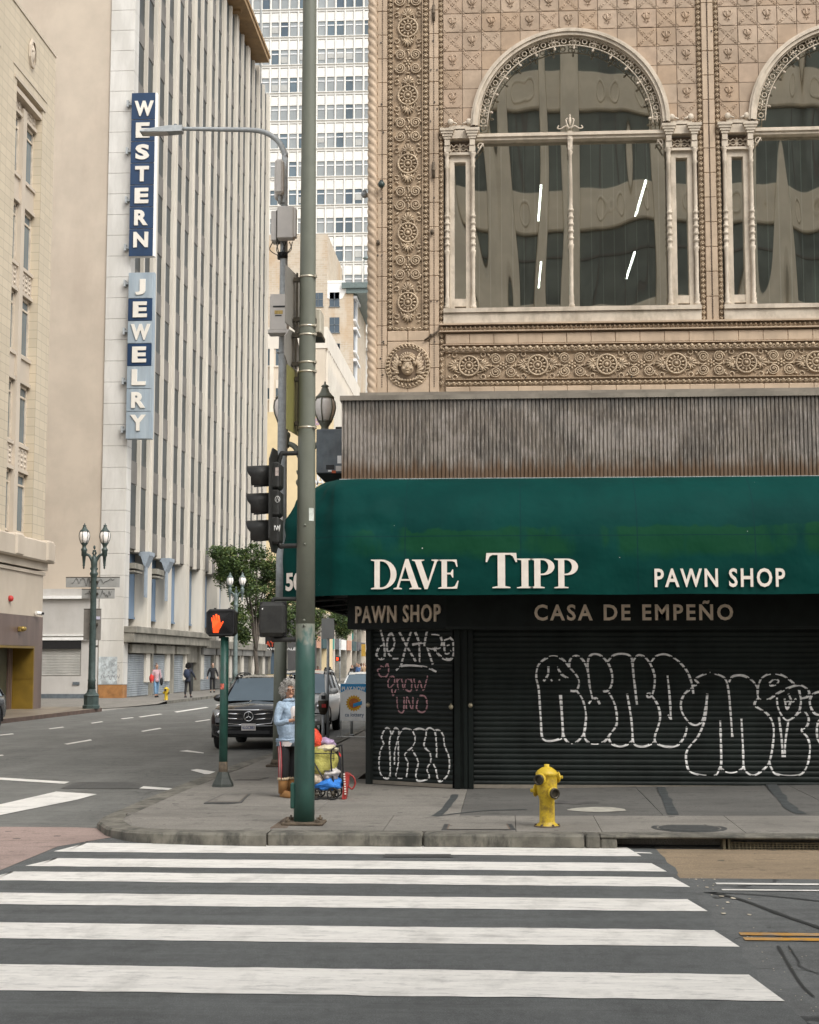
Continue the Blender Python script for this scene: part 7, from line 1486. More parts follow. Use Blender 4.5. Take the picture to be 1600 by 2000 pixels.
# ================================================================== CARS
m_cglass = M('car_window_glass', (.17, .23, .27), .06, .1, .5, spec=1.0, metal=.45); m_lampg = M('headlamp_lens', (.45, .46, .46), .08, .1, spec=1.); m_plate = M('number_plate', (.62, .58, .55), .5, .05)  # pale blue base of the car glass stands in for reflected sky
def car(label, cat, x, yf, paint, w=.92, L=4.5, H=1.69, hood=1.05, group=None, name='parked_car', front=True, plate=None, emblem=False, flip=False):
    t = thing(name, label, cat, (x, yf + L / 2, .004), group)
    def PT(nm, mb, m, p=t, fix=True): return part(nm, mb, m, p, fix=fix)
    k = w / .92
    ST = [(0, .38, .76, .72, .80), (.04, .33, .83, .78, .90), (.14, .29, .90, .86, .97), (.45, .28, .92, .93, hood - .03), (1.0, .28, .92, .97, hood), (1.35, .28, .92, 1.0, hood + .05), (2.2, .28, .92, 1.01, hood + .06), (3.4, .28, .92, 1.02, hood + .06), (L - .35, .30, .91, 1.02, hood + .06), (L - .08, .34, .88, .98, hood + .02), (L, .4, .80, .85, hood - .1)]
    mb = MB(); vs = []; Np = 13
    for s, zb, hw, zbelt, zt in ST:
        hw *= k; half = [(hw * .80, zb), (hw * .96, zb + .06), (hw, zb + .25), (hw * .995, zbelt - .12), (hw * .955, zbelt), (hw * .87, zt - .015)]
        sec = half + [(0, zt + .03)] + [(-a, b) for a, b in half[::-1]]
        vs += [(x + a, yf + s, b) for a, b in sec]
    fs = [[i * Np + j, i * Np + (j + 1) % Np, (i + 1) * Np + (j + 1) % Np, (i + 1) * Np + j] for i in range(len(ST) - 1) for j in range(Np)]
    fs += [list(range(Np)), [(len(ST) - 1) * Np + j for j in range(Np)]]; mb.add(vs, fs, 0, True); PT('body', mb, paint)
    zr = H; zb0 = hood + .03
    C = [(1.18, zb0, .80), (2.05, zr - .07, .665), (2.35, zr - .02, .66), (3.3, zr, .66), (L - .55, zr - .03, .65), (L - .35, zr - .1, .645), (L - .06, zb0, .80)]
    mb = MB(); top = [(x + sx * c[2] * k, yf + c[0], c[1]) for c in C[1:6] for sx in (-1, -.5, .5, 1)]
    top = [(p[0], p[1], p[2] + (.035 if i % 4 in (1, 2) else 0)) for i, p in enumerate(top)]
    mb.add(top, [[i * 4 + j, i * 4 + j + 1, (i + 1) * 4 + j + 1, (i + 1) * 4 + j] for i in range(4) for j in range(3)], 0, True)
    A = lambda i, sx, dz=0: (x + sx * C[i][2] * k, yf + C[i][0], C[i][1] + dz)
    def pillar(p, q, r=.035): mb.tube([p, q], r, 6)
    for sx in (-1, 1):
        pillar(A(0, sx), A(1, sx)); pillar(A(6, sx), A(5, sx)); m_ = (x + sx * .82 * k, yf + 2.55, zb0); pillar(m_, (x + sx * .655 * k, yf + 2.6, zr - .04)); pillar((x + sx * .82 * k, yf + 3.5, zb0), (x + sx * .655 * k, yf + 3.45, zr - .04))
        for i in range(1, 5): pillar(A(i, sx), A(i + 1, sx), .04)
        mb.tube([A(0, sx), A(6, sx)], .03, 6)
    PT('roof', mb, paint)
    mb = MB(); g = 10; vs = []
    for j in range(5):
        u = j / 4
        for i in range(g + 1): v = i / g * 2 - 1; p = Vector(A(0, v * .97)).lerp(Vector(A(1, v * .96, .0)), u); vs.append(p + Vector((0, -.05 * (1 - v * v), .02 * (1 - v * v))))
    mb.add(vs, [[j * (g + 1) + i, j * (g + 1) + i + 1, (j + 1) * (g + 1) + i + 1, (j + 1) * (g + 1) + i] for j in range(4) for i in range(g)], 0, True); PT('windscreen', mb, m_cglass)
    mb = MB(); mb.quad(A(6, -.95), A(6, .95), A(5, .95), A(5, -.95)); PT('rear_window', mb, m_cglass)
    for sx in (-1, 1):
        q = lambda s, z, e: (x + sx * (e * k - .0), yf + s, z)
        for P in ([(1.35, zb0 + .02, .805), (2.5, zb0 + .02, .812), (2.5, zr - .1, .672), (2.08, zr - .1, .672)], [(2.62, zb0 + .02, .812), (3.45, zb0 + .02, .812), (3.42, zr - .1, .672), (2.62, zr - .1, .672)], [(3.55, zb0 + .02, .812), (L - .25, zb0 + .02, .81), (L - .42, zr - .14, .672), (3.52, zr - .1, .672)]):
            mb = MB(); mb.add([q(*p) for p in P], [[0, 1, 2, 3]]); PT('side_window', mb, m_cglass)
        mb = MB(); mb.ell((x + sx * (.98 * k), yf + 1.45, hood + .10), (.13, .08, .09), 10, 6); mb.tube([(x + sx * .85 * k, yf + 1.45, hood + .04), (x + sx * .95 * k, yf + 1.45, hood + .06)], .03, 6); PT('wing_mirror', mb, paint)
        mb = MB(); mb.tube(smooth_path([(x + sx * .64 * k, yf + 1.95, zr - .06), (x + sx * .645 * k, yf + 2.1, zr + .02), (x + sx * .64 * k, yf + 2.6, zr + .06), (x + sx * .64 * k, yf + L - .9, zr + .05), (x + sx * .63 * k, yf + L - .55, zr - .02)], 4), .018, 6); PT('roof_rail', mb, m_black)
        for s in (.82, L - .92):
            mb = MB(); c = (x + sx * (.80 * k), yf + s, .35); rm = Matrix.Rotation(R(90), 3, 'Y'); mb.lathe([(.20, -.11), (.33, -.11), (.355, -.06), (.355, .06), (.33, .11), (.20, .11), (.20, -.11)], 20, c, mat=rm); wh = PT('wheel', mb, m_rubber)
            mb = MB(); mb.lathe([(.20, -.04), (.20, .04)], 14, c, mat=rm)
            for a in range(5): an = a * 2 * math.pi / 5; mb.box(c[0] + sx * .09 - .012, c[1] - .03 + .09 * math.cos(an), c[2] - .03 + .09 * math.sin(an), c[0] + sx * .09 + .012, c[1] + .03 + .09 * math.cos(an), c[2] + .03 + .09 * math.sin(an)); mb.tube([(c[0] + sx * .09, c[1], c[2]), (c[0] + sx * .09, c[1] + .19 * math.cos(an), c[2] + .19 * math.sin(an))], .025, 5)
            PT('rim', mb, m_galv, wh)
            mb = MB(); mb.tube([(x + sx * (.905 * k), yf + s + .42 * math.cos(a), .36 + .42 * math.sin(a)) for a in [R(-12) + R(204) * i / 14 for i in range(15)]], .035, 6, flat=.7); PT('wheel_arch', mb, m_black)
    if front:
        mb = MB(); mb.prism([(x + u * k, z) for u, z in ((-.60, .92), (-.53, .62), (-.1, .575), (.1, .575), (.53, .62), (.60, .92))], lambda a, b, d: (a, yf - d, b), .02, -.1); gr_ = PT('grille', mb, m_black)
        mb = MB(); Pg = [(-.60, .92), (-.53, .62), (-.1, .575), (.1, .575), (.53, .62), (.60, .92)]; mb.tube([(x + u * k, yf - .025, z) for u, z in Pg], .014, 6, closed=True); PT('grille_surround', mb, m_chrome, gr_)
        for zz in (.83, .72):
            for sx in (-1, 1): mb = MB(); mb.tube([(x + sx * .13, yf - .03, zz - .012), (x + sx * .52 * k, yf - .03, zz + .012)], .024, 8, flat=.8); PT('grille_bar', mb, m_chrome, gr_)
        if emblem:
            mb = MB(); c = Vector((x, yf - .05, .775)); mb.tube([c + Vector((.105 * math.cos(a), 0, .105 * math.sin(a))) for a in [i * math.pi / 12 for i in range(24)]], .012, 6, closed=True)
            for a in (90, 210, 330): mb.tube([c, c + Vector((.10 * math.cos(R(a)), 0, .10 * math.sin(R(a))))], [.016, .005], 5)
            PT('emblem', mb, m_chrome, gr_)
        for sx in (-1, 1):
            mb = MB(); mb.add([(x + sx * .64 * k, yf - .012, .91), (x + sx * .60 * k, yf - .012, .70), (x + sx * .80 * k, yf + .04, .68), (x + sx * .905 * k, yf + .22, .80), (x + sx * .90 * k, yf + .22, .90), (x + sx * .78 * k, yf + .035, .935)], [[0, 1, 2, 5], [5, 2, 3, 4]]); hl_ = PT('headlight', mb, m_lampg); mb = MB(); mb.ell((x + sx * .71 * k, yf + .0, .80), (.06, .03, .06), 8, 6); PT('bulb_reflector', mb, m_chrome, hl_)
            mb = MB(); mb.ell((x + sx * .66 * k, yf - .0, .42), (.07, .03, .045), 8, 5); PT('fog_light', mb, m_lampg)
        mb = MB(); mb.box(x - .5 * k, yf - .03, .36, x + .5 * k, yf + .1, .46, bev=.02); PT('lower_intake', mb, m_black)
        mb = MB(); mb.tube([(x - .78 * k, yf + .03, .565), (x - .5 * k, yf - .025, .555), (x + .5 * k, yf - .025, .555), (x + .78 * k, yf + .03, .565)], .03, 8); PT('bumper', mb, paint)
        if plate:
            mb = MB(); mb.box(x - .165, yf - .055, .455, x + .165, yf - .045, .615, bev=.004); pl = PT('number_plate', mb, m_plate); me = fit(text_mesh('lettering', plate, 1, M('plate_ink', (.10, .12, .22), .6, 0), .02, .001), .28, .075); link('lettering', me, pl, (x, yf - .059, .525), FRONT)
    return t
m_pblack = M('black_car_paint', (.010, .011, .013), .12, .1, 1, spec=.8); m_pwhite = M('white_car_paint', (.62, .63, .62), .18, .03, 1, spec=.7); m_pdark = M('dark_grey_car_paint', (.02, .022, .025), .15, .1, 1)
m_pblack.node_tree.nodes['Principled BSDF'].inputs['Coat Weight'].default_value = .6
car('black parked SUV with a chrome two bar grille facing the crossing', 'SUV', -5.83, 34.4, m_pblack, .92, 4.55, 1.68, 1.06, 'cars parked along the right kerb', 'parked_suv', True, '6LGC883', True)
car('white parked SUV behind the black SUV, half hidden by the signal pole', 'SUV', -5.80, 41.2, m_pwhite, .93, 4.7, 1.74, 1.10, 'cars parked along the right kerb', 'parked_suv')
car('white parked car farthest along the kerb, behind the lottery board', 'car', -5.35, 56.0, m_pwhite, .90, 4.5, 1.60, 1.0, 'cars parked along the right kerb')
car('dark car parked at the left kerb, only its rear corner in view', 'car', -15.66, 40.2, m_pdark, .86, 4.3, 1.45, .95, None, 'parked_car', False)
# ================================================================== PEOPLE
def skin_mb(V, E, Rd, sub=1):
    me = bpy.data.meshes.new('tmp'); me.from_pydata([tuple(v) for v in V], E, []); o = bpy.data.objects.new('tmp', me); COL.objects.link(o)
    o.modifiers.new('s', 'SKIN'); sv = me.skin_vertices[0].data
    for i, r in enumerate(Rd): sv[i].radius = r if isinstance(r, tuple) else (r, r); sv[i].use_root = (i == 0)
    if sub: sm_ = o.modifiers.new('u', 'SUBSURF'); sm_.levels = sub; sm_.render_levels = sub
    m2 = bpy.data.meshes.new_from_object(o.evaluated_get(bpy.context.evaluated_depsgraph_get()))
    mb = MB(); mb.add([v.co[:] for v in m2.vertices], [list(p.vertices) for p in m2.polygons], 0, True); bpy.data.objects.remove(o); bpy.data.meshes.remove(me); bpy.data.meshes.remove(m2); return mb
m_skins = [M('light_brown_skin', (.46, .25, .16), .6, .08, 20), M('dark_brown_skin', (.12, .06, .04), .6, .08, 20), M('tan_skin', (.42, .26, .18), .6, .08, 20)]
def person(label, x, y, z, h, head_deg, look_deg, skin, top, trouser, shoe, hair, arms, stride=.1, group=None, hair_kind='short', hem=.86, bulk=1., boots=False, top_name='jacket', extra=None):
    t = thing('person', label, 'person', (x, y, z), group); k = h / 1.70; fa = R(head_deg); f = Vector((math.sin(fa), -math.cos(fa), 0)); s = Vector((-math.cos(fa), -math.sin(fa), 0))   # 0 deg faces the camera, + turns to picture right
    P = lambda a, b, c: Vector((x, y, z)) + (s * a + f * b + Vector((0, 0, c))) * k
    B = bulk; V, E, Rr = [], [], []
    def add(p, r, prev=None): V.append(p); Rr.append(r * k); (E.append((prev, len(V) - 1)) if prev is not None else None); return len(V) - 1
    pel = add(P(0, 0, .93), .09); wa = add(P(0, 0, 1.08), .08, pel); ch = add(P(0, .01, 1.28), .085, wa); nb = add(P(0, 0, 1.43), .065, ch); nk = add(P(0, .015, 1.49), .048, nb); h0 = add(P(0, .035, 1.54), .062, nk); h1 = add(P(0, .03, 1.60), .078, h0); h2 = add(P(0, .015, 1.665), .052, h1)
    legs = []
    for i, sg in enumerate((1, -1)):
        st_ = stride * sg; hp_ = add(P(sg * .09, 0, .86), .07, pel); kn = add(P(sg * .10, st_ * .6 + .03, .48), .045, hp_); an = add(P(sg * .10, st_ - .01, .09), .036, kn); legs.append((sg, st_))
        add(P(sg * .11, st_ + .13, .045), .034, an)
    hands = []
    for sg in (1, -1):
        el, wr = arms[0 if sg == 1 else 1]; sh = add(P(sg * .16, 0, 1.39), .045, ch); e = add(P(*el), .032, sh); w_ = add(P(*wr), .028, e); d = (P(*wr) - P(*el)).normalized(); hnd = add(P(*wr) + d * .07 * k, .026, w_); hands.append((V[hnd], d, sg))
    mb = skin_mb(V, E, Rr)
    for hp_, d, sg in hands:
        sd = d.cross(f).normalized() if d.cross(f).length > .1 else s; inn_ = f
        for j in range(4):
            b = hp_ + sd * (j - 1.5) * .019 * k; l = (.070, .078, .074, .058)[j] * k; mb.tube([b, b + d * l * .5, b + d * l * .85 + inn_ * .018 * k], [.009 * k, .0085 * k, .006 * k], 5)
        b = hp_ - d * .02 * k + sd * -.035 * k * sg; mb.tube([b, b + (d * .6 - sd * sg * .6) * .03 * k, b + (d - sd * sg * .2) * .05 * k], [.010 * k, .009 * k, .007 * k], 5)
    la = R(look_deg); lf = Vector((math.sin(la), -math.cos(la), 0)); ls = Vector((-lf.y * -1, lf.x * -1, 0)); ls = Vector((math.cos(la), math.sin(la), 0)); hc = P(0, .03, 1.60)
    H = lambda a, b, c: hc + (ls * a + lf * b + Vector((0, 0, c))) * k; rotz = Matrix.Rotation(la, 3, 'Z')
    mb.ell(H(0, .0, .0), (.074 * k, .088 * k, .112 * k), 14, 10, rot=rotz); mb.ell(H(0, .09, -.018), (.014 * k, .022 * k, .026 * k), 7, 5, rot=rotz); mb.ell(H(0, .068, -.085), (.034 * k, .026 * k, .026 * k), 8, 5, rot=rotz)
    for sg in (-1, 1): mb.ell(H(sg * .077, .0, -.01), (.012 * k, .022 * k, .032 * k), 6, 5, rot=rotz); mb.ell(H(sg * .032, .078, .012), (.014 * k, .008 * k, .008 * k), 6, 4, 1, rot=rotz); mb.ell(H(sg * .032, .080, .034), (.022 * k, .008 * k, .006 * k), 6, 4, 2, rot=rotz)
    mb.ell(H(0, .079, -.062), (.026 * k, .010 * k, .007 * k), 7, 4, 3, rot=rotz)
    part('body', mb, [skin, m_black, hair, M('lip', (.25, .09, .07), .5, 0) if 'lip' not in MATS else MATS['lip']], t)
    # clothes
    V, E, Rr = [], [], []; a0 = add(P(0, 0, .93), .14 * B); a1 = add(P(0, 0, 1.08), .135 * B, a0); a2 = add(P(0, .01, 1.28), .145 * B, a1); a3 = add(P(0, 0, 1.41), .095, a2); lo = add(P(0, 0, hem), .145 * B, a0); add(P(0, 0, 1.455), .062, a3)
    for sg in (1, -1):
        el, wr = arms[0 if sg == 1 else 1]; q = add(P(sg * .16, 0, 1.39), .075, a2); e = add(P(*el), .058, q); d = P(*el).lerp(P(*wr), .92); add(d, .043, e)
    part(top_name, skin_mb(V, E, Rr), top, t)
    V, E, Rr = [], [], []; a0 = add(P(0, 0, .98), .12 * B); add(P(0, 0, 1.02), .118 * B, a0)
    for sg, st_ in legs: q = add(P(sg * .085, 0, .84), .098 * B, a0); q = add(P(sg * .10, st_ * .6 + .02, .48), .072 * B, q); add(P(sg * .10, st_ - .01, .14 if not boots else .24), .062 * B, q)
    tr = part('trousers', skin_mb(V, E, Rr), trouser, t)
    for sg, st_ in legs:
        mb = MB(); c = P(sg * .105, st_ + .06, .0); rz_ = Matrix.Rotation(fa, 3, 'Z')
        mb.lathe([(.5, 0), (.56, .25), (.5, .6), (.3, .95), (.001, 1.)], 14, c, mat=rz_ @ Matrix.Diagonal((.095 * k, .255 * k, .10 * k)))
        if boots: mb.lathe([(.07 * k, .05), (.072 * k, .26), (.066 * k, .27)], 12, P(sg * .10, st_ - .02, 0)); 
        b = part('boot' if boots else 'shoe', mb, shoe, t)
        if boots: mb = MB(); [mb.ell(P(sg * .10, st_ - .02, .275) + Vector((.066 * k * math.cos(a), .066 * k * math.sin(a), 0)), .026 * k, 6, 4, amp=.4, seed=a) for a in [i * math.pi / 6 for i in range(12)]]; part('fleece_cuff', mb, m_fleece, b)
    mb = MB(); rd = random.Random(int(abs(x * 100)))
    if hair_kind == 'curly':
        for i in range(460):
            d = Vector((rd.gauss(0, 1), rd.gauss(0, 1), rd.gauss(.25, 1))).normalized(); fwd = d.dot(lf)
            if fwd > .35 and d.z < .55: continue
            if d.z < -.75: continue
            r = .115 + .03 * rd.random(); p = hc + Vector((0, 0, .012 * k)) - lf * .012 * k + Vector((d.x * r, d.y * r, d.z * r * 1.12)) * k; a = Vector((rd.gauss(0, 1), rd.gauss(0, 1), rd.gauss(0, 1))).normalized(); b = a.orthogonal().normalized(); c = a.cross(b); q = .020 + .014 * rd.random()
            mb.tube([p + (b * math.cos(w_) * q + c * math.sin(w_) * q + a * (w_ - 3) * .006) * k for w_ in [0, 1, 2, 3, 4, 5, 6]], .0045 * k, 4)
        mb.ell(hc + Vector((0, 0, .02 * k)) - lf * .03 * k, (.105 * k, .105 * k, .125 * k), 14, 10, amp=.15)
    elif hair_kind == 'bun': mb.ell(H(0, -.02, .03), (.083 * k, .092 * k, .10 * k), 12, 8, rot=rotz, amp=.1); mb.ell(H(0, -.02, .15), (.045 * k, .05 * k, .045 * k), 8, 6, amp=.15)
    else: mb.ell(H(0, -.022, .035), (.081 * k, .088 * k, .092 * k), 12, 8, rot=rotz, amp=.08)
    part('hair', mb, hair, t)
    return t, P, H, lf, ls, k
C_ = lambda name, c: MATS.get(name) or M(name, c, .85, .12, 6)
m_fleece = C_('cream_fleece', (.50, .40, .27))
q = gr(559, 1556, .15); m_denim = M('pale_blue_denim', (.31, .40, .50), .85, .12, 9, bump=.55, bsc=14, bd=.05)
wom, P, H, lf, ls, k = person('woman with curly grey hair, glasses and a pale blue jacket standing behind the signal pole', q.x + .02, q.y, .15, 1.55, 48, 22, m_skins[0], m_denim, C_('black_track_trousers', (.015, .015, .017)), C_('tan_suede', (.30, .15, .05)), C_('grey_curly_hair', (.42, .40, .37)), [((.26, .03, 1.10), (.16, .27, 1.16)), ((-.25, .05, 1.12), (-.08, .28, 1.20))], stride=.03, hair_kind='curly', hem=.84, bulk=1.16, boots=True)
mb = MB(); V = []
for i in range(17): a = 2 * math.pi * i / 16; r = .174; V.append(P(r * math.cos(a), r * math.sin(a), .85)); 
mb.add(V[:16] + [p - Vector((0, 0, .085 * k)) for p in V[:16]] , [[i, (i + 1) % 16, 16 + (i + 1) % 16, 16 + i] for i in range(16)], 0, True); part('white_shirt_hem', mb, C_('off_white_cotton', (.60, .55, .53)), wom)
mb = MB(); mb.tube([P(.075 * math.cos(a), .01 + .07 * math.sin(a), 1.45 + .015 * math.sin(a)) for a in [i * math.pi / 8 for i in range(16)]], .028 * k, 6, closed=True); mb.tube([P(.168 * math.cos(a), .168 * math.sin(a), .86) for a in [i * math.pi / 10 for i in range(20)]], .022 * k, 6, closed=True); part('jacket_trim', mb, m_denim, wom)
mb = MB(); mb.ell(P(.02, .15, 1.22), (.07 * k, .05 * k, .15 * k), 10, 8); part('shirt_front', mb, MATS['off_white_cotton'], wom)
for off, cname, cc in ((0, 'red_trouser_stripe', (.45, .04, .05)), (.018, 'white_trouser_stripe', (.62, .50, .48)), (-.018, 'white_trouser_stripe', (.62, .50, .48)), (.034, 'red_trouser_stripe', 0), (-.034, 'red_trouser_stripe', 0)):
    mb = MB(); mb.tube([P(.19, .012 + off, .84), P(.182, .03 + off, .66), P(.176, .032 + off, .48), P(.168, .02 + off, .26)], .0065 * k, 5); part('trouser_stripe', mb, MATS.get(cname) or C_(cname, cc), wom)
mb = MB()
for sg in (-1, 1): mb.tube([H(sg * .034 + .027 * math.cos(a), .098, .008 + .022 * math.sin(a)) for a in [i * math.pi / 6 for i in range(12)]], .0045 * k, 4, closed=True); mb.tube([H(sg * .06, .096, .012), H(sg * .082, .0, .012)], .004 * k, 4)
mb.tube([H(-.008, .1, .01), H(.008, .1, .01)], .004 * k, 4); part('glasses', mb, C_('brown_glasses_frame', (.10, .04, .02)), wom)
mb = MB(); c = P(.02, .31, 1.25); mb.ell(c, (.05, .045, .075), 10, 8, amp=.2); bo = part('white_bundle', mb, MATS['off_white_cotton']); tag(bo, 'small white bundle held against the chest of the woman in the blue jacket', 'bundle')
def walker(*a, **k): return person(*a, **k)
bl = C_('black_cloth', (.014, .014, .016)); dk = C_('dark_navy_cloth', (.02, .024, .04)); HB = C_('black_hair', (.012, .01, .01)); HBr = C_('grey_brown_hair', (.16, .12, .10)); sh_ = C_('black_shoe', (.015, .014, .014)); down = [((.23, -.02, 1.12), (.25, .04, .88)), ((-.23, -.02, 1.12), (-.25, .02, .88))]
GP = 'pedestrians on the far pavement'
q = gr(305, 1362, .15); p1, P1, *_ = walker('pedestrian in a pink top and blue jeans walking past the grey shutters', q.x, q.y, .15, 1.74, 35, 40, m_skins[0], C_('dusty_pink_cloth', (.45, .30, .32)), C_('mid_blue_denim', (.14, .25, .38)), sh_, HBr, down, .16, GP, top_name='top', hair_kind='bun')
mb = MB(); mb.ell(P1(.24, -.05, .98), (.13, .15, .24), 10, 8, amp=.2); mb.tube([P1(.22, -.05, 1.15), P1(.20, .02, 1.42), P1(.17, -.08, 1.2)], .02, 6); tag(part('shoulder_bag', mb, C_('bright_red_cloth', (.50, .035, .03))), 'red shoulder bag carried by the pedestrian in the pink top', 'bag')
mb = MB(); mb.ell(P1(-.27, .05, .82), (.09, .10, .22), 8, 6, amp=.15); tag(part('hand_bag', mb, bl), 'black bag hanging from the hand of the pedestrian in the pink top', 'bag')
q = gr(367, 1362.5, .15); p2, P2, *_ = walker('pedestrian in dark clothes seen from behind in front of the dark doorway', q.x, q.y, .15, 1.76, 170, 170, m_skins[1], dk, bl, sh_, HB, [((.28, .05, 1.15), (.30, .20, 1.0)), ((-.25, .05, 1.15), (-.2, .22, 1.1))], .12, GP, hair_kind='curly')
mb = MB(); mb.ell(P2(.0, -.19, 1.22), (.17, .12, .24), 10, 8, amp=.12); tag(part('backpack', mb, C_('black_blue_nylon', (.02, .03, .06))), 'dark backpack worn by the pedestrian by the doorway', 'backpack')
q = gr(415, 1352.5, .15); walker('pedestrian all in black walking to the right of the dark doorway', q.x, q.y, .15, 1.80, 15, 10, m_skins[2], bl, bl, sh_, HBr, [((.27, -.02, 1.12), (.31, .05, .90)), ((-.27, -.02, 1.12), (-.31, .03, .90))], .08, GP)
rd = random.Random(4); cols = [bl, C_('maroon_cloth', (.2, .03, .05)), dk, C_('mid_blue_cloth', (.06, .12, .25)), C_('light_grey_cloth', (.4, .4, .4)), C_('tan_cloth', (.35, .24, .15)), bl]
for i, (px, what) in enumerate(((688, 'in black, leftmost of the far crowd'), (692.5, 'in maroon, second from left in the far crowd'), (697, 'in navy, third from left in the far crowd'), (701, 'in mid blue, in the middle of the far crowd'), (706, 'in light grey, right of the blue one in the far crowd'), (711, 'in tan, next to last in the far crowd'), (715, 'in black, rightmost of the far crowd'))):
    Yc = 118 + 6 * rd.random(); p = at(px, 1300, Yc); person('distant pedestrian ' + what, p.x, Yc, .15, 1.62 + .2 * rd.random(), rd.choice([0, 20, 180, -30]), 0, m_skins[i % 3], cols[i], bl if i % 2 else MATS['mid_blue_denim'], sh_, HB, down, .12, 'far crowd beside the shutter post', top_name='top')
for px, Yc, lab, c, hh in ((640, 104, 'distant pedestrian in black just right of the thin sign post', bl, 1.8), (621, 108, 'distant pedestrian with a red top above the white SUV roof', C_('dull_red_cloth', (.28, .06, .05)), 1.6)): p = at(px, 1300, Yc); person(lab, p.x, Yc, .15, hh, 30, 30, m_skins[1], c, bl, sh_, HB, down, .1, 'distant pedestrians by the shop row', top_name='top')
# ================================================================== CART AND BAGS
KY = 20.72; kx = lambda px, y=1500: at(px, y, KY).x; kz = lambda y: at(640, y, KY).z
ct = thing('shopping_cart', 'black wire folding shopping cart loaded with bags beside the woman', 'shopping cart', (kx(635), KY, .15)); mb = MB()
x0, x1, ya, yb = kx(590), kx(655), KY - .2, KY + .2; zb_, zt_ = kz(1538), kz(1470); r = .007
for z in (zb_, (zb_ + zt_) / 2, zt_): mb.tube([(x0, ya, z), (x1, ya, z), (x1 + .02, yb, z), (x0, yb, z)], r, 5, closed=True)
for i in range(9): t = i / 8; mb.tube([(x0 + (x1 - x0) * t, yb, zb_), (x0 + (x1 - x0) * t, yb, zt_)], r * .5, 4)
part('basket', mb, m_black, ct); mb = MB(); hx = kx(652, 1457)
mb.tube(smooth_path([(kx(658, 1552), ya, kz(1552)), (kx(650, 1490), ya, kz(1490)), (hx - .01, ya, kz(1468)), (hx, ya + .02, kz(1462)), (kx(663, 1456), yb - .02, kz(1457)), (kx(665, 1459), yb, kz(1462)), (kx(667, 1490), yb, kz(1500)), (kx(668, 1545), yb, kz(1545))], 4), .011, 6)
for i in range(4): t = (i + 1) / 5; mb.tube([(hx + (kx(664) - hx) * t, ya + .4 * t, kz(1457)), (hx + (kx(664) - hx) * t, ya + .4 * t, kz(1485))], .004, 4)
mb.tube([(hx, ya, kz(1480)), (kx(664), yb, kz(1480))], .005, 4); part('handle', mb, m_black, ct)
mb = MB(); mb.tube([(kx(612, 1478), ya - .015, kz(1478)), (kx(656, 1555), ya - .015, kz(1555))], .010, 6); part('brace', mb, m_black, ct)
for px in (622, 654):
    for yy in (ya - .03, yb + .03):
        c = (kx(px), yy, .15 + (.085 if px == 654 else .075)); rw = .085 if px == 654 else .075; mb = MB(); mb.tube([(c[0] + rw * .88 * math.cos(a), c[1], c[2] + rw * .88 * math.sin(a)) for a in [i * math.pi / 10 for i in range(20)]], rw * .12, 6, closed=True); wh = part('wheel', mb, m_rubber, ct); mb = MB(); mb.ell(c, (rw * .35, .02, rw * .35), 8, 6); [mb.tube([c, (c[0] + rw * .85 * math.cos(a), c[1], c[2] + rw * .85 * math.sin(a))], .006, 4) for a in [i * math.pi / 3 for i in range(6)]]; part('hub', mb, m_dkmetal, wh)
def lump(name, lab, cat, px, py, w_, h_, d_, m, amp, seed, dy=0, rot=None, n=26):
    p = at(px, py, KY + dy); mb = MB(); s = KY / F_PX; mb.ell(p, (w_ / 2 * s, d_ / 2, h_ / 2 * s), n, 18, amp=amp, seed=seed, rot=rot); return tag(part(name, mb, m), lab, cat)
fab = lambda n, c: M(n, c, .75, .12, 14, bump=.5, bsc=22, bd=.04)
lump('cloth_bundle', 'large olive yellow cloth bundle in the wire cart', 'bundle', 628, 1491, 62, 66, .42, fab('olive_yellow_cloth', (.36, .33, .08)), .22, 1); lump('striped_bag', 'pale cream and peach bag under the olive bundle in the cart', 'bag', 628, 1520, 60, 40, .40, fab('peach_cream_cloth', (.50, .40, .30)), .25, 2); lump('plastic_bag', 'crumpled white plastic bag above the blue bag in the cart', 'bag', 646, 1511, 36, 24, .36, fab('white_plastic', (.52, .48, .46)), .4, 3, -.06)
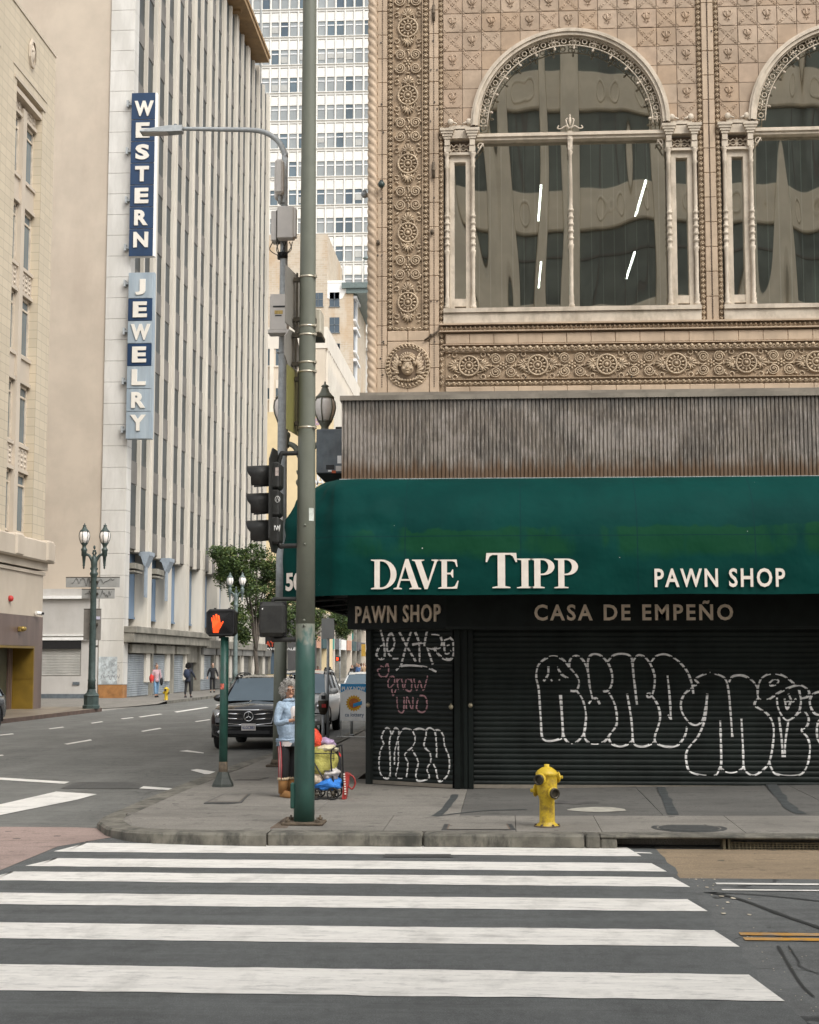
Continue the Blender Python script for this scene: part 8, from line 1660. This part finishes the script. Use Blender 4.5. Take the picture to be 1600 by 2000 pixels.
lump('quilted_bag', 'bright blue quilted bag at the bottom of the cart', 'bag', 640, 1531, 58, 27, .42, fab('bright_blue_nylon', (.03, .19, .60)), .28, 4, -.05); lump('red_bag', 'orange red bag on top of the cart beside the signal pole', 'bag', 613, 1445, 32, 42, .28, fab('orange_red_cloth', (.62, .06, .025)), .2, 5, .05); lump('patterned_bag', 'lilac patterned bag behind the red bag on the cart', 'bag', 638, 1452, 32, 22, .25, fab('lilac_cloth', (.38, .28, .42)), .35, 6, .1); lump('plastic_bag', 'white and yellow plastic bag on top of the olive bundle', 'bag', 638, 1464, 40, 20, .3, fab('cream_plastic', (.60, .54, .36)), .35, 7, .0); lump('dark_bag', 'dark bag hanging at the right side of the cart', 'bag', 660, 1500, 14, 60, .2, bl, .3, 8, .1); lump('red_pouch', 'small red pouch behind the cart handle', 'pouch', 661, 1478, 10, 18, .1, MATS['bright_red_cloth'], .3, 9, .12)
pu = thing('red_purse', 'red leather purse with a strap loop on the ground beside the cart', 'purse', (kx(676), KY, .15)); m_lea = M('dark_red_leather', (.30, .03, .025), .45, .15, 12); a, b = at(671, 1508, KY), at(684, 1556, KY); mb = MB(); mb.add([(a.x + .03, KY - .1, a.z), (b.x, KY - .08, a.z - .02), (b.x - .05, KY - .1, .152), (a.x - .01, KY - .12, .152), (a.x + .04, KY + .08, a.z), (b.x, KY + .08, a.z - .02), (b.x - .05, KY + .1, .152), (a.x - .01, KY + .1, .152)], [[0, 1, 2, 3], [1, 5, 6, 2], [5, 4, 7, 6], [4, 0, 3, 7], [0, 4, 5, 1], [3, 2, 6, 7]]); part('pouch', mb, m_lea, pu)
mb = MB(); mb.tube(smooth_path([at(680, 1512, KY), at(690, 1517, KY), at(694, 1530, KY), at(688, 1541, KY), at(681, 1536, KY)], 5), .012, 6); part('strap', mb, m_lea, pu)
mb = MB()
for i in range(9): p = at(672.5 + (.3 * i), 1512 + i * 4.8, KY - .115); mb.box(p.x - .012, p.y - .012, p.z - .009, p.x + .012, p.y, p.z + .009)
tag(part('stitching', mb, m_ivory, pu), kind='stuff')
